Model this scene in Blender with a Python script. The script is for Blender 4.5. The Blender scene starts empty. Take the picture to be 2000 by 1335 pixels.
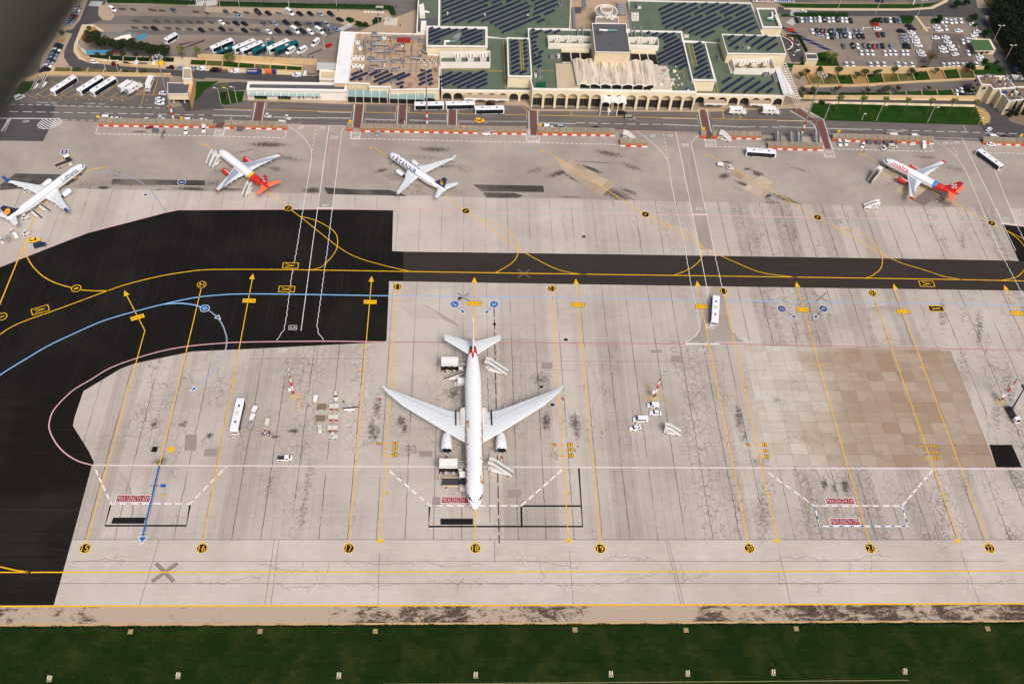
import bpy,math,random
import numpy as np
from mathutils import Vector,Matrix
random.seed(11)
rng=np.random.default_rng(5)
S=bpy.context.scene
COL=S.collection
PI=math.pi
# ---------------------------------------------------------------- camera
RC=np.array([[0.99822119,-0.02667418,0.05331918],[0.01274125,-0.77822158,-0.62786052],[0.0582418,0.62742303,-0.77649741]])
_u,_s,_v=np.linalg.svd(RC)
RC=_u@_v
FPX=1910.29
CAMH=291.0
cam=bpy.data.cameras.new('camera')
camo=bpy.data.objects.new('camera',cam)
COL.objects.link(camo)
_r,_d,_f=RC
camo.matrix_world=Matrix(((_r[0],-_d[0],-_f[0],0),(_r[1],-_d[1],-_f[1],0),(_r[2],-_d[2],-_f[2],CAMH),(0,0,0,1)))
cam.sensor_width=36.0
cam.sensor_fit='HORIZONTAL'
cam.lens=FPX/2000*36
cam.clip_start=0.05
cam.clip_end=5000
cam.dof.use_dof=True
cam.dof.focus_distance=350
cam.dof.aperture_fstop=1.6
S.camera=camo
# ---------------------------------------------------------------- light
w=bpy.data.worlds.new('World')
S.world=w
w.use_nodes=True
nt=w.node_tree
bg=nt.nodes['Background']
sky=nt.nodes.new('ShaderNodeTexSky')
sky.sky_type='NISHITA'
sky.sun_disc=False
SUN_EL,SUN_AZ=52.0,160.0
sky.sun_elevation=math.radians(SUN_EL)
sky.sun_rotation=math.radians(SUN_AZ)
sky.dust_density=4.0
sky.air_density=0.6
sky.ozone_density=0.6
nt.links.new(sky.outputs[0],bg.inputs[0])
bg.inputs[1].default_value=0.105
sl=bpy.data.lights.new('sun','SUN')
sl.energy=1.55
sl.angle=math.radians(20)
sl.color=(1.0,0.94,0.87)
so=bpy.data.objects.new('sun',sl)
COL.objects.link(so)
_e,_a=math.radians(SUN_EL),math.radians(SUN_AZ)
_dir=Vector((math.cos(_e)*math.sin(_a),math.cos(_e)*math.cos(_a),math.sin(_e)))
so.rotation_euler=_dir.to_track_quat('Z','Y').to_euler()
S.view_settings.view_transform='Standard'
S.view_settings.look='None'
S.view_settings.exposure=0.46
S.view_settings.gamma=1.0
# ---------------------------------------------------------------- survey: from the photo plane to the ground
def P(u,v,z=0.0):
 d=RC.T@np.array([(u-1000)/FPX,(v-667.5)/FPX,1.0])
 t=(CAMH-z)/-d[2]
 return(float(d[0]*t),float(d[1]*t))
def P3(u,v,z=0.0):
 x,y=P(u,v,z)
 return Vector((x,y,z))
def ang(a,b):
 p,q=P(*a),P(*b)
 return math.atan2(q[1]-p[1],q[0]-p[0])
def zo(ox,oy,s):
 return lambda*c:[(ox+c[i]/s,oy+c[i+1]/s)for i in range(0,len(c),2)]
ZA=zo(0,0,4.945);ZB=zo(400,0,4.945);ZC=zo(800,0,4.945);ZD=zo(1200,0,4.945);ZE=zo(1600,0,4.945)
ZA2=zo(0,220,4.945);ZB2=zo(370,220,4.945);ZC2=zo(700,220,4.945);ZD2=zo(1050,220,4.945);ZE2=zo(1330,220,4.945);ZF2=zo(1600,220,4.945)
ZM=zo(430,750,6.667)
# ---------------------------------------------------------------- materials
def lin(c):
 return tuple((x/255/12.92)if x/255<=0.04045 else((x/255+0.055)/1.055)**2.4 for x in c)
MATS={}
def new_mat(name):
 m=bpy.data.materials.new(name)
 m.use_nodes=True
 return m,m.node_tree,m.node_tree.nodes['Principled BSDF']
def N(t,kind,**kw):
 n=t.nodes.new('ShaderNode'+kind)
 for k,v in kw.items():
  setattr(n,k,v)
 return n
def mth(t,op,a,b=None,c=None,clamp=False):
 n=N(t,'Math',operation=op,use_clamp=clamp)
 for i,x in enumerate((a,b,c)):
  if x is None:continue
  if isinstance(x,(int,float)):n.inputs[i].default_value=x
  else:t.links.new(x,n.inputs[i])
 return n.outputs[0]
def mixc(t,fac,a,b,mode='MIX'):
 n=N(t,'Mix',data_type='RGBA',blend_type=mode)
 for s,x in((0,fac),(6,a),(7,b)):
  if isinstance(x,(int,float)):n.inputs[s].default_value=x
  elif isinstance(x,tuple):n.inputs[s].default_value=(x[0],x[1],x[2],1)
  else:t.links.new(x,n.inputs[s])
 return n.outputs[2]
def noise(t,vec,scale,detail=4,rough=0.55,dist=0.0):
 n=N(t,'TexNoise')
 n.inputs['Scale'].default_value=scale
 n.inputs['Detail'].default_value=detail
 n.inputs['Roughness'].default_value=rough
 n.inputs['Distortion'].default_value=dist
 if vec is not None:t.links.new(vec,n.inputs['Vector'])
 return n.outputs['Fac']
def ramp(t,x,lo,hi):
 n=N(t,'MapRange',interpolation_type='SMOOTHSTEP')
 t.links.new(x,n.inputs[0])
 n.inputs[1].default_value=lo
 n.inputs[2].default_value=hi
 return n.outputs[0]
def mapv(t,vec,scale=(1,1,1),rot=0.0,loc=(0,0,0)):
 n=N(t,'Mapping')
 t.links.new(vec,n.inputs[0])
 n.inputs['Scale'].default_value=scale
 n.inputs['Rotation'].default_value=(0,0,rot)
 n.inputs['Location'].default_value=loc
 return n.outputs[0]
def geo(t):
 return N(t,'NewGeometry').outputs['Position']
def mk(name,rgb,rough=0.6,var=0.10,scale=0.6,metal=0.0,dirt=None,dscale=0.25,damt=0.4,stretch=(1,1,1),spec=None):
 if name in MATS:return MATS[name]
 m,t,b=new_mat(name)
 c=lin(rgb)
 pos=geo(t)
 n=noise(t,mapv(t,pos,stretch),scale,5,0.65)
 k=mth(t,'MULTIPLY_ADD',n,2*var,1-var)
 col=mixc(t,1.0,c,k,'MULTIPLY')
 if dirt:
  dn=ramp(t,noise(t,mapv(t,pos,stretch),dscale,8,0.7),0.5,0.68)
  col=mixc(t,mth(t,'MULTIPLY',dn,damt),col,lin(dirt))
 t.links.new(col,b.inputs['Base Color'])
 b.inputs['Roughness'].default_value=rough
 b.inputs['Metallic'].default_value=metal
 b.inputs['Specular IOR Level'].default_value=spec if spec is not None else(.12 if rough>.68 else .5)
 MATS[name]=m
 return m
def objpaint():
 m,t,b=new_mat('vehicle_paint')
 oi=N(t,'ObjectInfo')
 n=noise(t,geo(t),1.5,3)
 col=mixc(t,1.0,oi.outputs['Color'],mth(t,'MULTIPLY_ADD',n,0.16,0.92),'MULTIPLY')
 t.links.new(col,b.inputs['Base Color'])
 b.inputs['Roughness'].default_value=0.28
 return m
PAINT=objpaint()
WHITE=mk('white_paint',(232,230,226),0.4,0.04)
OFFW=mk('off_white_paint',(214,208,196),0.5,0.08)
GLASS=mk('dark_glass',(22,27,33),0.12,0.2)
TYRE=mk('tyre_rubber',(24,24,25),0.85)
CHASSIS=mk('chassis_black',(38,38,40),0.6,0.2,2)
STEEL=mk('galvanised_steel',(150,150,150),0.45,0.15,2,0.3)
DGREY=mk('dark_grey_metal',(82,84,88),0.55,0.12,1)
GREY=mk('mid_grey_metal',(138,138,138),0.55,0.12,1)
RED=mk('red_paint',(196,48,34),0.45,0.08)
DRED=mk('dark_red_paint',(150,24,34),0.5,0.1)
YEL=mk('yellow_paint',(246,194,10),0.5,0.06)
BLUE=mk('blue_paint',(30,70,150),0.45,0.08)
TEAL=mk('teal_paint',(0,84,92),0.35,0.06)
ORANGE=mk('orange_paint',(232,110,40),0.5,0.08)
HIVIS=mk('hi_vis_yellow',(205,225,60),0.7)
SKIN=mk('skin',(170,120,95),0.6)
CLOTH=mk('dark_clothing',(38,42,56),0.85)
CREAM=mk('cream_render',(226,211,178),0.8,0.05,0.25,dirt=(206,184,142),dscale=0.15,damt=0.35)
CREAMW=mk('white_render',(232,226,214),0.8,0.05,0.3,dirt=(190,180,160),dscale=0.3,damt=0.3)
LIMEST=mk('limestone_wall',(208,180,136),0.9,0.10,0.4,dirt=(168,134,92),dscale=0.3,damt=0.45)
GROOF=mk('green_roof_membrane',(96,109,90),0.85,0.16,0.3,dirt=(74,84,70),dscale=0.12,damt=0.7)
DKGLASS=mk('dark_opening',(30,27,24),0.35,0.2)  # dark glass and door colour for windows and arcade backs
# ---------------------------------------------------------------- mesh builder
class MB:
 def __init__(s):
  s.v=[];s.f=[];s.m=[];s.mats=[]
 def mi(s,mat):
  if mat not in s.mats:s.mats.append(mat)
  return s.mats.index(mat)
 def face(s,pts,mat):
  i=len(s.v)
  s.v+=[tuple(p)for p in pts]
  s.f.append(tuple(range(i,i+len(pts))))
  s.m.append(s.mi(mat))
 def faces(s,vs,fs,mat):
  i=len(s.v)
  s.v+=[tuple(p)for p in vs]
  k=s.mi(mat)
  for f in fs:
   s.f.append(tuple(i+q for q in f));s.m.append(k)
 def box(s,x0,x1,y0,y1,z0,z1,mat,top=None,rot=0,at=(0,0),bottom=True):
  c,sn=math.cos(rot),math.sin(rot)
  q=[(at[0]+x*c-y*sn,at[1]+x*sn+y*c,z)for z in(z0,z1)for x,y in((x0,y0),(x1,y0),(x1,y1),(x0,y1))]
  fs=[(0,1,5,4),(1,2,6,5),(2,3,7,6),(3,0,4,7)]
  if bottom:fs.append((3,2,1,0))
  s.faces(q,fs,mat)
  s.faces(q[4:],[(0,1,2,3)],top or mat)
 def prism(s,poly,z0,z1,mat,top=None,cap=True):
  n=len(poly)
  a=sum(poly[i][0]*poly[(i+1)%n][1]-poly[(i+1)%n][0]*poly[i][1]for i in range(n))
  if a<0:poly=poly[::-1]
  q=[(p[0],p[1],z0)for p in poly]+[(p[0],p[1],z1)for p in poly]
  s.faces(q,[(i,(i+1)%n,n+(i+1)%n,n+i)for i in range(n)],mat)
  if cap:s.faces(q[n:],[tuple(range(n))],top or mat)
 def tube(s,p0,p1,r0,mat,r1=None,n=8,cap=True):
  p0,p1=Vector(p0),Vector(p1)
  if r1 is None:r1=r0
  d=(p1-p0).normalized()
  a=d.orthogonal().normalized()
  b=d.cross(a)
  q=[tuple(p+(a*math.cos(2*PI*i/n)+b*math.sin(2*PI*i/n))*r)for p,r in((p0,r0),(p1,r1))for i in range(n)]
  fs=[(i,(i+1)%n,n+(i+1)%n,n+i)for i in range(n)]
  if cap:fs+=[tuple(range(n))[::-1],tuple(range(n,2*n))]
  s.faces(q,fs,mat)
 def loft(s,rings,mat,close=True,cap=True,mfun=None):
  n=len(rings[0])
  i0=len(s.v)
  for r in rings:s.v+=[tuple(p)for p in r]
  for k in range(len(rings)-1):
   for i in range(n if close else n-1):
    j=(i+1)%n
    s.f.append((i0+k*n+i,i0+k*n+j,i0+(k+1)*n+j,i0+(k+1)*n+i))
    s.m.append(s.mi(mfun(k,i)if mfun else mat))
  if cap:
   s.f.append(tuple(i0+i for i in range(n))[::-1]);s.m.append(s.mi(mat))
   s.f.append(tuple(i0+(len(rings)-1)*n+i for i in range(n)));s.m.append(s.mi(mat))
 def mesh(s,name,smooth=False):
  me=bpy.data.meshes.new(name)
  me.from_pydata(s.v,[],s.f)
  for m in s.mats:me.materials.append(m)
  me.polygons.foreach_set('material_index',s.m)
  if smooth:
   me.polygons.foreach_set('use_smooth',[True]*len(s.f))
  me.update()
  if smooth:me.set_sharp_from_angle(angle=math.radians(38))if hasattr(me,'set_sharp_from_angle')else None
  return me
 def build(s,name,parent=None,smooth=False,**kw):
  o=bpy.data.objects.new(name,s.mesh(name,smooth))
  COL.objects.link(o)
  if parent is not None:o.parent=parent
  for k,v in kw.items():o[k]=v
  return o
def tag(o,label,cat,group=None):
 o['label']=label;o['category']=cat
 if group:o['group']=group
 return o
def empty(name,loc=(0,0,0),rz=0.0):
 o=bpy.data.objects.new(name,None)
 COL.objects.link(o)
 o.location=loc;o.rotation_euler=(0,0,rz);o.empty_display_size=0.5
 return o
def clone(o,parent=None):
 c=o.copy();COL.objects.link(c);c.parent=parent
 for ch in list(KIDS.get(o.name,[]))or list(o.children):
  clone(ch,c)
 return c
KIDS={}
def place(root,u,v,rz,label=None,cat=None,group=None,col=None,z=0.0,sc=None,used=set()):
 """the first call moves the prototype itself, later calls copy it with its parts"""
 o=root
 if root.name in used:o=clone(root)
 else:used.add(root.name)
 x,y=P(u,v,z)
 o.location=(x,y,z);o.rotation_euler=(0,0,rz)
 if sc:o.scale=sc if isinstance(sc,tuple)else(sc,sc,sc)
 if label:o['label']=label
 if cat:o['category']=cat
 if group:o['group']=group
 if col:
  c=lin(col)
  def paint(q):
   q.color=(*c,1)
   for ch in q.children:paint(ch)
  paint(o)
 return o
def struct(mb,name,kind='structure',**kw):
 o=mb.build(name,**kw);o['kind']=kind
 return o
def W(pts,z=0.0):
 return[P(u,v,z)for u,v in pts]
FONTC={}
def text_mesh(txt,subdiv=0,shear=0.0):
 k=(txt,subdiv,shear);off=0.012 if subdiv else(-0.016 if len(txt)>9 else 0.0)
 if k in FONTC:return FONTC[k]
 cu=bpy.data.curves.new('t','FONT')
 cu.body=txt;cu.size=1.0;cu.align_x='CENTER';cu.align_y='CENTER';cu.shear=shear;cu.offset=off
 cu.resolution_u=3
 ob=bpy.data.objects.new('t',cu)
 COL.objects.link(ob)
 dg=bpy.context.evaluated_depsgraph_get()
 me=bpy.data.meshes.new_from_object(ob.evaluated_get(dg))
 bpy.data.objects.remove(ob);bpy.data.curves.remove(cu)
 import bmesh
 bm=bmesh.new();bm.from_mesh(me)
 if subdiv:
  x0=min(v.co.x for v in bm.verts);x1=max(v.co.x for v in bm.verts)
  for i in range(1,subdiv):
   y=-0.5+i/subdiv
   bmesh.ops.bisect_plane(bm,geom=bm.verts[:]+bm.edges[:]+bm.faces[:],plane_co=(0,y,0),plane_no=(0,1,0))
 bm.verts.index_update()
 vs=[tuple(v.co)for v in bm.verts];fs=[tuple(v.index for v in f.verts)for f in bm.faces]
 bm.free();bpy.data.meshes.remove(me)
 xs=[v[0]for v in vs];ys=[v[1]for v in vs]
 cx,cy=(min(xs)+max(xs))/2,(min(ys)+max(ys))/2
 vs=[(v[0]-cx,v[1]-cy)for v in vs]
 r=(vs,fs,max(xs)-min(xs),max(ys)-min(ys))
 FONTC[k]=r
 return r
def text_ground(mb,txt,u,v,width,height,rot,z,mat):
 vs,fs,tw,th=text_mesh(txt)
 c,s=math.cos(rot),math.sin(rot)
 x0,y0=P(u,v)
 q=[]
 for x,y in vs:
  X,Y=x/tw*width,y/th*height
  q.append((x0+X*c-Y*s,y0+X*s+Y*c,z))
 mb.faces(q,fs,mat)
 # ================================================================ the ground
def concrete_mat(name,base,alt,strip=9.3,phase=-1.6,kind=0):
 """paving with joints, strips of different age, cracks and stains; 'stain', 'crack' and 'tone' are per-vertex wear maps"""
 m,t,b=new_mat(name)
 pos=geo(t)
 sp=N(t,'SeparateXYZ');t.links.new(pos,sp.inputs[0])
 x,y=sp.outputs[0],sp.outputs[1]
 wob=mth(t,'MULTIPLY_ADD',noise(t,pos,0.35,5),0.9,-0.45)
 xs=mth(t,'DIVIDE',mth(t,'ADD',mth(t,'SUBTRACT',x,phase),wob),strip)
 fx=mth(t,'FRACT',xs)
 wn=N(t,'TexWhiteNoise',noise_dimensions='1D')
 t.links.new(mth(t,'FLOOR',xs),wn.inputs['W'])
 rnd=wn.outputs['Value']
 at=lambda n:N(t,'Attribute',attribute_name=n).outputs['Fac']
 stain,crack,tone=at('stain'),at('crack'),at('tone')
 big=noise(t,pos,0.035,6,0.6)
 mid=noise(t,pos,0.3,7,0.7)
 fine=noise(t,pos,2.6,6,0.75)
 swp=noise(t,mapv(t,pos,(0.02,0.5,1)),1.6,5,0.7)
 col=mixc(t,ramp(t,big,0.35,0.7),lin(base),lin(alt))
 col=mixc(t,mth(t,'MULTIPLY',mth(t,'SUBTRACT',rnd,0.35,clamp=True),mth(t,'MULTIPLY',tone,0.55)),col,lin((128,116,108)))
 k=mth(t,'MULTIPLY',mth(t,'MULTIPLY_ADD',mid,0.26,0.87),mth(t,'SUBTRACT',1.0,mth(t,'MULTIPLY',tone,.10)))
 k=mth(t,'MULTIPLY',k,mth(t,'MULTIPLY_ADD',fine,0.34,0.83))
 k=mth(t,'MULTIPLY',k,mth(t,'MULTIPLY_ADD',swp,0.2,0.90))
 col=mixc(t,1.0,col,k,'MULTIPLY')
 gr=mth(t,'MULTIPLY',ramp(t,noise(t,mapv(t,pos,(1.6,0.28,1)),0.5,9,0.8),0.53,0.66),ramp(t,mth(t,'MULTIPLY_ADD',rnd,0.6,mth(t,'MULTIPLY',crack,0.5)),0.55,0.85))
 col=mixc(t,mth(t,'MULTIPLY',gr,mth(t,'MULTIPLY',tone,0.68)),col,lin((98,84,74)))
 jv=N(t,'TexNoise');jv.inputs['Scale'].default_value=0.55;jv.inputs['Detail'].default_value=4
 t.links.new(pos,jv.inputs['Vector'])
 pv=mixc(t,0.62,pos,jv.outputs['Color'],'LINEAR_LIGHT')
 vo=N(t,'TexVoronoi',feature='DISTANCE_TO_EDGE');vo.inputs['Scale'].default_value=0.34
 t.links.new(mapv(t,pv,(1.25,0.8,1)),vo.inputs['Vector'])
 thin=mth(t,'SUBTRACT',1.0,ramp(t,vo.outputs['Distance'],0.012,0.046))
 msk=ramp(t,mth(t,'MULTIPLY_ADD',noise(t,mapv(t,pos,(1,0.4,1)),0.16,3),0.9,mth(t,'MULTIPLY_ADD',crack,0.75,-0.28)),0.42,0.68)
 wear=mth(t,'MULTIPLY_ADD',fine,1.2,-0.1,clamp=True)
 ck=mth(t,'MULTIPLY',mth(t,'MULTIPLY',thin,msk),wear)
 col=mixc(t,mth(t,'MULTIPLY',ck,0.9),col,lin((62,50,44)))
 jn=mth(t,'MULTIPLY',mth(t,'SUBTRACT',1.0,ramp(t,mth(t,'ABSOLUTE',mth(t,'SUBTRACT',fx,0.5)),0.007,0.020)),mth(t,'MULTIPLY',tone,ramp(t,noise(t,mapv(t,pos,(1,0.15,1)),0.4,4),0.36,0.5)))
 hair=mth(t,'MULTIPLY',mth(t,'MULTIPLY',mth(t,'SUBTRACT',1.0,ramp(t,mth(t,'ABSOLUTE',mth(t,'SUBTRACT',mth(t,'FRACT',mth(t,'MULTIPLY',xs,3.0)),0.5)),0.012,0.05)),ramp(t,mth(t,'MULTIPLY_ADD',rnd,.5,noise(t,mapv(t,pos,(1,.12,1)),0.25,3)),0.66,0.8)),mth(t,'MULTIPLY',tone,.36))
 col=mixc(t,hair,col,lin((96,84,76)))
 strk=mth(t,'MULTIPLY',ramp(t,noise(t,mapv(t,pos,(0.9,0.035,1)),0.6,6,.75),.56,.72),mth(t,'MULTIPLY',tone,.28))
 col=mixc(t,strk,col,lin((104,92,84)))
 rub=mth(t,'MULTIPLY',ramp(t,noise(t,mapv(t,pos,(0.03,0.9,1),rot=.12),0.8,6,.75),.58,.72),mth(t,'SUBTRACT',.22,mth(t,'MULTIPLY',tone,.2),clamp=True))
 col=mixc(t,rub,col,lin((104,92,84)))
 col=mixc(t,mth(t,'MULTIPLY',jn,0.85),col,lin((66,56,50)))
 sn=mth(t,'MULTIPLY',ramp(t,mth(t,'ADD',noise(t,pos,0.85,9,0.8),mth(t,'MULTIPLY',stain,0.34)),0.60,0.84),ramp(t,stain,0.02,0.4))
 col=mixc(t,mth(t,'MULTIPLY',sn,0.82),col,lin((48,42,38)))
 sp2=mth(t,'MULTIPLY',ramp(t,noise(t,pos,0.9,2,0.5),0.735,0.78),0.55)
 col=mixc(t,sp2,col,lin((70,60,52)))
 t.links.new(col,b.inputs['Base Color'])
 b.inputs['Roughness'].default_value=0.82;b.inputs['Specular IOR Level'].default_value=0.12
 bm=N(t,'Bump');bm.inputs['Strength'].default_value=0.25;bm.inputs['Distance'].default_value=0.05
 t.links.new(fine,bm.inputs['Height']);t.links.new(bm.outputs[0],b.inputs['Normal'])
 return m
def grid_sheet(name,x0,x1,y0,y1,z,step,mat,wear):
 nx,ny=int((x1-x0)/step)+1,int((y1-y0)/step)+1
 X,Y=np.meshgrid(np.linspace(x0,x1,nx),np.linspace(y0,y1,ny))
 co=np.stack([X,Y,np.full_like(X,z)],-1).reshape(-1,3)
 i=np.arange(nx*ny).reshape(ny,nx)
 fs=np.stack([i[:-1,:-1],i[:-1,1:],i[1:,1:],i[1:,:-1]],-1).reshape(-1,4)
 me=bpy.data.meshes.new(name)
 me.vertices.add(nx*ny);me.vertices.foreach_set('co',co.ravel().astype(np.float32))
 me.loops.add(fs.size);me.loops.foreach_set('vertex_index',fs.ravel().astype(np.int32))
 me.polygons.add(len(fs));me.polygons.foreach_set('loop_start',np.arange(0,fs.size,4,dtype=np.int32))
 me.update(calc_edges=True)
 for k,a in wear(X,Y).items():
  me.attributes.new(k,'FLOAT','POINT').data.foreach_set('value',a.ravel().astype(np.float32))
 me.materials.append(mat)
 o=bpy.data.objects.new(name,me);COL.objects.link(o);o['kind']='structure'
 return o
STAINS=[(784,822,1.6,2,0,1),(790,836,.9,2.6,0,1),(886,767,3,3,0,.8),(895,775,2,4,0,.6),(1057,740,4,3,0,.7),(1067,822,1.4,3.5,0,1),(1122,824,1.5,3.5,0,1),(1127,842,1,4,0,.9),(800,879,4,2.5,0,.6),(737,795,1.5,5,0,.8),(733,845,1.5,4,0,.8),(1443,815,1.3,6,-6,.9),(1352,785,2,4,0,.5),(1453,853,.8,2,-20,.9),(1481,902,4,2,0,.6),(1586,768,6,1.6,0,.9),(1610,945,.8,2,0,1.2),(1630,953,.8,1.6,0,1),(1651,949,1,2.6,0,1.2),(725,838,1,5,0,.9),(574,841,1.8,.8,0,1.1),(538,852,1.5,.7,0,1),(600,948,1.6,10,-4,.6),(526,950,1.2,6,-4,.6),(301,828,1.2,2,0,.9),(359,828,1.4,1.4,0,.9),(410,850,1,1,0,1.3),(313,900,2.2,1.5,0,.9),(590,1010,2,9,-4,.5),(1490,1000,2.6,14,-10,.6),(1840,1010,3,16,-16,.5),(1885,940,3,9,-16,.5),(1990,940,4,9,0,.6),(780,930,1.5,2,0,.5),(1335,835,3,4,0,.35),(1555,640,1.6,8,-8,.5),(1495,600,1.6,12,-8,.5),(1620,620,1.4,9,-10,.5),(1840,610,1.5,9,-16,.7),(1912,640,1.5,10,-18,.7),(1900,560,2,4,0,.6),(1550,455,1.6,7,-8,.6),(1480,470,1.2,4,-8,.6),(1880,470,1.5,8,-14,.6),(1600,480,1,3,0,.5),(1880,740,3,22,-16,.5),(1970,760,3,18,-18,.6),(1945,800,2,10,-18,.6),(1455,745,2.5,9,-8,.4),(1400,720,3,4,0,.35)]
STAINS+=[(840,800,7,6,0,.30),(1060,800,9,9,0,.32),(1125,830,7,9,0,.34),(760,830,9,9,0,.34),(1300,800,14,9,0,.26),(1340,880,9,6,0,.3),(1450,840,5,18,-8,.36),(640,870,10,8,0,.26),(590,960,7,10,-3,.34),(520,740,8,6,0,.26),(410,880,8,6,0,.3),(960,760,6,8,0,.22),(1090,880,6,4,0,.4),(780,880,6,4,0,.4),(1640,940,7,3,0,.36),(1500,960,4,14,-9,.4),(1570,1000,3,14,-10,.36),(1750,1000,3,14,-12,.3),(1960,720,8,22,-18,.36),(1900,880,4,16,-16,.3),(340,700,6,8,0,.26)]
STAINS_UP=[tuple([*ZC2(a,b)[0]]+r)for a,b,r in(((740,355,[7,1.8,0,.9])),((860,520,[5,1.2,0,.7])),((220,560,[3,1.3,25,.9])),((600,640,[7,1.5,-25,.55])),((1000,530,[6,3,-30,.55])),((1700,560,[5,2,25,.6])),((1930,590,[5,1.2,25,1])),((640,430,[14,1.5,-6,.5])),((350,620,[6,3,-20,.6])),((700,850,[5,2.5,20,.7])),((950,760,[6,3,-20,.5])),((560,770,[5,3,0,.5])))]
STAINS_UP+=[tuple([*ZD2(a,b)[0]]+r)for a,b,r in(((690,395,[6,1.6,-14,.9])),((560,480,[12,.6,-3,.8])),((900,520,[6,1.4,-28,.8])),((210,575,[3.5,1.3,25,.9])),((370,640,[5,1.3,-30,1.1])),((520,545,[4,.9,-30,1.4])),((880,760,[4,1,-28,1])),((760,790,[8,3,-28,.9])),((320,815,[7,.5,0,.9])),((660,900,[3,2,0,.6])),((1820,480,[3,1,0,.9])),((1800,620,[2,1.3,30,1])))]
STAINS_UP+=[tuple([*ZE2(a,b)[0]]+r)for a,b,r in(((640,545,[2,.8,0,1])),((740,590,[2.4,1.4,-40,1.2])),((600,690,[3.4,1,-30,1.1])),((900,880,[5,2,-30,.8])),((830,800,[1.5,1.5,0,1.4])),((1000,830,[7,1.5,-28,.9])),((1120,540,[6,1.3,-25,.6])),((870,265,[4,1.4,0,1])),((1040,300,[4,1,0,.8])),((420,610,[2.5,1.5,20,1.1])),((560,740,[6,1.6,-28,.5])))]
STAINS_UP+=[tuple([*ZF2(a,b)[0]]+r)for a,b,r in(((1030,430,[6,1,-6,.7])),((1300,540,[6,2,-20,.6])),((1150,840,[5,3,-20,.8])),((1230,880,[4,2,0,.7])),((700,700,[8,5,-20,.45])),((400,680,[4,2,0,.4])),((1500,720,[5,8,20,.3])))]
STAINS_UP+=[tuple([*ZB2(a,b)[0]]+r)for a,b,r in(((760,310,[8,1.6,0,1])),((540,370,[6,.8,25,.7])),((950,440,[7,2,-10,.7])),((830,540,[4,1.5,-20,.7])),((700,480,[5,2,0,.4])),((1190,750,[3.5,1.4,0,1.2])),((380,740,[6,.8,0,1])),((100,680,[14,2,0,.7])),((60,740,[4,.7,0,1.2])),((240,770,[2,.6,0,1.1])),((300,560,[4,2,20,.6])))]
STAINS_UP+=[tuple([*ZA2(a,b)[0]]+r)for a,b,r in(((1330,680,[14,2.2,0,.8])),((1000,725,[2,.8,0,1.4])),((1840,735,[6,.9,0,1.2])),((1540,750,[3,.6,0,1.1])),((850,700,[9,4,0,.5])),((700,820,[7,4,0,.5])),((1350,185,[3,.8,0,1])),((1580,200,[1,4,0,.9])),((1200,180,[9,.7,0,.4])),((300,1050,[4,4,0,.8])),((120,1150,[5,4,0,.5])),((1100,590,[3,4,0,.5])))]
def stain_map(X,Y,lst):
 a=np.zeros_like(X)
 for u,v,rx,ry,r,k in lst:
  x,y=P(u,v)
  c,s=math.cos(math.radians(r)),math.sin(math.radians(r))
  dx,dy=(X-x)*c+(Y-y)*s,-(X-x)*s+(Y-y)*c
  a=np.maximum(a,k*np.exp(-((dx/rx)**2+(dy/ry)**2)*0.55))
 return a
YE,YT,YP,YM=128.9,315.6,185.2,237.0
srnd=rng.random(200)
def wear_low(X,Y):
 st=stain_map(X,Y,STAINS)
 k=np.floor((X+1.6)/9.3).astype(int)%200
 r=srnd[k]
 right=np.clip((X-20)/120,0,1)
 cr=0.25+0.75*r
 zone=np.where(Y<151.5,0.02,np.where(Y<YP,0.45+.4*right,np.where(Y<YM,0.72,np.where(Y<266,0.05+.55*right,0.25+.4*right))))
 tone=np.where(Y<151.5,0.0,np.where(Y<YM,.85,0.5+.5*right))
 return{'stain':st,'crack':np.clip(cr*zone,0,1),'tone':tone}
def wear_up(X,Y):
 st=stain_map(X,Y,STAINS_UP)
 st=np.maximum(st,0.12*np.exp(-((Y-352)/4)**2))
 return{'stain':st,'crack':np.full_like(X,0.05),'tone':np.zeros_like(X)}
m_conc=concrete_mat('apron_concrete',(198,188,177),(182,171,160))
m_oldasph=concrete_mat('old_apron_asphalt',(170,159,148),(149,138,129))
grid_sheet('apron',-330,430,YE,YT,0.010,1.0,m_conc,wear_low)
grid_sheet('upper_apron',-330,430,YT,362,0.012,0.75,m_oldasph,wear_up)
def sheet(name,pts,z,mat,kind='structure',world=False):
 mb=MB()
 p=pts if world else W(pts)
 n=len(p);a=sum(p[i][0]*p[(i+1)%n][1]-p[(i+1)%n][0]*p[i][1]for i in range(n))
 if a<0:p=p[::-1]
 mb.face([(x,y,z)for x,y in p],mat)
 o=mb.build(name);o['kind']=kind
 return o
def asphalt(name,rgb,streak=(0.3,1,1),amt=0.25,light=(90,88,86),rough=0.8,sc=0.5):
 m,t,b=new_mat(name)
 pos=geo(t)
 a=noise(t,mapv(t,pos,streak),sc,7,0.7)
 f=noise(t,pos,3.0,5,0.8)
 g=noise(t,pos,0.04,4,0.6)
 col=mixc(t,1.0,lin(rgb),mth(t,'MULTIPLY',mth(t,'MULTIPLY_ADD',a,0.7,0.65),mth(t,'MULTIPLY_ADD',f,0.5,0.75)),'MULTIPLY')
 col=mixc(t,mth(t,'MULTIPLY',ramp(t,a,0.52,0.72),amt),col,lin(light))
 col=mixc(t,mth(t,'MULTIPLY',ramp(t,g,0.45,0.65),amt*0.7),col,lin(light))
 t.links.new(col,b.inputs['Base Color']);b.inputs['Roughness'].default_value=rough;b.inputs['Specular IOR Level'].default_value=0.08
 return m
m_black=asphalt('new_black_asphalt',(26,24,22),(1.4,0.05,1),0.20,(62,58,54))
m_black2=asphalt('new_black_asphalt_laid_across',(26,23,20),(0.04,1.3,1),0.20,(62,56,50))
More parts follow.
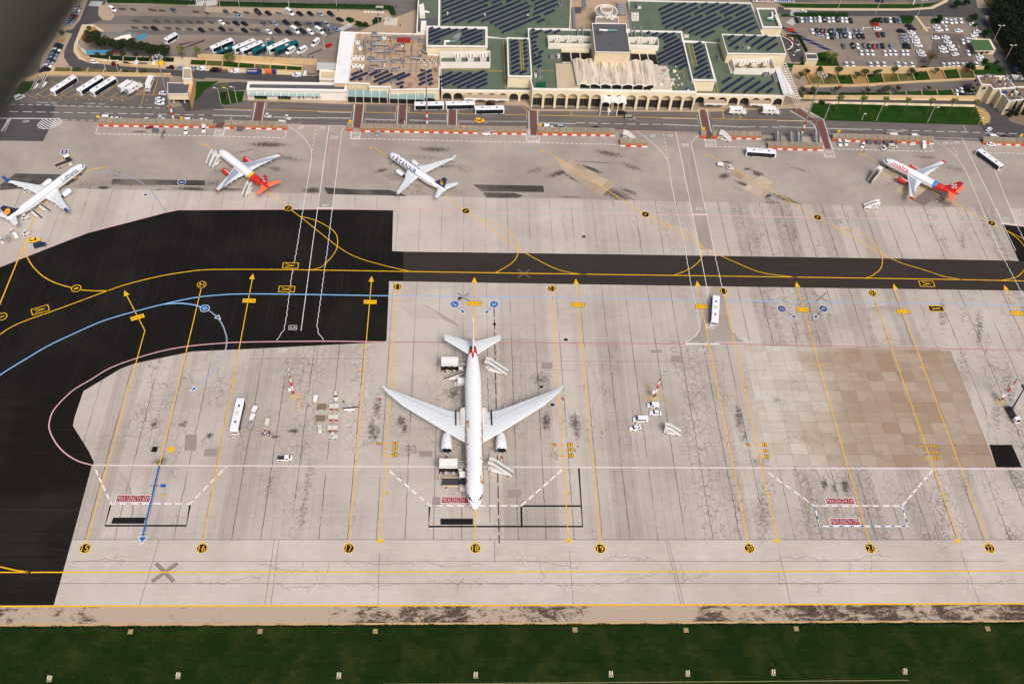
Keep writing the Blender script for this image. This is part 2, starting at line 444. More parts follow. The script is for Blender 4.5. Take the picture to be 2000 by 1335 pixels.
m_band=asphalt('brown_black_asphalt',(56,49,45),(0.05,1.2,1),0.10,(84,76,70))
m_road=asphalt('road_asphalt',(104,97,93),(0.06,0.9,1),0.35,(138,130,122))
m_road2=asphalt('dark_road_asphalt',(78,76,76),(0.1,0.9,1),0.2,(112,108,104))
m_lot=asphalt('car_park_asphalt',(132,120,108),(0.1,0.8,1),0.5,(160,146,130))
m_lot2=asphalt('coach_park_asphalt',(104,98,94),(0.4,0.6,1),0.35,(60,56,54),sc=0.3)
m_pave=mk('pavement_slabs',(176,154,130),0.85,0.12,1.2,dirt=(140,118,98),dscale=0.4,damt=0.4)
m_redpave=mk('red_crossing',(112,76,68),0.85,0.12,1.5)
m_kerb=mk('pale_kerb',(206,186,154),0.85,0.08,1.5)
m_terrain=mk('dry_ground',(150,136,118),0.9,0.15,0.1,dirt=(118,104,88),dscale=0.05,damt=0.5)
def grass_mat(name,rgb,dry,amt=0.5):
 m,t,b=new_mat(name)
 pos=geo(t)
 a=noise(t,pos,0.12,8,0.7);f=noise(t,pos,3.5,6,0.85)
 r=noise(t,mapv(t,pos,(0.04,0.7,1)),1.0,4)
 col=mixc(t,1.0,lin(rgb),mth(t,'MULTIPLY',mth(t,'MULTIPLY_ADD',f,2.0,0.0),mth(t,'MULTIPLY_ADD',r,0.9,0.55)),'MULTIPLY')
 col=mixc(t,mth(t,'MULTIPLY',ramp(t,mth(t,'ADD',a,mth(t,'MULTIPLY',f,0.3)),0.58,0.82),amt),col,lin(dry))
 col=mixc(t,mth(t,'MULTIPLY',ramp(t,noise(t,pos,1.6,8,.85),.58,.74),amt),col,lin((96,92,44)))
 col=mixc(t,mth(t,'MULTIPLY',ramp(t,noise(t,pos,.045,3,.5),.4,.65),.12),col,lin(tuple(q*.6 for q in rgb)))
 t.links.new(col,b.inputs['Base Color']);b.inputs['Roughness'].default_value=0.9
 b.inputs['Specular IOR Level'].default_value=0.15
 return m
m_grass=grass_mat('airfield_grass',(18,39,3),(62,64,22),0.42)
m_lawn=grass_mat('lawn_grass',(26,60,10),(70,82,30),0.3)
m_dryg=grass_mat('dry_grass',(76,82,42),(142,116,70),0.8)
X0,X1=-700,900
sheet('ground',[(X0,-60),(X1,-60),(X1,1100),(X0,1100)],0.0,m_terrain,world=True)
sheet('grass_field',[(X0,-50),(X1,-50),(X1,122.4),(X0,122.4)],0.012,m_grass,world=True)
def verge():
 m,t,b=new_mat('mottled_verge')
 pos=geo(t)
 sp=N(t,'SeparateXYZ');t.links.new(pos,sp.inputs[0])
 xx=sp.outputs[0];gap=mth(t,'MULTIPLY',ramp(t,xx,42,50),mth(t,'SUBTRACT',1.0,ramp(t,xx,74,82)));lf=mth(t,'SUBTRACT',1.0,ramp(t,xx,-114,-98))
 along=mth(t,'SUBTRACT',mth(t,'ADD',ramp(t,xx,-48,-28),mth(t,'MULTIPLY',lf,.8)),gap)
 a=noise(t,mapv(t,pos,(0.5,1,1)),0.35,10,0.82,0.6)
 c=noise(t,mapv(t,pos,(0.6,.3,1)),0.05,4,.7)
 d=ramp(t,mth(t,'ADD',a,mth(t,'MULTIPLY_ADD',c,0.7,mth(t,'MULTIPLY_ADD',along,0.20,-0.50))),0.49,0.60)
 col=mixc(t,d,lin((176,158,138)),lin((74,60,50)))
 col=mixc(t,mth(t,'MULTIPLY',ramp(t,noise(t,pos,1.5,6,.8),.5,.7),.4),col,lin((128,104,84)))
 t.links.new(col,b.inputs['Base Color']);b.inputs['Roughness'].default_value=0.92
 return m
sheet('verge',[(X0,122.4),(X1,122.4),(X1,YE),(X0,YE)],0.012,verge(),world=True)
k=MB();k.box(-330,430,122.5,123.1,0,0.12,mk('worn_yellow_kerb',(196,164,118),0.9,0.3,2.5))
struct(k,'kerb')
k=MB()
for x0,x1 in((-20,140),(-75,-62),(-60,-40),(-110,-85)):k.box(x0,x1,104.0,104.25,0,0.05,mk('mossy_edging',(128,120,84),.9,.4,1.5))
struct(k,'edge_strip')
BL=[(-60,541),(0,520),(75,492),(170,455.5),(322,416),(348,410.5),(655,409),(768,410),(766,490),(788,491.3),(788,549.4),(760,549),(755,664),(750,669),(735,668.5),(500,680.5),(376,686),(263,709.5),(235,720),(163,763.5)]
sheet('taxiway',BL+[(-90,766)],0.018,m_black)
sheet('taxiway_end',[(-90,766),(163,763.5),(145.5,815),(142.5,831),(173,880),(184,903),(179,910),(165.6,960.5),(-90,960)],0.018,m_black2)
sheet('taxiway_lane',[(-90,960),(165.6,960.5),(138,1063),(105,1181),(-130,1182)],0.018,asphalt('black_asphalt_lower',(30,27,24),(0.04,1.3,1),0.22,(70,62,54)))
sheet('taxiway_band',[(788,491.3),(1200,496.5),(1700,504),(1970,508.5),(1990,510),(2100,511),(2100,569.5),(2000,567.5),(1500,560.5),(1100,554.5),(788,549.4)],0.018,m_band)
sheet('taxiway_corner',[(1957,438),(2000,443),(2100,452),(2100,511),(1990,510)],0.018,m_black)
sheet('asphalt_patch',[(1932,868),(1976,868),(1996,912),(1946,912)],0.026,m_black)
m_patch=asphalt('worn_dark_patch',(70,65,61),(0.04,1.6,1),0.8,(138,128,119),sc=.7)
sheet('worn_patch',ZC2(1103,693,1785,706,1795,768,1195,762),0.018,m_patch)
sheet('worn_patch',ZC2(1200,768,1500,775,1590,800,1540,825,1240,822),0.018,m_patch)
sheet('worn_patch',[(632,366),(697,370),(760,371),(778,376),(796,383),(640,379)],0.018,m_patch)
sheet('worn_patch',ZA2(1090,640,1978,655,1978,703,1075,695),0.018,m_patch)
sheet('worn_patch',ZA2(150,587,700,600,760,640,660,700,0,748,0,700),0.018,m_patch)
sheet('worn_patch',ZF2(1050,730,1190,790,1010,900,900,850),0.018,asphalt('smooth_patch',(120,110,104),(1,1,1),0.2,(140,130,122)))
def slabs_mat():
 m,t,b=new_mat('square_slabs')
 pos=geo(t)
 o=N(t,'VectorMath',operation='SUBTRACT');t.links.new(pos,o.inputs[0]);o.inputs[1].default_value=(108.4,185.2,0)
 v=mapv(t,o.outputs[0],(1/6.1,1/4.7,1))
 fl=N(t,'VectorMath',operation='FLOOR');t.links.new(v,fl.inputs[0])
 wn=N(t,'TexWhiteNoise',noise_dimensions='2D');t.links.new(fl.outputs[0],wn.inputs['Vector'])
 fr=N(t,'VectorMath',operation='FRACTION');t.links.new(v,fr.inputs[0])
 sp=N(t,'SeparateXYZ');t.links.new(fr.outputs[0],sp.inputs[0])
 e=mth(t,'MINIMUM',mth(t,'MINIMUM',sp.outputs[0],mth(t,'SUBTRACT',1.0,sp.outputs[0])),mth(t,'MINIMUM',sp.outputs[1],mth(t,'SUBTRACT',1.0,sp.outputs[1])))
 ps=N(t,'SeparateXYZ');t.links.new(pos,ps.inputs[0])
 g=ramp(t,mth(t,'ADD',ps.outputs[0],mth(t,'MULTIPLY',noise(t,pos,.05,3),40)),138,176)
 col=mixc(t,wn.outputs['Value'],lin((198,190,178)),lin((184,173,158)))
 col=mixc(t,mth(t,'MULTIPLY',g,mth(t,'MULTIPLY_ADD',wn.outputs['Value'],.28,.62)),col,lin((146,120,95)))
 col=mixc(t,mth(t,'MULTIPLY',ramp(t,noise(t,pos,0.10,9,.8),.46,.68),.5),col,lin((174,156,134)))
 col=mixc(t,mth(t,'MULTIPLY',ramp(t,noise(t,mapv(t,pos,(.3,.3,1),loc=(40,3,0)),0.4,9,.8),.5,.7),.6),col,lin((122,110,100)))
 col=mixc(t,1.0,col,mth(t,'MULTIPLY_ADD',noise(t,pos,2,7,.8),.5,.75),'MULTIPLY')
 col=mixc(t,mth(t,'MULTIPLY',mth(t,'SUBTRACT',1.0,ramp(t,e,0.006,0.026)),mth(t,'MULTIPLY_ADD',noise(t,pos,.3,4),.7,.0)),col,lin((92,80,68)))
 at=N(t,'Attribute',attribute_name='stain').outputs['Fac']
 col=mixc(t,mth(t,'MULTIPLY',ramp(t,mth(t,'ADD',noise(t,pos,.8,9,.8),mth(t,'MULTIPLY',at,.3)),.62,.84),.8),col,lin((52,44,40)))
 t.links.new(col,b.inputs['Base Color']);b.inputs['Roughness'].default_value=0.85
 return m
m_slab=slabs_mat()
sheet('slab_pavement',[(1451.5,674),(1857,684.5),(1945.6,912),(1504.6,910)],0.022,m_slab)
def patch_mat(c):
 m,t,b=new_mat('stand_slabs');pos=geo(t)
 v=mapv(t,pos,(1/6.0,1/5.0,1),rot=.62);fl=N(t,'VectorMath',operation='FLOOR');t.links.new(v,fl.inputs[0])
 wn=N(t,'TexWhiteNoise',noise_dimensions='2D');t.links.new(fl.outputs[0],wn.inputs['Vector'])
 col=mixc(t,wn.outputs['Value'],lin(tuple(min(255,q*1.14)for q in c)),lin((c[0]*.98,c[1]*.97,c[2]*.97)))
 col=mixc(t,mth(t,'MULTIPLY',ramp(t,noise(t,pos,.3,9,.8),.53,.66),.6),col,lin((124,102,82)))
 t.links.new(mixc(t,1.0,col,mth(t,'MULTIPLY_ADD',noise(t,pos,2,6,.8),.5,.75),'MULTIPLY'),b.inputs['Base Color']);b.inputs['Roughness'].default_value=.85;b.inputs['Specular IOR Level'].default_value=.1
 return m
for pts,c in((ZD2(330,450,410,505,770,690,600,805,280,590,180,455,215,435,275,475),(164,148,126)),(ZE2(770,605,940,695,835,788,780,835,600,728),(168,154,134)),(ZE2(535,545,630,600,575,645,465,590),(160,142,120)),(ZF2(820,690,1060,725,900,850,730,745),(168,150,122)),(ZF2(670,560,760,600,690,650,560,570),(160,144,122)),(ZB2(420,640,470,610,640,690,540,725),(150,142,128)),(ZC2(520,690,660,690,590,745,520,700),(150,138,122))):
 sheet('slab_patch',pts,0.018,patch_mat(c))
for q in((390,905,475,955),(1395,855,1480,905),(1240,810,1330,830)):
 a=zo(960,480,3.986)(*q);(u0,v0),(u1,v1)=a
 sheet('repair_patch',[(u0,v0),(u1,v0),(u1,v1),(u0,v1)],0.014,mk('repair_grey',(150,138,132),0.85,0.3,2.5))
for u0,v0,u1,v1 in((820,880,845,892),(362,848,385,880),(400,876,425,890),(993,955,1018,972),(845,970,862,990)):
 sheet('repair_patch',[(u0,v0),(u1,v0),(u1-2,v1),(u0-2,v1)],0.014,MATS.get('repair_grey'))
m_rub=asphalt('rubbered_lane',(156,145,136),(1.4,.05,1),.7,(176,164,153),sc=.8)
sheet('lane_wear',[(1322,262),(1352,277),(1353,297),(1379,416),(1393,487),(1367,487),(1350,400),(1327,290)],0.0165,m_rub)
sheet('lane_wear',[(1392,552),(1409,560),(1426,640),(1452,667),(1345,667),(1366,650),(1376,600)],0.0165,m_rub)
sheet('lane_wear',[(1885,285),(1922,290),(1984,436),(1960,430)],0.0165,m_rub)
sheet('lane_wear',[(642,255),(664,275),(650,406),(619,405)],0.0165,m_rub)
def crack(mb,u,v,du,dv,n,z,wpx=0.16,br=0.35,jit=1.6,mat=None,depth=0):
 x,y=P(u,v);x1,y1=P(u+du,v+dv)
 d=math.atan2(y1-y,x1-x);L=math.hypot(x1-x,y1-y)/n
 pts=[(x,y)]
 a=d
 for i in range(n):
  a=d+random.gauss(0,0.45)
  x+=L*math.cos(a)+random.gauss(0,.05)*jit;y+=L*math.sin(a)+random.gauss(0,.05)*jit
  pts.append((x,y))
  if depth<2 and random.random()<br:
   s=random.choice((-1,1));b=a+s*random.uniform(.7,1.7)
   sub=[(x,y)];xx,yy=x,y
   for j in range(random.randint(2,4)):
    b+=random.gauss(0,.6);xx+=.6*math.cos(b);yy+=.6*math.sin(b);sub.append((xx,yy))
   ribbon(mb,sub,wpx*.6,z+.001*random.random(),mat)
 ribbon(mb,pts,wpx,z,mat)
def ribbon(mb,p,w,z,mat,closed=False):
 n=len(p);L=[];R=[]
 for i in range(n):
  if closed:a,b=p[i-1],p[(i+1)%n]
  else:a,b=p[max(0,i-1)],p[min(n-1,i+1)]
  dx,dy=b[0]-a[0],b[1]-a[1];l=math.hypot(dx,dy)or 1
  nx,ny=-dy/l*w/2,dx/l*w/2
  L.append((p[i][0]+nx,p[i][1]+ny,z));R.append((p[i][0]-nx,p[i][1]-ny,z))
 m=n if closed else n-1
 mb.faces(L+R,[(n+i,n+(i+1)%n,(i+1)%n,i)for i in range(m)],mat)
m_crack=mk('crack_brown',(84,72,64),0.9,0.3,1.5)  # dark brown colour of the cracks and slab joints
ck=MB()
for v,u0,u1 in((1095.5,140,1960),(1138.5,110,2000)):
 u=u0
 while u<u1:
  w_=random.uniform(60,170)
  if random.random()<.7:crack(ck,u,v+random.uniform(-2.5,2.5),min(w_,u1-u),random.uniform(-1.5,1.5),int(w_/4)+2,.0115,.09,.3,mat=m_crack)
  u+=w_*random.uniform(.9,1.4)
for u,v,dv in((976,1070,26),(1055,1100,30),(1330,1100,30),(1520,1115,26),(1660,1100,24),(1700,1090,30),(1890,1130,20),(640,1100,20),(590,1096,14),(1600,1140,20),(1105,1140,20),(905,1130,28)):
 crack(ck,u,v,random.uniform(-4,4),dv,7,.0125,.09,.35,mat=m_crack)
for u,v,du,dv in((1000,690,10,90),(1148,700,12,120),(1410,700,20,110),(300,720,-20,110),(620,690,-14,60),(600,860,-14,50),(470,840,-10,80),(1100,790,10,60),(1240,860,10,50),(1880,700,60,180),(1560,920,30,120),(1440,930,20,100),(460,640,0,0),(890,680,-6,60),(1330,930,16,90),(560,700,-8,60),(350,880,-16,60),(1225,420,16,70),(1100,420,6,60),(1810,440,30,60)):
 if du or dv:crack(ck,u,v,du,dv,22,.0135,.09,.3,mat=m_crack)
for v,u0,u1,w_ in((1053,140,2000,.16),(1095,140,1960,.12),(1138.6,110,2000,.14),(700,480,730,.1),(705,960,1410,.08),(722,1060,1130,.08)):
 ribbon(ck,W([(u0,v),((u0+u1)/2,v),(u1,v)]),w_,.0155,m_crack)
for a,b in(((966,1053),(966,1098)),((272,1182),(311,1053)),((529,1182),(545,1053)),((517,1182),(536,1053)),((741,1080),(738,1182)),((1112,1075),(1120,1182)),((1305,1053),(1336,1180)),((1300,1053),(1330,1180)),((1521,1075),(1545,1180)),((1876,1075),(1914,1180))):
 ribbon(ck,W([a,b]),.13,.0165,m_crack)
struct(ck,'apron_cracks')
ta=MB();m_arc=mk('tyre_arc',(158,146,136),0.85,0.2,1)
def spline(pts,n=10):
 p=[Vector((x,y))for x,y in pts];out=[]
 for i in range(len(p)-1):
  a,b,c,d=p[max(0,i-1)],p[i],p[i+1],p[min(len(p)-1,i+2)]
  for k in range(n):
   t=k/n
   q=.5*((2*b)+(-a+c)*t+(2*a-5*b+4*c-d)*t*t+(-a+3*b-3*c+d)*t**3)
   out.append((q.x,q.y))
 out.append(tuple(p[-1]));return out
for j in range(16):
 f=j*3.1
 ribbon(ta,spline(W([(785+f*.4,600+f*.5),(830+f,596+f*.6),(870+f*.6,625+f*.3)])),.12,.0145+j*4e-4,m_arc)
 ribbon(ta,spline(W([(215-f*.3,908+f),(250+f*.2,940+f*.8),(262-f*.3,1000+f*.9)])),.12,.0145+j*4e-4,m_arc)
 ribbon(ta,spline(W([(1290+f*1.2,668),(1330+f,640),(1352+f*.7,600)])),.10,.0145+j*4e-4,m_arc)
 ribbon(ta,spline(W([(1560+f*3,655-f*.5),(1640+f*2,612),(1720+f,598)])),.12,.0145+j*4e-4,m_arc)
struct(ta,'tyre_marks')
# ================================================================ painted markings
m_y=mk('marking_yellow',(236,182,22),0.75,0.14,1.2,dirt=(150,128,84),dscale=0.9,damt=0.6)
m_w=mk('marking_white',(228,226,222),0.6,0.08,1.2,dirt=(164,154,144),dscale=0.6,damt=0.55)
m_k=mk('marking_black',(30,29,30),0.7,0.15,1.0)
m_r=mk('marking_red',(146,20,34),0.6,0.08,1.2)
m_pk=mk('marking_pink',(214,166,166),0.75,0.14,1.2,dirt=(180,160,152),dscale=.6,damt=.5)
m_lb=mk('marking_light_blue',(130,178,222),0.6,0.08,1.2)
m_bl=mk('marking_blue',(10,92,166),0.6,0.08,1.2)
m_dw=mk('marking_dirty_white',(186,178,170),0.7,0.15,1.2)
m_fx=mk('marking_faded_grey',(140,128,121),0.8,0.3,2.0)
mk_=MB()
Z1,Z2,Z3,Z4,Z5=.030,.035,.040,.045,.050
def ln(pts,w_,mat,z=Z3,smooth=False,dash=None,zig=0,mb=None):
 p=W(pts)
 if smooth:p=spline(p,8)
 if zig:
  q=[];k=0
  for(x0,y0),(x1,y1)in zip(p,p[1:]):
   L=math.hypot(x1-x0,y1-y0);n=max(1,int(L/1.5))
   nx,ny=-(y1-y0)/L*zig,(x1-x0)/L*zig
   for i in range(n):
    s=1 if k%2 else-1;k+=1
    q.append((x0+(x1-x0)*i/n+nx*s,y0+(y1-y0)*i/n+ny*s))
  q.append(p[-1]);p=q
 if dash:
  on,off=dash;d=0;seg=[]
  q=[]
  for(x0,y0),(x1,y1)in zip(p,p[1:]):
   L=math.hypot(x1-x0,y1-y0);n=max(1,int(L/.25))
   q+=[(x0+(x1-x0)*i/n,y0+(y1-y0)*i/n,L/n)for i in range(n)]
  for x,y,dl in q:
   if d%(on+off)<on:seg.append((x,y))
   elif seg:
    if len(seg)>1:ribbon(mb or mk_,[seg[0],seg[-1]],w_,z,mat)
    seg=[]
   d+=dl
  if len(seg)>1:ribbon(mb or mk_,[seg[0],seg[-1]],w_,z,mat)
 else:ribbon(mb or mk_,p,w_,z,mat)
def rect(u,v,wm,hm,mat,z,rot=0.0):
 x,y=P(u,v);c,s=math.cos(rot),math.sin(rot)
 mk_.face([(x+a*wm/2*c-b*hm/2*s,y+a*wm/2*s+b*hm/2*c,z)for a,b in((-1,-1),(1,-1),(1,1),(-1,1))],mat)
def disc(u,v,r,mat,z,n=28):
 x,y=P(u,v);mk_.face([(x+r*math.cos(2*PI*i/n),y+r*math.sin(2*PI*i/n),z)for i in range(n)],mat)
def stand(u,v,txt,up=True,r=1.75,fill=m_k,rim=m_y,ink=m_y,rot=0.0,h=2.15):
 disc(u,v,r,rim,Z4);disc(u,v,r*.86,fill,Z5)
 text_ground(mk_,txt,u,v,.5*h*len(txt)if len(txt)>1 else .5*h,h,rot+(0 if up else PI),Z5+.005,ink)
def arrow(u,v,hd,mat,L=3.0,w_=1.1,z=Z3+.003,rim=None):
 x,y=P(u,v);c,s=math.cos(hd),math.sin(hd)
 if rim:mk_.face([(x+a*c-b*s,y+a*s+b*c,z-.004)for a,b in((.6,0),(-L-.25,w_+.4),(-L-.25,-w_-.4))],rim)
 mk_.face([(x+a*c-b*s,y+a*s+b*c,z)for a,b in((0,0),(-L,w_),(-L,-w_))],mat)
LW=.33
for a,b,num in(((283,645),(168,1062),'15'),((494,538),(395,1062),'16'),((726,543),(681.5,1062),'17'),((926.5,545),(928.5,1062),'18'),((1124.5,548),(1172.5,1062),'19'),((1361,552),(1462,1062),'20'),((1555,554),(1698.5,1062),'21'),((1745,558),(1931.5,1062),'22')):
 ln([a,b],LW,m_y)
 if num!='15':arrow(a[0],a[1]-4,ang(b,a),m_y)
 d={'15':(166,1070),'16':(394.5,1070),'17':(681.5,1070),'18':(928.5,1070),'19':(1172.5,1070.5),'20':(1463.5,1070),'21':(1699.5,1070),'22':(1933,1070)}[num]
 stand(*d,num,rot=.0)
ln([(283,645),(244,570)],LW,m_y);arrow(242.5,567,ang((283,645),(244,570)),m_y)
for d,e,num in(((776,560),(743,1053),'13'),((1077.5,563.5),(1110.5,1053),'12'),((1413,568.5),(1518,1053),'11'),((1704,572.5),(1872,1053),'10')):
 ln([d,e],LW,m_y);stand(*d,num,up=False)
 arrow(e[0]+.5,e[1]+9,ang(d,e),m_y,1.9,1.15)
disc(394,555.5,1.8,m_y,Z4);disc(394,555.5,1.55,m_k,Z5);text_ground(mk_,'14',394,555.5,1.9,1.7,PI,Z5+.005,m_y)
ln([(393,563),(311,909)],LW,m_y);ln([(311,909),(278,1050)],.6,m_bl);arrow(276.5,1059,ang((311,909),(277,1050)),m_bl,2.0,1.2,Z3+.006,m_w)
ln([(1962,560),(2080,815)],LW,m_y);arrow(1961,556,ang((2080,815),(1962,560)),m_y)
for u,v,r in((268.5,619.5,.42),(486.5,587,0),(723,589.5,0),(927,592.5,0),(1129,595,0),(1370.5,598.5,0),(1568,604.5,0),(1763.5,608,0),(1986,611.5,0)):
 rect(u,v,5.3,2.3,m_k,Z4,r);rect(u,v,5.0,2.0,m_y,Z5,r)
 text_ground(mk_,'V',u,v,.7,.9,r,Z5+.005,m_k)
 for s in(-1,1):
  x,y=P(u,v);c,q=math.cos(r),math.sin(r)
  f=lambda a,b:(x+s*a*c-b*q,y+s*a*q+b*c,Z5+.005)
  mk_.face([f(.7,-.07),f(1.5,-.07),f(1.5,.07),f(.7,.07)][::s],m_k);mk_.face([f(2.1,0),f(1.45,.3),f(1.45,-.3)],m_k)
ln([(-60,700),(0,653),(28,635.5),(58,623),(98,609),(150,590),(212,567),(253,553.5),(313.6,539),(364,530.7),(406,526.6),(499,526),(640,527.5),(788,530),(1120,535),(1459,539.7),(1878,546),(2090,551)],.38,m_y,smooth=True)
ln([(46,480),(-60,740)],.45,m_y);ln([(47,480),(75,415),(112,372),(160,339),(209,325)],.4,m_y,smooth=True)
ln([(47,480),(52,500),(65,521),(85,540),(110,553),(141,562)],.42,m_y,smooth=True)
ln([(158,566),(185,568),(212,567.5)],.42,m_y)
for u,v,tx in((149,563,'1'),(4,618,'8')):disc(u,v,1.9,m_y,Z4);disc(u,v,1.6,m_k,Z5);text_ground(mk_,tx,u,v,.7,1.6,-1.2,Z5+.005,m_y)
for st,dd,br,main,loop,num in(((401,282),(563,406.5),(586,423),[(658,480),(698,502.6),(753,519),(800,529.5)],[(613,429),(643,444.5),(658,461),(656.5,488),(635.5,515),(620.5,524),(600,527.5)],'2'),((730,288),(910,412),(934.6,429),[(1016.4,487.5),(1060,512.6),(1090.5,526.4),(1120.6,533.4),(1145,535.5)],[(969,436),(997,454.6),(1011,475),(1011,497.6),(997.6,515),(967.5,532.5)],'3'),((1064,295),(1260.7,418.6),(1290.6,435.4),[(1371.5,482),(1440,513.7),(1482,530.6),(1521.5,537.6),(1558,541.5)],[(1319,443.5),(1349,456.6),(1367,473),(1371.4,500),(1351,522.6),(1316,537.7)],'4'),((1384.6,302),(1597,424.6),(1625,440.4),[(1710,489),(1757,512),(1802,526),(1842,539),(1878,546)],[(1674,453.6),(1700,468.7),(1720,492),(1722.3,519),(1707,536),(1690,543)],'5'),((1686,301),(1936.7,436),(1966,450.5),[(1990,462),(2060,495)],[(1980,460),(2000,480),(2008,510),(1990,538),(1957,547.5)],'6')):
 c=.3
 ln([st,dd],c,m_y);ln([dd,br]+main,c,m_y,smooth=True);ln([br]+loop,c,m_y,z=Z3+.002,smooth=True)
 stand(*dd,num,r=1.75,rot=2.5,h=1.6)
 rect(st[0]-5,st[1]+1,1.0,1.0,m_y,Z3,.4)
ln([(0,1183.3),(1000,1181.3),(2000,1178.3)],.5,m_y)
ln([(-60,1117),(1000,1116),(2060,1114)],.42,m_y);ln([(-40,1098),(0,1106),(30,1113),(60,1117)],.42,m_y)
for u,v,tx,r,fill in((567.5,518.5,'V',PI/2,m_k),(78.5,605,'V',2.0,m_k),(560,564.5,'X',PI/2,m_k),(1810,554,'V',PI/2,m_k),(1828.5,602.5,'X',PI/2,m_k)):
 rr_=r-PI/2;rect(u,v,6.4,3.3,m_y,Z4,rr_);rect(u,v,5.8,2.7,fill,Z5,rr_);text_ground(mk_,tx,u,v,1.7,3.8,r,Z5+.005,m_y)
for u,v,s in((322,1117,4.2),(905,580,3.0),(1023,534,3.0),(1603,581,3.8)):
 x,y=P(u,v)
 for sg in(-1,1):ribbon(mk_,[(x-s*.8,y-s*.75*sg),(x+s*.8,y+s*.75*sg)],1.3 if v==1117 else .8,Z1-.004*(sg>0),m_fx if v!=534 else mk('old_cross',(98,84,72),.8,.2,2))
for cols in([(772,866),(772,876),(771,885),(770.5,889.5),(740,866)],[(1114,868),(1114.5,878),(1115.5,887),(1115.5,891.5),(1082.5,868)],[(1493,868),(1495.5,880),(1497.5,889),(1498,893),(1461,868)],[(1822,871),(1826,883),(1829,892),(1830,896),(1792,871)]):
 for i,(u,v)in enumerate(cols):
  hh=(1.5,1.15,.75,.75,.6)[i]
  rect(u,v,1.75,hh+.3,m_k,Z4);rect(u,v,1.5,hh,m_y,Z5)
  for q in(-.35,.35):rect(u+q*2,v,.3,hh*.5,m_k,Z5+.003)
  if i<4:ln([(u-24,v),(u-8,v)],.22,m_y)
for u,v in((702,722),(770,0),(1140,729),(1393,716),(1600,711),(1802,717),(456,742),(251,757)):
 if v:ln([(u-8,v),(u+8,v)],.25,m_y)
for u,v in((710,674.5),(1130.5,673),(1380,676),(1584,678),(1785,681),(756,963.5),(1110,963.5),(1504,965),(1845,965.5),(323,966)):
 rect(u,v,.95,.7,m_y,Z4);rect(u,v,.35,.35,m_k,Z5)
rect(335,877.5,1.9,2.2,m_y,Z4,-.1);rect(302,877,1.9,2.2,m_k,Z4,-.1);ln([(311,877.5),(327,877.5)],.25,m_y)
rect(318.5,948,1.7,1.2,m_bl,Z4,-.1);ln([(293,948),(311,948)],.25,m_bl)
ln([(-60,775),(0,732),(50,701),(93,675.7),(140.5,653),(200.7,626.8),(263.4,608),(318.6,594),(363.8,584),(411.4,577.3),(499,573.8),(757,577.5)],.5,m_lb,smooth=True)
ln([(757,577.5),(1100,581.5),(1459,587),(2060,597)],.3,m_lb)
ln([(318,594),(350,592),(378,595),(395,600)],.6,m_lb,z=Z3+.002,smooth=True)
ln([(405,604),(424,619),(437,640),(443,665),(438,690),(425,713),(405,737),(380,759)],.42,m_w,z=Z2,smooth=True)
ln([(405,604),(424,619),(437,640),(443,665),(438,690),(425,713),(405,737),(380,759)],.22,m_bl,z=Z3,smooth=True)
arrow(430,623,ang((405,604),(430,623)),m_bl,1.9,.8,Z4,m_w);arrow(374,763,ang((405,737),(374,763)),m_bl,1.7,.7,Z4,m_w)
m_nb=mk('marking_navy',(16,52,108),0.6,0.08,1.2)
for u,v,tx,e,s,c in((400,602,'4X',None,None,m_bl),(888,594,'7X',(908,612),(850,578.5),m_bl),(965,594,'7X',(947,613),(1000,580),m_bl),(1527,603,'12Y',(1556,622),(1480,587.5),m_nb),(1608,602.5,'12X',(1590,622),(1645,589.5),m_nb)):
 disc(u,v,1.85,m_w,Z4);disc(u,v,1.65,c,Z5);text_ground(mk_,tx,u,v,1.9,1.3,PI-(.5 if e and e[0]>u else-.4),Z5+.005,m_w)
 if e:
  ln([(u,v),e],.22,c,Z3);arrow(e[0],e[1],ang((u,v),e),c,2.0,.8,Z4,m_w);ln([s,((s[0]+u)/2,s[1]+4),(u,v)],.25,m_lb,Z2,True)
ln(ZA2(760,595,950,578,1050,578,1210,605,1340,660,1450,745,1520,840,1605,965),.42,m_dw,Z2,True);ln(ZA2(760,595,950,578,1050,578,1210,605,1340,660,1450,745,1520,840,1605,965),.25,mk('marking_slate',(120,132,158),.6),Z3,True)
u,v=ZA2(1755,672)[0];disc(u,v,1.8,m_w,Z4);disc(u,v,1.6,m_nb,Z5);text_ground(mk_,'4X',u,v,1.6,1.2,0,Z5+.005,m_w)
u,v=ZA2(622,380)[0];rect(u,v,3.2,3.2,m_w,Z4,.1);rect(u,v,2.6,2.6,m_nb,Z5,.1);rect(u,v,1.2,1.6,m_dw,Z5+.004,.1)
u,v=ZA2(1405,793)[0];rect(u,v,1.9,2.0,m_w,Z4,.3);rect(u,v,1.3,1.2,m_nb,Z5,.3)
u,v=ZA2(645,432)[0];disc(u,v,1.9,m_y,Z4);disc(u,v,1.6,m_k,Z5)
TOPP=[(-40,540),(0,521),(79,490),(170,453.6),(323.6,415),(348,409.7),(400,409),(560,408),(700,409),(1100,415.8),(1450,422),(1730,427),(1944,436),(2060,446)]
ln(TOPP,.38,m_pk,Z1)
MIDP=[(180.6,908),(150.5,899),(125.4,882.8),(108,862.7),(97,840),(96.6,822.6),(106.6,798),(140.5,763.5),(175.6,742),(215.8,718),(266,699.5),(313.6,685.7),(366,676),(439,669.4),(499,667.4),(640,666),(755,667.5)]
ln(MIDP,.44,m_pk,Z1,True)
ln([(755,667.5),(1440,671.8),(2060,685.5)],.4,m_pk,Z1)
LOWP=[(180.6,908),(1000,911.5),(2060,915.5)]
ln(LOWP,.5,m_w,Z1);ln(LOWP,.2,m_pk,Z2)
ln([(755,667.5),(1440,671.8),(2060,685.5)],.2,m_r,Z2)
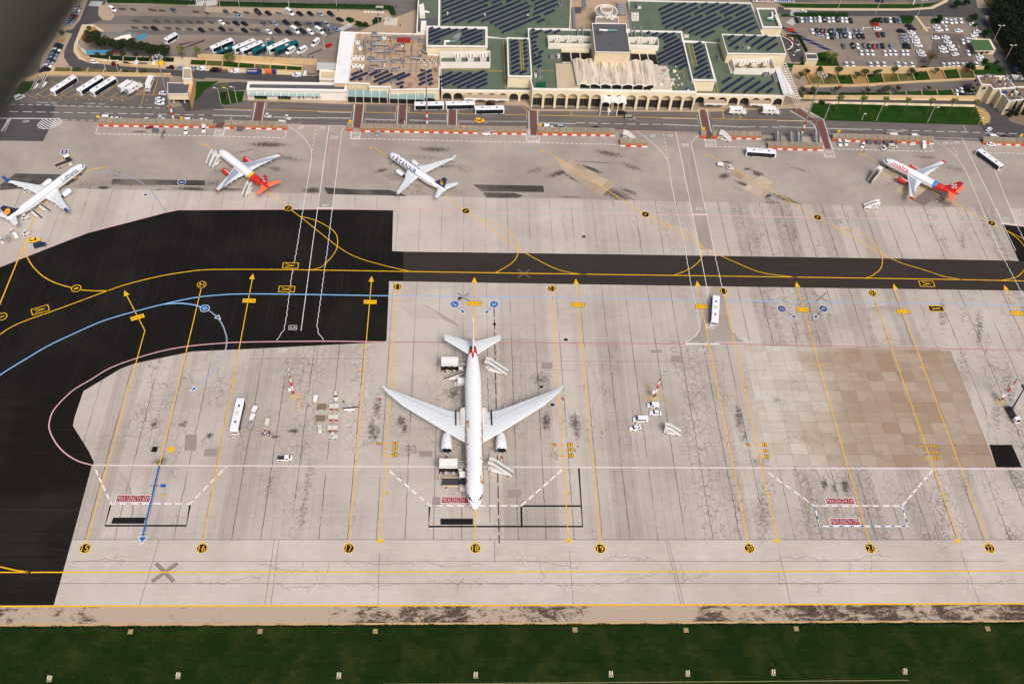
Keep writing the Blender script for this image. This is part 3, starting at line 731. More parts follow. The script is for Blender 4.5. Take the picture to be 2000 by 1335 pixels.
for a,c in(([(184,911),(217,983),(371,983),(442,911)],m_r),([(755,914),(840,987),(1018,987),(1101,914)],m_r),([(1493,917),(1591,987.3),(1762,987.3),(1822,917)],m_r),([(1591,988),(1601,1027),(1773,1027),(1762,988)],m_bl)):
 ln(a,.62,m_w,Z1);ln(a,.26 if c is m_r else .4,c,Z2,dash=(1.6,2.0))
for a in([(839,989),(837,1027.5),(1138,1027.5),(1130.5,914)],[(1018,989),(1019,1027)],[(1018,987.5),(1136,987.5)],[(216,986),(205,1026),(364,1026),(371,986)]):ln(a,.65,m_k,Z1-.003)
for q in([(860,1012),(924,1012),(924,1024),(860,1024)],[(221,1010),(285,1010),(281,1022),(217,1022)]):mk_.face([(x,y,Z1)for x,y in W(q)][::-1],m_k)
ln([(965,600),(975,1062)],.35,m_k,Z2,dash=(5.2,1.0));arrow(966,638,ang((965,600),(966,640)),m_k,1.9,.8)
for u,v,tx,wm in((260.5,973,'MAX LENGTH 65M',10.8),(893,976,'MAXLENGTH 71M',10.6),(1641,978,'MAXLENGTH 71M',9.9),(1650.5,1018.5,'MAXLENGTH 77M',10.1)):
 rect(u,v,wm+.5,2.7,m_w,Z4);rect(u,v,wm,2.3,m_r,Z5);text_ground(mk_,tx,u,v,wm-.6,1.75,0,Z5+.005,WHITE)
A1=[[(561,245),(588,264.5),(604.6,285),(608.6,303),(604.6,333),(592,408)],[(592,408),(579,490),(569,542.7),(560,615.5),(555,643),(540,664.4)],[(675,248),(668,256),(664,285),(649,408)],[(649,408),(639.5,487),(619,635.5),(622,650),(632,664)],[(1244,256),(1282.6,286.7),(1305,317),(1311,357.5),(1327,432)],[(1327,432),(1338.5,487),(1349,552.8),(1361.4,605.4),(1367,640.6),(1359,655.6),(1339,668)],[(1366.5,262.5),(1353,276.6),(1353,295),(1379.6,416)],[(1379.6,416),(1394,487),(1410,560)],[(1431.6,645.6),(1444,660),(1468,668)],[(1824.5,274.6),(1855,295),(1877,319),(1893,349),(1952,489)],[(1952,489),(1999,578)],[(1986,440),(2040,545)]]
for p in A1:
 lower=p[0][1]>=408
 ln(p,.22,m_w,Z2,smooth=not lower,zig=.14 if lower else 0)
for p in([(643,245),(609.5,485),(588,645.6)],[(1320,258),(1366,485),(1386.5,593)],[(1879,270.5),(1984,490)],[(1923.5,285),(1986,440)]):ln(p,.25,m_w,Z2)
for p in([(618,245),(609,300)],[(1296,262),(1306,316)],[(1855,272),(1873,310)]):ln(p,.25,m_w,Z2,dash=(1.5,1.2))
ln([(620,406.5),(649,406.5)],.5,m_w,Z3);ln([(1353,418.5),(1380,419)],.5,m_w,Z3);ln([(1339,671.5),(1405,671.8)],.6,m_w,Z3);ln([(1957,436.5),(1984,439)],.5,m_w,Z3)
for u,v,tx,r in((588,249.5,'STOP',.6),(630,249.5,'STOP',0),(635.5,400.5,'STOP',PI),(552.5,685,'STOP',0),(1371.5,684,'STOP',0),(1275.5,266,'STOP',.45),(1309,265.5,'STOP',0),(1365,407.5,'STOP',PI),(1847,280.5,'STOP',.45),(1869,278.5,'STOP',0),(1965,426.5,'STOP',PI),(50.5,237.5,'STOP',0)):
 text_ground(mk_,tx,u,v,2.7,1.7,r,Z4,m_w)
for u,v,tx,r in((572,639.5,'A-A',0),(653,269,'A-A',PI),(1386.5,637,'B-B',0),(1338.5,283.5,'B-B',PI),(1901,295.5,'C-C',PI)):
 x,y=P(u,v)
 for a,b in(((-1.5,-1.05),(1.5,-1.05)),((1.5,-1.05),(1.5,1.05)),((1.5,1.05),(-1.5,1.05)),((-1.5,1.05),(-1.5,-1.05))):ribbon(mk_,[(x+a[0],y+a[1]),(x+b[0],y+b[1])],.16,Z4+random.random()*.004,m_w)
 text_ground(mk_,tx,u,v,2.2,1.3,r,Z4,m_w)
for u,v in(ZB2(1410,173)[0],ZB2(1383,350)[0],ZD2(1410,240)[0],ZD2(1447,415)[0],ZF2(1462,303)[0],ZF2(1545,475)[0]):
 disc(u,v,.95,m_w,Z4);disc(u,v,.8,m_r,Z5);text_ground(mk_,'30',u,v,.9,.7,PI,Z5+.004,m_w)
for u,v,wm,hm in((428.6,258.5,3.8,5.4),(694.6,263.5,3.9,5.8),(1041,270.5,5.8,4.6),(1387.6,277.6,4.8,6.2),(1619,300,4.6,5.2)):
 x,y=P(u,v)
 for a,b in(((-.5,-.5),(.5,-.5)),((.5,-.5),(.5,.5)),((-.5,.5),(-.5,-.5))):ribbon(mk_,[(x+a[0]*wm,y+a[1]*hm),(x+b[0]*wm,y+b[1]*hm)],.3,Z4+random.random()*.004,m_w)
 text_ground(mk_,'KEEP',u,v-3,wm*.72,1.5,0,Z5,m_w);text_ground(mk_,'CLEAR',u,v+4,wm*.8,1.5,0,Z5,m_w)
for p in([(192,245),(187,261.5),(400,265.5),(557,269.5),(559,253)],[(684.5,256),(684,270.5),(1100,280),(1210,282.5)],[(1376,285.7),(1500,289)],[(1626,291),(1822.5,296),(1815,279.5)],[(1932,298),(2060,302)]):
 ln(p,.38,m_w,Z2,dash=(1.7,.5))
struct(mk_,'painted_markings')
# ================================================================ roads, car parks and lawns behind the apron
ROADN=[(-80,205),(330,212),(360,205),(480,196),(680,200),(1030,208),(1370,217),(1545,210),(1580,230),(1900,240),(2090,252)]
ROADS=[(2090,285),(1900,275),(1500,264),(1250,256),(1000,250.5),(700,245),(400,240),(190,238),(-80,230)]
sheet('service_road',ROADN+ROADS,0.020,m_road)
sheet('dark_road_patch',[(-80,196),(0,198),(108,207),(103,231),(-80,230)],0.024,m_road2)
sheet('dark_road_patch',[(-60,231),(106,232),(84,276),(-60,274)],0.024,m_road2)
sheet('coach_park',ZA(-100,900,230,830,480,740,1640,745,1620,1050,1200,1040,100,1010,-100,1010),0.022,m_lot2)
sheet('car_park',[(190,8),(400,10),(640,16),(790,24),(775,38),(720,60),(666,62),(660,116),(480,113),(345,112),(180,112),(165,60),(200,45),(186,22)],0.022,m_lot)
sheet('lot_lane',ZA(1020,150,1978,165,1978,240,850,235),0.026,m_road)
sheet('lot_lane',[(400,33),(660,46),(690,56),(665,62),(640,72),(500,70),(400,68),(230,68),(250,58),(640,66),(655,60),(640,53),(400,43)],0.026,m_road)
sheet('left_road',ZA(850,0,1040,0,1010,40,950,70,945,150,990,200,850,235,790,300,715,430,705,500,760,570,860,605,1300,650,1978,700,1978,770,1650,730,1200,700,860,690,700,660,620,590,620,490,690,330,630,310,640,295,700,285,775,190),0.028,m_road2)
sheet('lower_road',[(400,139),(520,146),(625,148),(625,161),(520,158),(400,152),(380,150),(380,138)],0.032,m_road2)
sheet('loop_road',ZB(-260,960,-60,900,30,840,120,805,330,790,410,800,400,870,240,880,160,905,130,950,150,1010,180,1050,-20,1060,-180,1080),0.028,m_road2)
sheet('top_road',[(180,-60),(835,-60),(835,40),(770,60),(690,60),(670,60),(735,45),(768,34),(765,20),(640,8),(400,0),(380,8),(350,2),(200,-2)],0.024,m_road)
sheet('plaza',[(700,62),(735,47),(812,20),(812,66)],0.030,m_pave)
sheet('plaza',[(400,14),(640,18),(765,24),(764,34),(735,46),(715,52),(668,48),(655,30),(400,24)],0.030,m_pave)
sheet('forecourt',[(678,196),(850,196),(860,200),(1036,198),(1036,213),(1362,216),(1362,210),(1535,205),(1600,195),(1590,212),(1545,212),(1370,219),(1040,217),(1020,205),(680,204),(484,197),(484,193)],0.030,m_pave)
sheet('left_pavement',ZA(500,700,780,190,860,0,800,0,700,130,640,250,500,400,400,560,380,700),0.024,m_pave)
sheet('parking_lane',ZA(-300,1000,380,690,480,430,700,60,700,-60,-300,-60),0.022,m_road)
sheet('left_lawn',ZA(140,900,210,790,330,785,300,860,200,920),0.026,m_lawn)
for c in((590,330,700,325,620,490,620,560,670,640,540,660,500,640),(590,400,630,370,640,360,600,420),(960,60,1050,45,1070,90,1110,160,1070,200,990,195,950,140)):
 sheet('pavement',ZA(*c),0.034,m_pave)
m_soil=mk('bare_soil',(172,132,76),0.9,0.15,0.8)
sheet('soil_bed',ZA(830,270,920,265,960,320,850,375,770,385),0.040,m_soil)
sheet('soil_bed',ZA(540,400,640,362,620,410,560,415),0.040,m_soil)
sheet('pavement',ZA(790,240,900,235,1010,300,960,325,920,262,830,268,760,400,745,480,800,560,880,600,860,607,760,570,712,500,715,430),0.036,m_kerb)
sheet('terrace_soil',ZA(500,650,1660,690,1660,745,480,720),0.026,m_kerb)
sheet('terrace_soil',[(340,111),(480,117),(590,129),(590,148),(400,138),(200,122),(165,110)],0.026,m_kerb)
sheet('small_lawn',ZB(-90,790,140,785,60,830,0,875,-60,880),0.034,m_lawn)
sheet('small_lawn',ZB(160,900,240,880,385,882,360,985,200,1015,145,1000,135,950),0.034,m_lawn)
sheet('small_lawn',ZA(1900,800,1975,785,1975,860,1940,930,1880,980,1860,960),0.042,m_lawn)
for c in((1355,190,1400,165,1445,185,1440,215,1400,225),(1435,240,1480,225,1560,230,1600,250,1570,265,1500,265),(1620,190,1660,175,1710,180,1700,210,1620,245)):
 sheet('flower_bed',ZB(*c),0.040,m_lawn)
sheet('right_car_park',[(1523,8),(1700,14),(1840,24),(1905,36),(1935,100),(1960,150),(1900,145),(1915,133),(1640,133),(1570,100),(1528,58),(1515,30)],0.022,m_lot)
sheet('dark_bays',ZE(1100,320,1380,330,1450,420,1480,520,1500,600,1540,665,920,660,1000,540,1080,540),0.026,asphalt('worn_bays',(104,94,88),(.2,.8,1),.3,(130,118,106)))
sheet('top_right_road',ZE(-400,70,0,105,860,105,1080,80,1200,30,1260,-60,1500,-60,1530,80,1978,80,2300,90,2300,150,1600,150,1700,400,1900,700,2000,800,1830,800,1690,560,1560,330,1480,170,1000,160,400,160,-400,130),0.030,m_road2)
sheet('far_road',ZE(-900,-80,1240,-80,1200,-10,1130,20,870,35,0,30,-900,0),0.024,m_road)
sheet('far_lawn',ZE(-400,35,0,40,870,42,1130,25,1230,-20,1150,30,1060,68,860,82,0,80,-330,72),0.034,m_lawn)
sheet('far_kerb',ZE(-340,80,860,88,1080,72,1220,0,1260,-20,1240,20,1100,88,860,105,0,104,-340,92),0.036,m_kerb)
for c in((-370,135,260,140,270,165,-370,165),(480,205,540,170,590,180,570,235,490,235),(785,180,890,178,900,228,800,232),(1075,190,1180,165,1190,230,1075,232),(0,510,90,500,160,540,200,655,-480,655,-480,600,-200,620),(1560,600,1700,610,1790,660,1800,725,1490,720,1490,665,1580,662)):
 sheet('planted_bed',ZE(*c),0.038,m_lawn)
for u,v in((1526,53.5),(1545,62),(1559,70),(1575,78),(1592,86),(1609,94)):
 x,y=P(u,v);mb=MB();mb.face([(x-4.2,y+1,.04),(x+.6,y-1.6,.04),(x+4.6,y-1.7,.04),(x-.4,y+1.4,.04)],mk('bay_navy',(38,46,88),.7));struct(mb,'reserved_bay')
sheet('right_lower_road',ZE(-200,845,60,845,900,795,1500,765,1480,820,1450,880,1290,868,200,905,-200,900),0.030,m_road)
sheet('terrace_soil',ZE(-160,655,1560,660,1480,770,900,795,100,850,-100,850),0.026,mk('terrace_earth',(150,122,78),.9,.15,.6))
sheet('terrace_soil',ZE(-200,900,200,905,1290,868,1500,880,1530,940,900,930,-200,940),0.032,m_dryg)
sheet('palm_road',ZE(-180,955,1500,970,1600,990,1740,1060,1850,1170,2080,1250,2200,1330,1600,1280,1560,1215,1650,1180,1660,1130,1600,1050,1500,1015,0,985,-180,975),0.028,m_road2)
sheet('pale_verge',ZE(-200,940,1520,945,1560,965,1500,975,500,965,-200,958),0.034,m_kerb)
LAWN=ZE(-55,995,0,1000,1520,1035,1590,1210,1000,1195,60,1165,-80,1080,-90,1040)
sheet('lawn',LAWN,0.040,m_lawn)
sheet('lawn_kerb',ZE(-30,978,1505,1012,1525,1035,-40,1003),0.036,mk('cream_kerb',(226,208,172),.85,.06,1))
sheet('house_yard',ZE(1540,950,1620,1000,1780,1120,1978,1225,2200,1230,2200,700,1500,720,1430,880),0.024,mk('yard_paving',(126,110,92),.9,.2,.6))
sheet('wood_floor',ZE(1620,180,1720,150,2300,130,2300,900,1990,780,1800,560,1690,330),0.034,mk('leaf_litter',(88,74,48),.95,.3,.4,dirt=(44,52,26),dscale=.1,damt=.7))
sheet('wood_floor',ZE(1570,-20,1620,60,1700,110,1900,100,2300,60,2300,-80,1500,-80),0.036,MATS['leaf_litter'])
rd=MB()
def rline(pts,w_,mat,z=.046,dash=None,zig=0):ln(pts,w_,mat,z,dash=dash,zig=zig,mb=rd)
for q in([(503,200),(515,200),(508,241),(495,241)],[(696,204),(708,204),(703,250),(691,250)],[(781,205),(792,205),(790,249),(778,249)],[(878,214),(889,214),(889,252),(877,252)],[(1035.6,216),(1047,216),(1048,264),(1036.6,264)],[(1367,215),(1377,214),(1389,271),(1378,271)],[(1545,213),(1562,212),(1595,238),(1587,241)],[(1595,238),(1606,236),(1623,291),(1612,291)],[(424,240),(439,240),(435,250),(418,250)]):
 mk_pts=W(q);rd.face([(x,y,.038)for x,y in mk_pts][::-1],m_redpave)
for a in([(500,200),(492,241)],[(518,200),(511,241)],[(693,204),(688,250)],[(711,204),(706,250)],[(778,206),(775,249)],[(795,206),(793,249)],[(875,214),(874,252)],[(892,214),(892,252)],[(1033,217),(1033.5,264)],[(1050,217),(1051,264)],[(1364,215),(1374.5,271)],[(1380,214),(1392,271)],[(1543,216),(1590,244),(1609,291)],[(1566,212),(1608,233),(1626,291)]):
 rline(a,.3,m_w)
m_yr=mk('road_yellow',(216,168,60),.7,.1,1)
for a in(ZB(190,1050,465,1062,480,990),ZB(600,990,592,1062,1430,1082,1440,1015),ZB(1555,1015,1550,1085,1845,1092,1855,1020),ZB(1975,1025,1970,1095),ZC(-5,1090,360,1100,362,1062),ZC(475,1065,472,1100,640,1105),ZC(920,1108,1130,1112,1135,1065,1085,1035),ZC(1252,1065,1255,1115,1978,1128),ZD(0,1128,800,1145,800,1110),ZD(905,1065,935,1148,1860,1168,1700,1080),ZD(1040,1065,1055,1148),ZD(1215,1110,1222,1155),ZC(1560,1070,1562,1118)):
 rline(a,.3,m_yr)
for a in(ZB(90,1060,455,1070,450,1122,75,1112),ZB(660,1130,1080,1140),ZB(1090,1082,1420,1090,1412,1142,1085,1135),ZB(1545,1210,1550,1150,1840,1160,1838,1095),ZB(1925,1215,1928,1165),ZC(0,1160,358,1170,358,1110),ZC(475,1220,475,1170,1130,1175,1130,1118),ZC(1255,1235,1258,1185,1610,1195),ZD(460,1142,805,1150,820,1215,470,1200),ZD(965,1275,945,1212,1290,1228),ZD(1570,1168,1910,1172,1930,1235,1590,1222),ZE(110,1300,80,1240,420,1250),ZE(1390,1212,1422,1275,1400,1275)):
 rline(a,.22,m_w)
for a in(ZB(80,1118,440,1126),ZB(665,1136,1080,1146),ZB(1090,1140,1410,1148),ZB(1550,1156,1838,1166),ZC(0,1165,355,1176),ZC(480,1180,760,1185),ZC(1262,1190,1600,1200),ZD(470,1206,810,1220),ZD(950,1218,1280,1234),ZD(1590,1228,1925,1240),ZE(90,1246,420,1256),ZB(800,1195,940,1200),ZE(120,1295,440,1305)):
 rline(a,.14,m_w,.050,zig=.35)
for a in([(18,218),(1978/4.945,225)],ZC(1610,1188,1978,1196),ZD(0,1197,460,1204),ZD(1280,1226,1590,1230),ZE(420,1248,1978,1295)):
 rline(a,.28,m_w,dash=(4.2,1.8))
for a in(ZA(100,1008,1600,1045),ZA(600,1160,950,1165)):rline(a,.25,m_w,dash=(2.6,1.2))
rline([(-60,231),(118,232)],.45,m_w,.048)
rline([(560,244),(645,246)],.25,m_pk);rline([(645,246),(677,246.5)],.3,m_w,dash=(.8,.6));rline([(1200,254),(1320,258)],.25,m_pk);rline([(1320,258),(1366,259)],.3,m_w,dash=(.8,.6));rline([(1820,269),(1880,270.5)],.25,m_pk);rline([(1880,270.5),(1922,272)],.3,m_w,dash=(.8,.6))
def insidep(x,y,p):
 r=False;n=len(p)
 for i in range(n):
  x0,y0=p[i];x1,y1=p[i-1]
  if(y0>y)!=(y1>y)and x<(x1-x0)*(y-y0)/(y1-y0)+x0:r=not r
 return r
EL=ZA(430,1153,600,1153,600,1178,560,1210,480,1240,420,1248,372,1238,362,1212,388,1175)
for i in range(13):
 c_=-66+i*14.5;seg=[]
 for k in range(60):
  u,v=60+k,233+(k-0)*.62-20+(60-c_*1.0)*.0+c_*.62*.55
  if insidep(u,v,EL):seg.append((u,v))
 if len(seg)>2:rline([seg[0],seg[-1]],.42,m_w)
ln([(118,233),(121,239),(112,246),(98,251),(84,252),(75,248),(74,243),(84,233)],.25,m_w,.046,smooth=True,mb=rd)
for i in range(8):
 v=233+i*2.9;u=18-i*1.8;rline([(u-3.5,v+2.5),(u+2.5,v-1)],.45,m_w)
rline([(15,233),(4,257),(9,258),(21,233)],.2,m_w)
for a in(ZA(245,905,315,942,420,880,560,800),ZA(350,905,430,945,560,870),ZA(480,905,555,948,640,900,720,860),ZA(580,905,665,950,760,890,900,800),ZA(720,910,810,952,900,890),ZA(860,915,930,955,1010,900,1150,805),ZA(960,920,1040,958,1190,870),ZA(1090,932,1150,962,1180,935),ZA(1175,930,1250,962,1420,830,1355,1030),ZA(1310,915,1555,918),ZA(1480,915,1525,765),ZA(1140,805,1420,830),ZA(500,790,590,830),ZA(780,790,860,850)):
 rline(a,.2,m_yr)
for i in range(6):rline(ZA(1330+i*14,905-i*12,1400,895-i*10),.2,m_yr)
for i,(a,b)in enumerate(((355,952),(480,955),(590,958),(735,960),(858,962),(980,965),(1080,968),(1182,970),(1415,972))):u,v=ZA(a,b)[0];text_ground(rd,'7654321 9'[i]if i!=7 else '8',u,v,.8,1.3,0,.046,m_yr)
text_ground(rd,'COACHES   ONLY',*ZA(455,993)[0],9.6,1.1,0,.046,m_w);text_ground(rd,'CTLEDPC   ONLY',*ZA(915,1003)[0],9.6,1.1,0,.046,m_w)
text_ground(rd,'SLOW',*ZB(252,1152)[0],2.4,1.3,PI/2,.046,m_w)
def zebra(a,b,wdt,n):
 p,q=P(*a),P(*b);L=math.hypot(q[0]-p[0],q[1]-p[1]);dx,dy=(q[0]-p[0])/L,(q[1]-p[1])/L
 for i in range(n):
  t_=(i+.25)/n*L;x,y=p[0]+dx*t_,p[1]+dy*t_
  h=L/n*.5
  rd.face([(x-dy*s*wdt/2+dx*e,y+dx*s*wdt/2+dy*e,.048)for s,e in((-1,0),(-1,h),(1,h),(1,0))],m_w)
zebra(ZA(865,35)[0],ZA(985,42)[0],4.5,8);zebra(ZB(1305,292)[0],ZB(1410,240)[0],3.2,8);zebra(ZB(1735,205)[0],ZB(1860,215)[0],7,9);zebra(ZE(-240,160)[0],ZE(-225,95)[0],5,8);zebra(ZE(-290,235)[0],ZE(-230,190)[0],4,6);zebra((368,6),(398,7),5,9);zebra((402,8),(424,4),5,7)
for i in range(7):a,b=ZE(1515+i*10,1045+i*25,1590+(i>0)*50-(i==6)*40,1075+i*22);rline([a,b],.55,m_y)
for q in(ZE(0,845,550,830),ZE(420,270,480,272),ZE(1015,270,1075,278),ZE(490,412,560,412),ZE(1060,440,1070,475),ZE(1340,430,1360,470)):rline(q,.2,m_w)
for i in range(26):
 rline([(400+i*10,15+i*.1),(407+i*10,23+i*.25)],.12,mk('rib_line',(150,130,112),.9),.042)  # thin brown lines across the plaza paving
for a in(ZE(850,470,880,500),ZE(0,20,900,26)):rline(a,.25,m_yr)
for p in(ZA(1020,250,1978,262),ZB(0,262,640,270),ZB(0,155,600,160)):rline(p,.12,mk('lot_seam',(92,82,74),.9),.040)
struct(rd,'road_markings')
op=MB();m_oil=mk('oil_patch',(78,70,64),.8,.3,1.5)
for a,b in((1180,90),(1290,95),(1470,98),(1565,105),(1890,115),(1320,205),(1510,208),(1620,210),(1725,212),(1830,215),(1930,218),(1300,270),(1410,270),(1620,275),(1720,280),(1830,285)):
 u,v=ZA(a,b)[0];x,y=P(u,v);op.face([(x+2.2*math.cos(k)*random.uniform(.7,1.2),y+1.2*math.sin(k)*random.uniform(.6,1.2)-.35*2*math.cos(k),.034)for k in[i*PI/5 for i in range(10)]],m_oil)
for a,b in((60,220),(210,225),(640,220),(1130,225),(60,290),(250,290),(460,290),(700,295),(20,130),(300,125),(400,125),(710,130)):
 u,v=ZB(a,b)[0];x,y=P(u,v);op.face([(x+2.0*math.cos(k)*random.uniform(.7,1.2),y+1.1*math.sin(k)*random.uniform(.6,1.2)-.35*2*math.cos(k),.034)for k in[i*PI/5 for i in range(10)]],m_oil)
for p in(ZA(1720,480,1850,430,1978,380,1978,400,1850,450),ZA(1720,430,1900,395,1880,405,1740,445),ZB(0,480,60,450,60,470,0,495)):op.face([(x,y,.034)for x,y in W(p)][::-1],m_oil)
struct(op,'oil_patches')
# ================================================================ buildings
m_parap=mk('white_parapet',(236,232,224),0.8,0.04,.5)
m_brroof=mk('stained_brown_roof',(178,152,124),0.9,0.2,0.35,dirt=(104,82,64),dscale=0.16,damt=0.85)
m_greyroof=mk('grey_felt_roof',(92,92,94),0.85,0.08,0.5,dirt=(72,72,76),dscale=.2,damt=.4)
m_tealglass=mk('pale_teal_glazing',(150,176,168),0.25,0.08,1)
def pv_mat():
 m,t,b=new_mat('solar_cells');pos=N(t,'TexCoord').outputs['UV']
 b.inputs['Base Color'].default_value=(*lin((24,30,58)),1);b.inputs['Roughness'].default_value=0.4;return m
m_pv=pv_mat();m_pvf=mk('panel_frame',(150,152,160),.4,.05)
def poly_z(pts,z):return[P(u,v,z)for u,v in pts]
def block(parent,pts,z,z0=0.0,wall=CREAM,roof=GROOF,par=0.7,parw=0.45,name_wall='wall',name_roof='roof',parmat=None,lip=.55,open_front=False):
 """a volume whose roof outline was surveyed at height z, with walls, roof deck and parapet"""
 p=poly_z(pts,z)
 n=len(p);a=sum(p[i][0]*p[(i+1)%n][1]-p[(i+1)%n][0]*p[i][1]for i in range(n))
 if a<0:p=p[::-1]
 mb=MB();ym=min(q[1]for q in p)
 for i in range(n):
  (xa,ya),(xb,yb)=p[i],p[(i+1)%n]
  if open_front and ya<ym+4 and yb<ym+4 and abs(xb-xa)>12:continue
  mb.face([(xa,ya,z0),(xb,yb,z0),(xb,yb,z-lip),(xa,ya,z-lip)],wall)
 wo=mb.build(name_wall,parent)
 mb=MB();mb.face([(x,y,z-lip+.01)for x,y in p],roof);ro=mb.build(name_roof,parent)
 if par:
  inner=[]
  for i in range(n):
   (x0,y0),(x1,y1),(x2,y2)=p[i-1],p[i],p[(i+1)%n]
   d1=Vector((x1-x0,y1-y0)).normalized();d2=Vector((x2-x1,y2-y1)).normalized()
   n1=Vector((-d1.y,d1.x));n2=Vector((-d2.y,d2.x));b_=(n1+n2);b_=b_/max(.3,b_.length_squared)*2 if b_.length>.01 else n1
   inner.append((x1+b_.x*parw,y1+b_.y*parw))
  mb=MB()
  for i in range(n):
   j=(i+1)%n
   o0,o1,i0,i1=p[i],p[j],inner[i],inner[j]
   mb.faces([(*o0,z-lip-.5),(*o1,z-lip-.5),(*o1,z),(*o0,z),(*i0,z-lip),(*i1,z-lip),(*i1,z),(*i0,z)],[(0,1,2,3),(3,2,6,7),(7,6,5,4)],parmat or m_parap)
  po=mb.build('parapet',ro)
  for v_ in po.data.vertices:pass
 return wo,ro
def inside(x,y,p):
 r=False;n=len(p)
 for i in range(n):
  x0,y0=p[i];x1,y1=p[i-1]
  if(y0>y)!=(y1>y)and x<(x1-x0)*(y-y0)/(y1-y0)+x0:r=not r
 return r
_a,_b=P(820+0,62,8),P(820+56.6,39,8)
_c,_d=ZC(190,405)[0],ZC(470,290)[0]
_a,_b=P(*_c,10.5),P(*_d,10.5)
PVD=Vector((_b[0]-_a[0],_b[1]-_a[1])).normalized();PVN=Vector((-PVD.y,PVD.x))
def pv_row(parent,a,b,z):
 """one tilted row of panels between two roof points"""
 d=Vector((b[0]-a[0],b[1]-a[1]));L=d.length;d.normalize();n=Vector((-d.y,d.x));k=max(1,int(L/1.15))
 mb=MB()
 for i in range(k):
  x0,x1=i*L/k+.05,(i+1)*L/k-.05
  q=lambda s,t_,h:(a[0]+d.x*s+n.x*t_,a[1]+d.y*s+n.y*t_,z+h)
  mb.face([q(x0,-.66,.25),q(x1,-.66,.25),q(x1,-.03,.45),q(x0,-.03,.45)],m_pv);mb.face([q(x0,.03,.45),q(x1,.03,.45),q(x1,.66,.65),q(x0,.66,.65)],m_pv)
 mb.face([q(0,.67,0),q(L,.67,0),q(L,.67,.64),q(0,.67,.64)],m_pvf);mb.face([q(L,-.68,0),q(0,-.68,0),q(0,-.68,.24),q(L,-.68,.24)][::-1],m_pvf)
 return mb.build('solar_panel_row',parent)
def pv_field(parent,pts,z,gap=3.4,brk=0.12,minl=3.5,off=0.0,maxl=60,seed=1):
 rr=random.Random(seed)
 p=poly_z(pts,z);cs=[x*PVN.x+y*PVN.y for x,y in p];ss=[x*PVD.x+y*PVD.y for x,y in p]
 c=min(cs)+gap*.5+off
 while c<max(cs):
  run=None;s=min(ss);cut=rr.uniform(.5,1)*maxl
  while s<max(ss)+1:
   ok=all(inside(PVD.x*s+PVN.x*(c+e),PVD.y*s+PVN.y*(c+e),p)for e in(-.9,.9))
   if ok and run is None:run=s
   if run is not None and(not ok or s-run>cut):
    if s-run>minl:pv_row(parent,(PVD.x*run+PVN.x*c,PVD.y*run+PVN.y*c),(PVD.x*(s-1)+PVN.x*c,PVD.y*(s-1)+PVN.y*c),z)
    run=None;cut=rr.uniform(.6,1)*maxl
    s+=1.2
   s+=.5
  c+=gap
def rows(parent,Z,lst,z):
 for q in lst:
  (a,b)=Z(*q);pv_row(parent,P(*a,z),P(*b,z),z)
def unit(parent,u,v,z,sx=2.4,sy=2.2,h=1.6,mat=None,name='cooling_unit'):
 mb=MB();x,y=P(u,v,z);mb.box(x-sx/2,x+sx/2,y-sy/2,y+sy/2,z,z+h,mat or CREAMW)
 nf=max(1,int(sx/1.1))
 for i in range(nf):
  for j in range(max(1,int(sy/1.1))):
   cx,cy=x-sx/2+(i+.5)*sx/nf,y-sy/2+(j+.5)*sy/max(1,int(sy/1.1))
   mb.prism([(cx+.38*math.cos(k),cy+.38*math.sin(k))for k in[q*PI/5 for q in range(10)]],z+h,z+h+.12,DGREY,CHASSIS)
 mb.box(x-sx/2-.02,x-sx/2+.3,y-sy/2-.02,y+sy/2+.02,z+.3,z+h-.3,DGREY)
 return mb.build(name,parent)
def pipe_run(mb,pts,z,r,mat=None,zt=None):
 q=[Vector((*P(u,v,z),z))for u,v in pts]
 for a,b in zip(q,q[1:]):mb.tube(a,b,r,mat or STEEL,n=6)
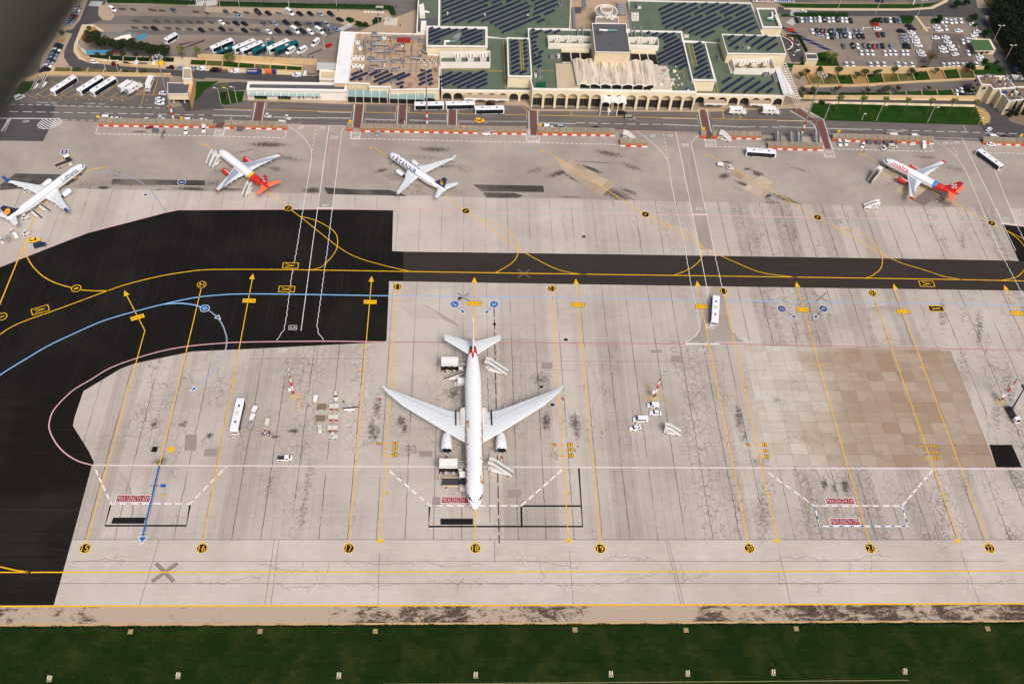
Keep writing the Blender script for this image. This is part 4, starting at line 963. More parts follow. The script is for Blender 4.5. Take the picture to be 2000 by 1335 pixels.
def arches(parent,u0,v0,u1,v1,zt,z,n,h,spring,w_ratio=.78,depth=1.6,wall=CREAM,name='arch',back=True,y_off=0.0,only=None,panel=True):
 """an arcade: a thin wall with real arched holes, standing proud of a dark glazed back wall"""
 a,b=P(u0,v0,zt),P(u1,v1,zt)
 d=Vector((b[0]-a[0],b[1]-a[1]));L=d.length;d.normalize();nrm=Vector((d.y,-d.x))
 q=lambda s,o,h_:(a[0]+d.x*s+nrm.x*o,a[1]+d.y*s+nrm.y*o,h_)
 mb=MB();bw=L/n
 for i in range(n):
  s0,s1=i*bw,(i+1)*bw;c=(s0+s1)/2;r=bw*w_ratio/2
  if only and i not in only:
   mb.faces([q(s0,0,0),q(s1,0,0),q(s1,0,z),q(s0,0,z)],[(0,1,2,3)],wall);continue
  pts=[(c-r,0),(c-r,spring)]+[(c+r*math.cos(t_),spring+r*.95*math.sin(t_))for t_ in[PI-k*PI/10 for k in range(1,10)]]+[(c+r,spring),(c+r,0)]
  mb.face([q(s0,0,0),q(s0+bw/2-r,0,0),q(c-r,0,spring),q(s0,0,spring)],wall)
  mb.face([q(c+r,0,0),q(s1,0,0),q(s1,0,spring),q(c+r,0,spring)],wall)
  up=pts[1:-1]
  for k in range(len(up)-1):
   (xa,za),(xb,zb)=up[k],up[k+1]
   mb.face([q(xa,0,za),q(xb,0,zb),q(xb,0,z),q(xa,0,z)],wall)
  mb.face([q(s0,0,spring),q(c-r,0,spring),q(c-r,0,z),q(s0,0,z)],wall);mb.face([q(c+r,0,spring),q(s1,0,spring),q(s1,0,z),q(c+r,0,z)],wall)
  for k in range(len(pts)-1):
   (xa,za),(xb,zb)=pts[k],pts[k+1]
   mb.face([q(xa,0,za),q(xa,-depth*.6,za),q(xb,-depth*.6,zb),q(xb,0,zb)],wall)
 o=mb.build(name+'_wall',parent)
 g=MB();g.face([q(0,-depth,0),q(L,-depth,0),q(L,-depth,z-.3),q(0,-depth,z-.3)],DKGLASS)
 if panel:g.face([q(0,-depth+.12,h*.50),q(L,-depth+.12,h*.50),q(L,-depth+.12,h*.78),q(0,-depth+.12,h*.78)],mk('cream_panel',(214,196,152),.8))
 for i in range(n*4):g.faces([q(i*bw/4,-depth+.06,0),q(i*bw/4+.09,-depth+.06,0),q(i*bw/4+.09,-depth+.06,h*.5),q(i*bw/4,-depth+.06,h*.5)],[(0,1,2,3)],GREY)
 g.build('glazed_front',parent)
 return o
def canopy_box(parent,u0,v0,u1,v1,z,d=3.0,h=1.1,name='canopy'):
 a,b=P(u0,v0,z),P(u1,v1,z);mb=MB()
 mb.box(a[0],b[0],a[1]-d,a[1],z,z+.25,CREAMW,mk('canopy_top',(176,156,132),.9));mb.box(a[0],b[0],a[1]-d-.12,a[1]-d,z-h*.5,z+.3,CREAMW)
 n=max(2,int((b[0]-a[0])/5))
 for i in range(n):
  x0=a[0]+(b[0]-a[0])*i/n;x1=a[0]+(b[0]-a[0])*(i+1)/n
  for k in range(6):
   t0,t1=k/6,(k+1)/6;f=lambda t_:z-h*.5-.6*abs(2*t_-1)**2
   mb.face([(x0+(x1-x0)*t0,a[1]-d-.06,z-h*.5),(x0+(x1-x0)*t0,a[1]-d-.06,f(t0)),(x0+(x1-x0)*t1,a[1]-d-.06,f(t1)),(x0+(x1-x0)*t1,a[1]-d-.06,z-h*.5)],CREAMW)
 return mb.build(name,parent)
 # --- long low building at the left
t=empty('low_terminal_wing',(*P(580,185),0));M0=Matrix.Translation(-t.location)
def rehome(t):
 for ch in t.children:ch.matrix_parent_inverse=Matrix.Translation(-t.location)
tag(t,'long low cream building with white parapet, grey roof and teal awnings, left of the terminal','building')
Z0=5.6
block(t,ZB(415,788,1375,800,1370,878,400,862),Z0,wall=CREAMW,roof=m_greyroof,par=1,parw=1.1,lip=.7)
mb=MB();a,b=P(*ZB(425,905)[0],3.6),P(*ZB(1125,915)[0],3.6)
mb.faces([(a[0],a[1]-1.2,3.4),(b[0],b[1]-1.2,3.4),(b[0],b[1]+.8,4.0),(a[0],a[1]+.8,4.0)],[(0,1,2,3)],m_tealglass)
for i in range(10):x=a[0]+(b[0]-a[0])*i/9;mb.box(x-.15,x+.15,a[1]-1.3,a[1]+.8,3.45,4.1,CREAMW)
mb.build('awning',t)
for q in((480,935,600),(705,937,830)):
 a,b=P(*ZB(q[0],q[1])[0],1.5),P(*ZB(q[2],q[1])[0],1.5);mb=MB();mb.box(a[0],b[0],a[1]-.08,a[1]+.05,.2,2.9,DKGLASS)
 for i in range(5):x=a[0]+(b[0]-a[0])*i/4;mb.box(x-.05,x+.05,a[1]-.12,a[1],.2,2.9,GREY)
 mb.box(a[0],b[0],a[1]-.15,a[1],.05,.45,mk('lime_strip',(150,170,60),.8));mb.build('shop_window',t)
for q in(912,953,1043,1080):
 a=P(*ZB(q,942)[0],1.6);mb=MB();mb.box(a[0]-.25,a[0]+.25,a[1]-.06,a[1]+.05,.8,2.6,DKGLASS);mb.build('window',t)
 # --- white covered walkway roof
t2=empty('white_roofed_walkway',(*P(672,115),0));tag(t2,'long white metal roof strip running back from the low building beside the car park','building')
block(t2,[(665.3,61.8),(693.3,62.8),(678,163),(652,162)],7.0,wall=LIMEST,roof=mk('white_sheet_roof',(236,236,232),.5,.05,.3,dirt=(206,204,198),dscale=.2,damt=.4),par=.2,parw=.2,lip=.15)
t3=empty('small_annexe',(*P(640,145),0));tag(t3,'small cream annexe with sandy roof and white parapet left of the white walkway roof','building')
block(t3,ZB(1110,672,1262,678,1250,770,1105,765),4.6,wall=CREAM,roof=mk('sandy_roof',(206,186,146),.9,.1,.6),par=1,parw=.6)
t4=empty('grey_roofed_shed',(*P(636,128),0));tag(t4,'flat pale grey canopy roof behind the small cream annexe','shed')
block(t4,ZB(1085,602,1270,606,1262,665,1078,670),4.4,z0=3.9,wall=CREAMW,roof=mk('pale_grey_sheet',(188,188,182),.6,.08,.5),par=0,lip=.1)
for u,v in ZB(1088,700,1120,780):pass
# --- brown mechanical roof
tm=empty('plant_roof_building',(*P(760,140),0));tag(tm,'terminal block with stained brown roof crowded with pipes, fans and ducts','building')
ZR=6.4
block(tm,ZB(1450,312,2140,325,2160,520,2275,530,2265,860,2000,862,1790,868,1790,838,1585,838,1585,808,1377,800),ZR,wall=CREAM,roof=m_brroof,par=1,parw=.5)
rows(tm,ZB,[(1418,730,1525,690),(1405,780,1575,710),(1485,780,1525,765),(1590,735,1695,690),(1640,755,1775,695),(1632,800,1815,720),(1680,820,1935,710),(1850,825,1925,798),(1858,778,1985,722),(1885,855,1918,840)],ZR)
rows(tm,ZC,[(108,690,145,680),(80,745,215,685),(98,780,218,728),(90,825,228,765),(185,825,225,808)],ZR)
mb=MB()
for a,b,c,d in((1500,320,1480,560),(1560,330,1545,600),(1620,330,1600,640),(1690,340,1660,600),(1745,340,1720,660),(1820,340,1790,640),(1480,380,1840,388),(1460,435,1800,440),(1560,465,1850,470),(1420,560,1900,580),(1500,600,2100,612),(1450,660,2050,680),(1930,400,1920,660),(2010,330,1990,700),(2060,480,2040,700)):
 pipe_run(mb,ZB(a,b,c,d),ZR-.1,.17)
for a,b,c,d in((1610,345,1780,348),(1615,430,1780,436),(1640,500,1780,496),(1600,590,1760,586),(1595,668,1765,660),(1980,560,2140,570),(2090,480,2150,520)):pipe_run(mb,ZB(a,b,c,d),ZR+.5,.5,GREY)
for a in(1800,1812):pipe_run(mb,ZB(a,385,a-14,560),ZR+.1,.12,mk('yellow_pipe',(222,178,50),.6))
rq=random.Random(77)
for i in range(26):
 a_,b_=rq.uniform(1470,2130),rq.uniform(335,690);l_=rq.uniform(30,140)
 if rq.random()<.5:pipe_run(mb,ZB(a_,b_,min(2140,a_+l_),b_+l_*.03),ZR+rq.uniform(0,.4),rq.uniform(.1,.3),rq.choice([STEEL,GREY,DGREY]))
 else:pipe_run(mb,ZB(a_,b_,a_-l_*.1,min(700,b_+l_*.8)),ZR+rq.uniform(0,.4),rq.uniform(.1,.25),rq.choice([STEEL,GREY,DGREY]))
mb.build('pipework',tm)
for i in range(22):
 u,v=ZB(rq.uniform(1480,2120),rq.uniform(340,680))[0];unit(tm,u,v,ZR-.5,rq.uniform(.8,2),rq.uniform(.8,2),rq.uniform(.5,1.4),rq.choice([STEEL,GREY,CREAMW]),'rooftop_unit')
for i,(a,b)in enumerate(((1440,575),(1480,575),(1525,575),(1440,652),(1480,654),(1520,656),(1475,425),(1500,480),(1600,580),(1620,430),(1625,480),(1830,605),(1610,690),(1830,690),(1640,340),(1585,775),(1825,800),(2090,410))):
 u,v=ZB(a,b)[0];unit(tm,u,v,ZR-.5,2.0 if i<6 else 2.4,1.8,1.5,CREAMW if i<8 else GREY,'fan_unit')
mb=MB();a,b=P(*ZB(1860,395)[0],ZR),P(*ZB(2010,400)[0],ZR);mb.box(a[0],b[0]-1.2,a[1]-.9,a[1]+.9,ZR-.4,ZR+1.3,mk('red_sheet',(150,40,34),.6,.1,1));mb.box(a[0]-1.5,b[0]+4,a[1]+1.4,a[1]+2.2,ZR-.4,ZR+1.6,GREY);mb.build('red_plant_cover',tm)
for i in range(9):
 u,v=ZC(105+i*18,590+(i%3)*18)[0];unit(tm,u,v,ZR-.5,.8,.8,1.8,CREAMW,'vent_pipe')
for Z,q in((ZB,(1380,905,1765,6)),(ZB,(1785,925,2120,5)),(ZC,(82,915,245,2))):
 a,b=P(*Z(q[0],q[1])[0],3.4),P(*Z(q[2],q[1]+2)[0],3.4);mb=MB()
 mb.faces([(a[0],a[1]-2.2,3.3),(b[0],a[1]-2.2,3.3),(b[0],a[1]+2.0,4.1),(a[0],a[1]+2.0,4.1)],[(0,1,2,3)],mk('teal_awning',(132,160,156),.5,.06,1))
 for i in range(q[3]):x=a[0]+(b[0]-a[0])*i/(q[3]-1);mb.box(x-.14,x+.14,a[1]-2.4,a[1]+2,3.4,4.15,CREAMW);mb.box(x-.12,x+.12,a[1]-2.5,a[1]-2.26,0,3.4,CREAMW)
 mb.build('awning',tm)
a,b=P(*ZB(1380,960)[0],1.5),P(*ZC(250,965)[0],1.5);mb=MB();mb.box(a[0],b[0],a[1]-.3,a[1]+.2,.1,2.9,DKGLASS);mb.build('shop_window',tm)
# --- the terminal: green roofs
tg=empty('terminal',(*P(1000,120),0));tag(tg,'large cream airport terminal with green flat roofs, solar panels and an arcaded front','building')
ZL=6.3;ZH=11.1;ZT=19.5
LOWL=[(855,86),(951,91),(951,71),(990,73),(991,100),(1036,174),(1035,177),(857,174)]
block(tg,[(818,-30),(859,-30),(858,52),(832,52),(834,64),(813,64),(815,20)],ZL,roof=GROOF,parw=.6)
block(tg,[(859,-30),(1118,-30),(1113,56),(1032,56),(1032,75),(990,75),(951,72),(951,53),(858,52)],ZL,roof=GROOF,par=.5,parw=.35)
block(tg,[(858,92),(951,92),(951,72),(990,74),(993,110),(995,150),(1037,152),(1037,177),(862,175)],ZL,roof=GROOF,par=.5,parw=.35,open_front=True)
block(tg,[(1113,-30),(1232,-30),(1229,62),(1112,58)],ZL+.2,roof=m_brroof,par=0)
block(tg,[(1226,0),(1467,5.5),(1491,70),(1411,68),(1411,84),(1376,82),(1334,80),(1331,62),(1228,60)],ZL,roof=GROOF,par=1,parw=.5)
block(tg,[(1376,81),(1411,83),(1421,118),(1428,141),(1515,130),(1534,187),(1359,183),(1352,157),(1398,158)],ZL,roof=GROOF,par=.5,parw=.35,open_front=True)
block(tg,[(1477,15.5),(1514,16),(1528,53.5),(1489,53)],8.5,roof=GROOF,parw=.7)
block(tg,[(1031,56),(1155,58),(1155,64),(1226,64),(1226,60),(1331,62),(1334,80),(1343,115),(1355,158),(1361,179),(1040,173),(1034,150)],ZH,roof=GROOF,par=1,parw=.5,open_front=True)
RBL=block(tg,ZC(940,360,1160,368,1185,740,950,735),12.2,roof=GROOF,parw=.6,name_roof='raised_roof')[1]
RBR=block(tg,ZD(660,398,880,406,975,775,750,772),12.2,roof=GROOF,parw=.6,name_roof='raised_roof')[1]
block(tg,ZC(165,260,745,267,745,450,160,445),10.4,roof=GROOF,parw=.7,name_roof='raised_roof')
block(tg,ZD(1035,328,1605,343,1662,520,1090,515),11.5,roof=GROOF,parw=.35,name_roof='raised_roof')
rows(tg,ZC,[(195,288,230,274),(190,325,300,280),(190,365,395,283),(190,405,470,290),(235,425,300,400),(500,305,560,282),(515,340,650,288),(490,390,710,300),(500,428,705,345),(585,435,710,383)],10.4)
rows(tg,ZC,[(290,760,415,705),(300,800,505,708),(305,840,600,710),(420,828,725,690),(465,855,755,722),(555,853,748,770),(645,858,755,808)],ZL)
rows(tg,ZC,[(975,420,1040,395),(975,460,1055,425),(978,500,1055,465),(980,545,1055,508),(982,585,1060,550),(985,628,1062,590),(985,672,1065,635),(988,715,1068,680),(1065,720,1130,690),(1100,402,1132,390),(1100,445,1135,430),(1103,485,1138,470),(1106,525,1140,510),(1110,565,1142,550),(1112,608,1145,592),(1115,652,1150,636)],12.2)
rows(tg,ZC,[(1180,300,1208,290),(1180,342,1282,300),(1312,325,1375,300),(1395,328,1455,298),(1175,385,1240,358),(1178,425,1225,408),(1182,468,1228,448),(1185,508,1245,480),(1188,548,1220,535),(1245,525,1292,500),(1192,590,1275,550),(1195,632,1278,595),(1240,655,1272,640)],ZH)
rows(tg,ZD,[(315,330,345,315),(365,352,420,325),(428,368,510,325),(475,380,585,325),(488,415,600,362),(480,468,635,388),(418,540,650,425),(425,585,660,462),(432,622,672,505),(530,625,682,545),(578,645,690,588),(630,668,702,628)],ZH)
rows(tg,ZD,[(768,450,838,415),(775,492,858,450),(785,532,870,490),(795,575,880,532),(805,618,890,572),(785,675,900,615),(772,735,912,655),(815,755,925,695),(900,752,935,735)],12.2)
rows(tg,ZD,[(1098,382,1155,350),(1112,450,1262,350),(1272,415,1368,350),(1328,450,1475,350),(1388,478,1562,365),(1475,492,1578,425),(1170,475,1200,458)],11.5)
rows(tg,ZD,[(1045,805,1130,752),(1032,890,1245,752),(1140,895,1352,758),(1252,898,1412,790),(1368,898,1522,792),(1475,900,1532,862)],ZL)
roofL=MB()
tl=empty('solar_array',(*P(1000,20),0));tag(tl,'diagonal rows of dark solar panels on the big green roof left of the round turret','solar panels')
pv_field(tl,[(861,-20),(1112,-20),(1098,3),(1085,28),(1062,45),(1018,55),(982,68),(968,52),(951,45),(860,50)],ZL,gap=3.35,maxl=38,seed=3)
tr=empty('solar_array',(*P(1390,40),0));tag(tr,'diagonal rows of blue solar panels on the big green roof right of the round turret','solar panels')
pv_field(tr,ZD(400,40,640,25,1060,25,1270,40,1330,90,1400,270,1320,320,1150,320,1050,270,880,385,780,345,640,300,460,280,440,160),ZL,gap=3.35,maxl=34,seed=5)
def enclosure(Z,q,z,h,units,uname='cooling_unit'):
 p=poly_z(Z(*q),z+h);mb=MB()
 n=4
 for i in range(4):
  (x0,y0),(x1,y1)=p[i],p[(i+1)%4]
  d=Vector((x1-x0,y1-y0)).normalized();nn=Vector((-d.y,d.x))*.18
  mb.prism([(x0-nn.x,y0-nn.y),(x1-nn.x,y1-nn.y),(x1+nn.x,y1+nn.y),(x0+nn.x,y0+nn.y)],z-.5,z+h-.01*i,CREAMW)
 mb.build('plant_screen',tg)
 for a,b in units:u,v=Z(a,b)[0];unit(tg,u,v,z-.5,3.2,3.6,1.9)
enclosure(ZC,(302,500,775,492,777,600,300,600),ZL,3.0,((468,575),(588,575),(708,575)))
enclosure(ZD,(1140,572,1518,560,1555,665,1165,660),ZL,3.0,((1215,620),(1335,622),(1450,622)))
enclosure(ZC,(1335,345,1755,352,1760,425,1345,418),ZH,2.6,((1420,392),(1535,394),(1650,396)))
enclosure(ZD,(140,360,420,365,428,440,150,430),ZH,2.6,((235,405),(352,408)))
for Z,q in((ZC,(1462,478,1730,486,1745,600,1475,600)),(ZD,(155,492,392,500,418,625,170,610))):
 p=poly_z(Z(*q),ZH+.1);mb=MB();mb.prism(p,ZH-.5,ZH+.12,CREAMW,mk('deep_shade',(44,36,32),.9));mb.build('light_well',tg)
 (x0,y0),(x1,y1)=(p[0],p[1]);mb=MB();mb.box(min(x0,x1),max(x0,x1),max(y0,y1)-2.5,max(y0,y1),ZH+.12,ZH+.9,CREAM);mb.build('light_well_wall',tg)
 for i in range(1,3):xx=x0+(x1-x0)*i/3;mb=MB();mb.box(xx-.2,xx+.2,min(p[2][1],p[3][1])+.5,max(y0,y1)-2.5,ZH+.12,ZH+.35,CREAMW);mb.build('beam',tg)
block(tg,[(1156,45.5),(1223.5,46),(1231.5,102.5),(1162.5,101.5)],ZT,wall=mk('tower_render',(210,192,160),.85,.08,.3,dirt=(160,140,112),dscale=.2,damt=.4),roof=m_greyroof,par=.4,parw=.3,lip=.25,name_roof='tower_roof')
block(tg,[(1164,32),(1208,33),(1209,46),(1163,45)],14.0,wall=CREAM,roof=mk('turret_felt',(150,138,122),.9,.1),par=.5,parw=.3,name_roof='stair_roof')
cx,cy=P(1184.5,18.5,15);mb=MB()
ring=lambda r,z:[(cx+r*math.cos(2*PI*i/36),cy+r*math.sin(2*PI*i/36),z)for i in range(36)]
mb.loft([ring(4.6,0),ring(4.6,12.6),ring(5.8,13.4),ring(5.8,14.3),ring(5.5,14.3),ring(5.3,14.05),ring(3.3,14.05)],CREAMW,cap=False,mfun=lambda k,i:mk('turret_roof_felt',(140,132,122),.9,.1)if k==5 else CREAMW)
mb.loft([ring(3.3,14.05),ring(3.3,15.3),ring(2.9,15.3),ring(2.9,14.2)],CREAMW,cap=False);mb.faces([p for p in ring(2.9,14.2)],[tuple(range(36))],mk('turret_floor',(150,132,110),.9,.1));mb.build('round_turret',tg)
for i,(u,v)in enumerate([(1124,20),(1131,20),(1124,25),(1131,25),(1141,5),(1141,11),(1141,16),(1236,30),(1243,30),(1236,35),(1243,35),(1236,40),(1243,40),(1248,16),(1186,36),(1193,34),(1194,38)]):unit(tg,u,v,ZL-.3 if u<1180 or u>1210 else 14,2.0,1.6,1.2,STEEL if i in(4,5,6)else(DGREY if i<4 else CREAMW),'rooftop_unit')
mb=MB()
for i in range(5):
 for j in range(8):
  x,y=P(1207+j*1.9,8+i*4.6,ZL+.8);x2,y2=P(1208.9+j*1.9,8+i*4.6+math.sin(j)*.5,ZL+.8);mb.tube((x,y,ZL+.6+.3*math.sin(j)),(x2,y2,ZL+.6+.3*math.sin(j+1)),.8,GREY,n=6)
for a,b,c,d in((1118,15,1121,56),(1121,15,1124,56),(1229,20,1232,60),(1226,4,1230,30)):pipe_run(mb,[(a,b),(c,d)],ZL+.6,.45,STEEL)
for a in(1128,1137,1232,1239,1252):pipe_run(mb,[(a,52),(a+1,70)],ZH+.4,.4,STEEL)
mb.build('pipework',tg)
mb=MB();x,y=P(1174,61,ZT);mb.tube((x-1,y,ZT+.6),(x+3,y-.2,ZT+.6),.5,CREAMW);mb.tube((x+3,y-.2,ZT+.6),(x+8,y-.1,ZT+.7),.6,mk('verdigris',(96,140,132),.5),r1=.35);mb.box(x+12,x+14,y-.7,y+.7,ZT,ZT+1.2,CREAMW);mb.box(x-2,x+.5,y-2.5,y-1,ZT,ZT+.9,DGREY);mb.build('tower_fan_duct',tg)
p=poly_z([(1118,114.5),(1276,118),(1282.5,166),(1127,163.5)],13.6);n=14
m_can=None
m_can,tt,bb=new_mat('streaked_white_vault');pos=geo(tt)
sp=N(tt,'SeparateXYZ');tt.links.new(pos,sp.inputs[0])
st_=ramp(tt,noise(tt,mapv(tt,pos,(0.55,0.05,1)),1.3,8,.8),.46,.62)
tt.links.new(mixc(tt,mth(tt,'MULTIPLY',st_,.85),lin((218,206,186)),lin((132,106,80))),bb.inputs['Base Color']);bb.inputs['Roughness'].default_value=.85
mb=MB();N2=84
def cp(s,t_):
 a0,a1=Vector(p[0]).lerp(Vector(p[1]),s),Vector(p[3]).lerp(Vector(p[2]),s);q=a0.lerp(a1,t_)
 z=13.0+1.0*abs(math.sin(s*PI*7))**1.0
 return(q.x,q.y,z)
top=[cp(i/N2,j/6)for j in range(7)for i in range(N2+1)]
mb.faces(top,[(j*(N2+1)+i,(j+1)*(N2+1)+i,(j+1)*(N2+1)+i+1,j*(N2+1)+i+1)for j in range(6)for i in range(N2)],m_can)
for t_ in(0,1):
 e=[cp(i/N2,t_)for i in range(N2+1)];mb.faces(e+[(x,y,z-.6)for x,y,z in e],[((i,N2+1+i,N2+2+i,i+1)if t_ else(i+1,N2+2+i,N2+1+i,i))for i in range(N2)],CREAMW)
mb.build('vaulted_roof',tg,smooth=False)
(x0,y0),(x1,y1)=p[3],p[2];mb=MB();mb.box(x0+1.5,x1-1,y0+1.2,y0+12,ZH-.5,12.5,DKGLASS)
for i in range(8):x=x0+1.5+(x1-x0-2.5)*i/7;mb.box(x-.2,x+.2,y0+.9,y0+1.2,ZH-.5,12.7,CREAMW)
mb.build('clerestory',tg)
block(tg,ZC(1408,612,1575,615,1640,850,1425,850),ZH+.5,z0=ZH-.5,roof=mk('pale_terrace',(196,176,148),.9,.12,.4,dirt=(150,128,104),dscale=.2,damt=.6),par=0,name_roof='terrace_roof',lip=.1)
block(tg,ZD(380,630,510,640,540,760,560,868,350,862,400,820),ZH+.45,z0=ZH-.5,roof=mk('rubble_strewn',(204,192,174),.95,.35,2.0,dirt=(120,100,80),dscale=1.2,damt=.7),par=0,name_roof='terrace_roof',lip=.1)
mb=MB()
for i in range(44):
 u,v=ZD(random.uniform(400,730),random.uniform(650,870))[0];x,y=P(u,v,ZH);s=random.uniform(.2,.8)
 mb=MB();mb.box(-s,s,-s*.6,s*.6,ZH-.2,ZH+random.uniform(.2,.8),random.choice([CREAMW,CREAMW,GREY,STEEL,mk('rubble_tan',(186,160,126),.9),BLUE if v>168 else CREAMW]),rot=random.random()*3,at=(x,y));mb.build('rubble_block',tg)
unit(tg,*ZC(1245,700)[0],ZH-.5,1.6,2.4,1.5,STEEL);unit(tg,*ZC(1260,745)[0],ZH-.5,2.2,2.4,1.5,STEEL);unit(tg,*ZC(1215,740)[0],ZH-.5,1.2,2,1.3)
unit(tg,*ZC(1375,560)[0],ZH-.5,2.4,2,1.6,STEEL);unit(tg,*ZC(1435,555)[0],ZH-.5,1.2,1.6,1.6);unit(tg,*ZC(1455,60)[0],ZL-.4,1.6,2.2,1.4,STEEL);unit(tg,*ZD(230,75)[0],ZL-.4,2.2,2.4,1.8,STEEL)
unit(tg,*ZC(985,825)[0],ZL-.4,1.6,1.2,1.4,GREY);unit(tg,*ZC(1045,830)[0],ZL-.4,1.8,1,1.2,STEEL);unit(tg,*ZC(365,140)[0],ZL-.4,.8,1,1.4);unit(tg,*ZC(725,160)[0],ZL-.4,.9,1.2,1.6);unit(tg,*ZC(1138,165)[0],ZL-.4,.9,1.2,1.6)
unit(tg,*ZD(1000,560)[0],ZL-.4,1,2.8,1.2,STEEL);unit(tg,*ZD(1255,465)[0],11.0,1.4,1.2,1,GREY);unit(tg,*ZD(1290,468)[0],11.0,1.2,1.0,.9,CREAMW);unit(tg,*ZD(1450,735)[0],ZL-.4,1.6,2.2,1.6,GREY);unit(tg,*ZD(1480,735)[0],ZL-.4,1.2,2.2,1.6,GREY);unit(tg,*ZD(1545,760)[0],ZL-.4,1.6,6,1.0,GREY);unit(tg,*ZD(690,360)[0],ZL-.4,2.6,1.4,1.3)
for Z,q,z in((ZC,((340,440),(340,410),(385,408),(450,410)),10.4),(ZC,((130,60),(135,120),(190,130)),ZL),(ZD,((1520,130),(1525,180),(1470,192),(1540,200)),8.5),(ZD,((1550,160),(1590,250)),8.5)):
 mb=MB();pp=[Vector((*P(*Z(a,b)[0],z),z+.5))for a,b in q]
 for i,(a,b)in enumerate(zip(pp,pp[1:])):mb.tube(a,b,.55,CREAMW if i<2 else mk('verdigris',(96,140,132),.5),n=8)
 mb.build('fan_duct',tg)
mb=MB();q=poly_z(ZC(412,375,450,338,495,328,480,380),10.4);mb.prism(q,9.9,11.0,GREY);q=poly_z(ZC(92,75,135,60,150,172,98,172),ZL);mb.prism(q,ZL-.5,ZL+1.6,CREAMW);q=poly_z(ZC(90,175,280,178,278,255,85,320),ZL-.5);mb.face([(x,y,ZL-.5+.03)for x,y in q][::-1],m_greyroof)
mb.box(*[f for f in(P(*ZC(108,290)[0],ZL)[0],P(*ZC(160,290)[0],ZL)[0],P(*ZC(108,290)[0],ZL)[1]-3,P(*ZC(108,290)[0],ZL)[1]+5)],ZL-.5,ZL+2,CREAMW);mb.build('roof_housing',tg)
for a,b,c,d,z in((905,400,930,865,ZL),(945,400,945,865,ZL),(300,668,905,685,ZL),(760,690,900,692,ZL),(1065,400,1080,680,12.2),(1085,400,1105,680,12.2),(1200,678,1390,690,ZH)):
 mb=MB();pp=poly_z(ZC(a,b,c,d),z-.5);ribbon(mb,pp,.22,z-.5+.05,m_yr);mb.build('walkway_line',tg)
for a,b,c,d,z in((715,435,762,625,12.2),(752,435,800,640,12.2),(585,690,690,700,ZH),(975,790,1010,910,ZL),(965,860,970,905,ZL),(800,898,1620,912,ZL),(960,440,1000,440,ZL)):
 mb=MB();pp=poly_z(ZD(a,b,c,d),z-.5);ribbon(mb,pp,.22,z-.5+.05,m_yr);mb.build('walkway_line',tg)
mb=MB();q=poly_z(ZC(1225,798,1312,798,1312,848,1220,848),ZH);mb.prism(q,ZH-.5,ZH+.1,mk('deep_green_hatch',(20,84,56),.7));mb.build('roof_hatch',tg)
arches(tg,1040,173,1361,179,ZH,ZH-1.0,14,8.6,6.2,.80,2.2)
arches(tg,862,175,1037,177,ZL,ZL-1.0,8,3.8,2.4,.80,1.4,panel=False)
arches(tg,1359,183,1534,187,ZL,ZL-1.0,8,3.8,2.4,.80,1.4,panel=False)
canopy_box(tg,*ZC(528,912)[0],*ZC(945,915)[0],4.3)
canopy_box(tg,*ZD(862,962)[0],*ZD(1065,962)[0],4.3);canopy_box(tg,*ZD(1300,968)[0],*ZD(1500,970)[0],4.3)
mb=MB();c0=P(*ZC(1950,960)[0],7.4)
for i in range(3):
 for k in range(6):
  x0=c0[0]-5+i*4+k*4/6;x1=x0+4/6;z0_,z1_=7+.9*math.sin(PI*k/6),7+.9*math.sin(PI*(k+1)/6)
  mb.face([(x0,c0[1]-3,z0_),(x1,c0[1]-3,z1_),(x1,c0[1]+2,z1_+.3),(x0,c0[1]+2,z0_+.3)],CREAMW)
 mb.box(c0[0]-5.1+i*4,c0[0]-4.8+i*4,c0[1]-3,c0[1]-2.7,0,7,CREAMW)
mb.build('entrance_canopy',tg)
mb=MB();m_nav=mk('navy_lettering',(34,38,96),.6)
for tx,a,b,wm in(('MALTA',1510,881,3.4),('AIRPORT',1510,897,3.4)):
 vs,fs,tw,th=text_mesh(tx);u,v=ZC(a,b)[0];yf=P(1150,175,ZH)[1]-.1
 x=P(u,v,9.5)[0];zc=10.0 if tx=='MALTA' else 8.9
 mb.faces([(x+p_[0]/tw*wm,yf,zc+p_[1]/th*.85)for p_ in vs],fs,m_nav)
xx=x+2.7;mb.faces([(xx,yf,10.4),(xx+1.5,yf,9.9),(xx+.9,yf,9.5),(xx+1.1,yf,8.6),(xx+.5,yf,9.2),(xx-.2,yf,9.3)],[(0,5,4,3,2,1)][0:1],m_nav)
mb.build('name_lettering',tg)
tp=empty('steel_pergola',(*P(1540,160),0));tag(tp,'white slatted steel pergola stepping down the right flank of the terminal','pergola')
mb=MB()
pa=[P(1514,130,8),P(1524,128,8),P(1552,180,8),P(1531,183,8)]
mb.face([(x,y,7.2)for x,y in pa][::-1],mk('translucent_sheet',(214,218,222),.4,.06,1));mb.build('sheet_roof',tp);mb=MB()
for i in range(15):
 t_=i/14;u0,v0=1517+18*t_,130+55*t_;u1,v1=1536+28*t_,120+70*t_
 a,b=P(u0,v0,8),P(u1,v1,8);mb.tube((*a,7.6),(*b,7.0),.16,CREAMW,n=5);mb.tube((*b,7.0),(*b,0),.10,CREAMW,n=5)
for k in range(1,4):
 f=k/3;a,b=P(1517+19*f,130-10*f,8),P(1535+29*f,185+5*f,8);mb.tube((*a,7.7-.6*f),(*b,7.7-.6*f),.14,CREAMW,n=5)
mb.build('frame',tp)
for t_ in(tl,tr):rehome(t_)
for t_ in(t,t2,t3,t4,tm,tg,tp):rehome(t_)
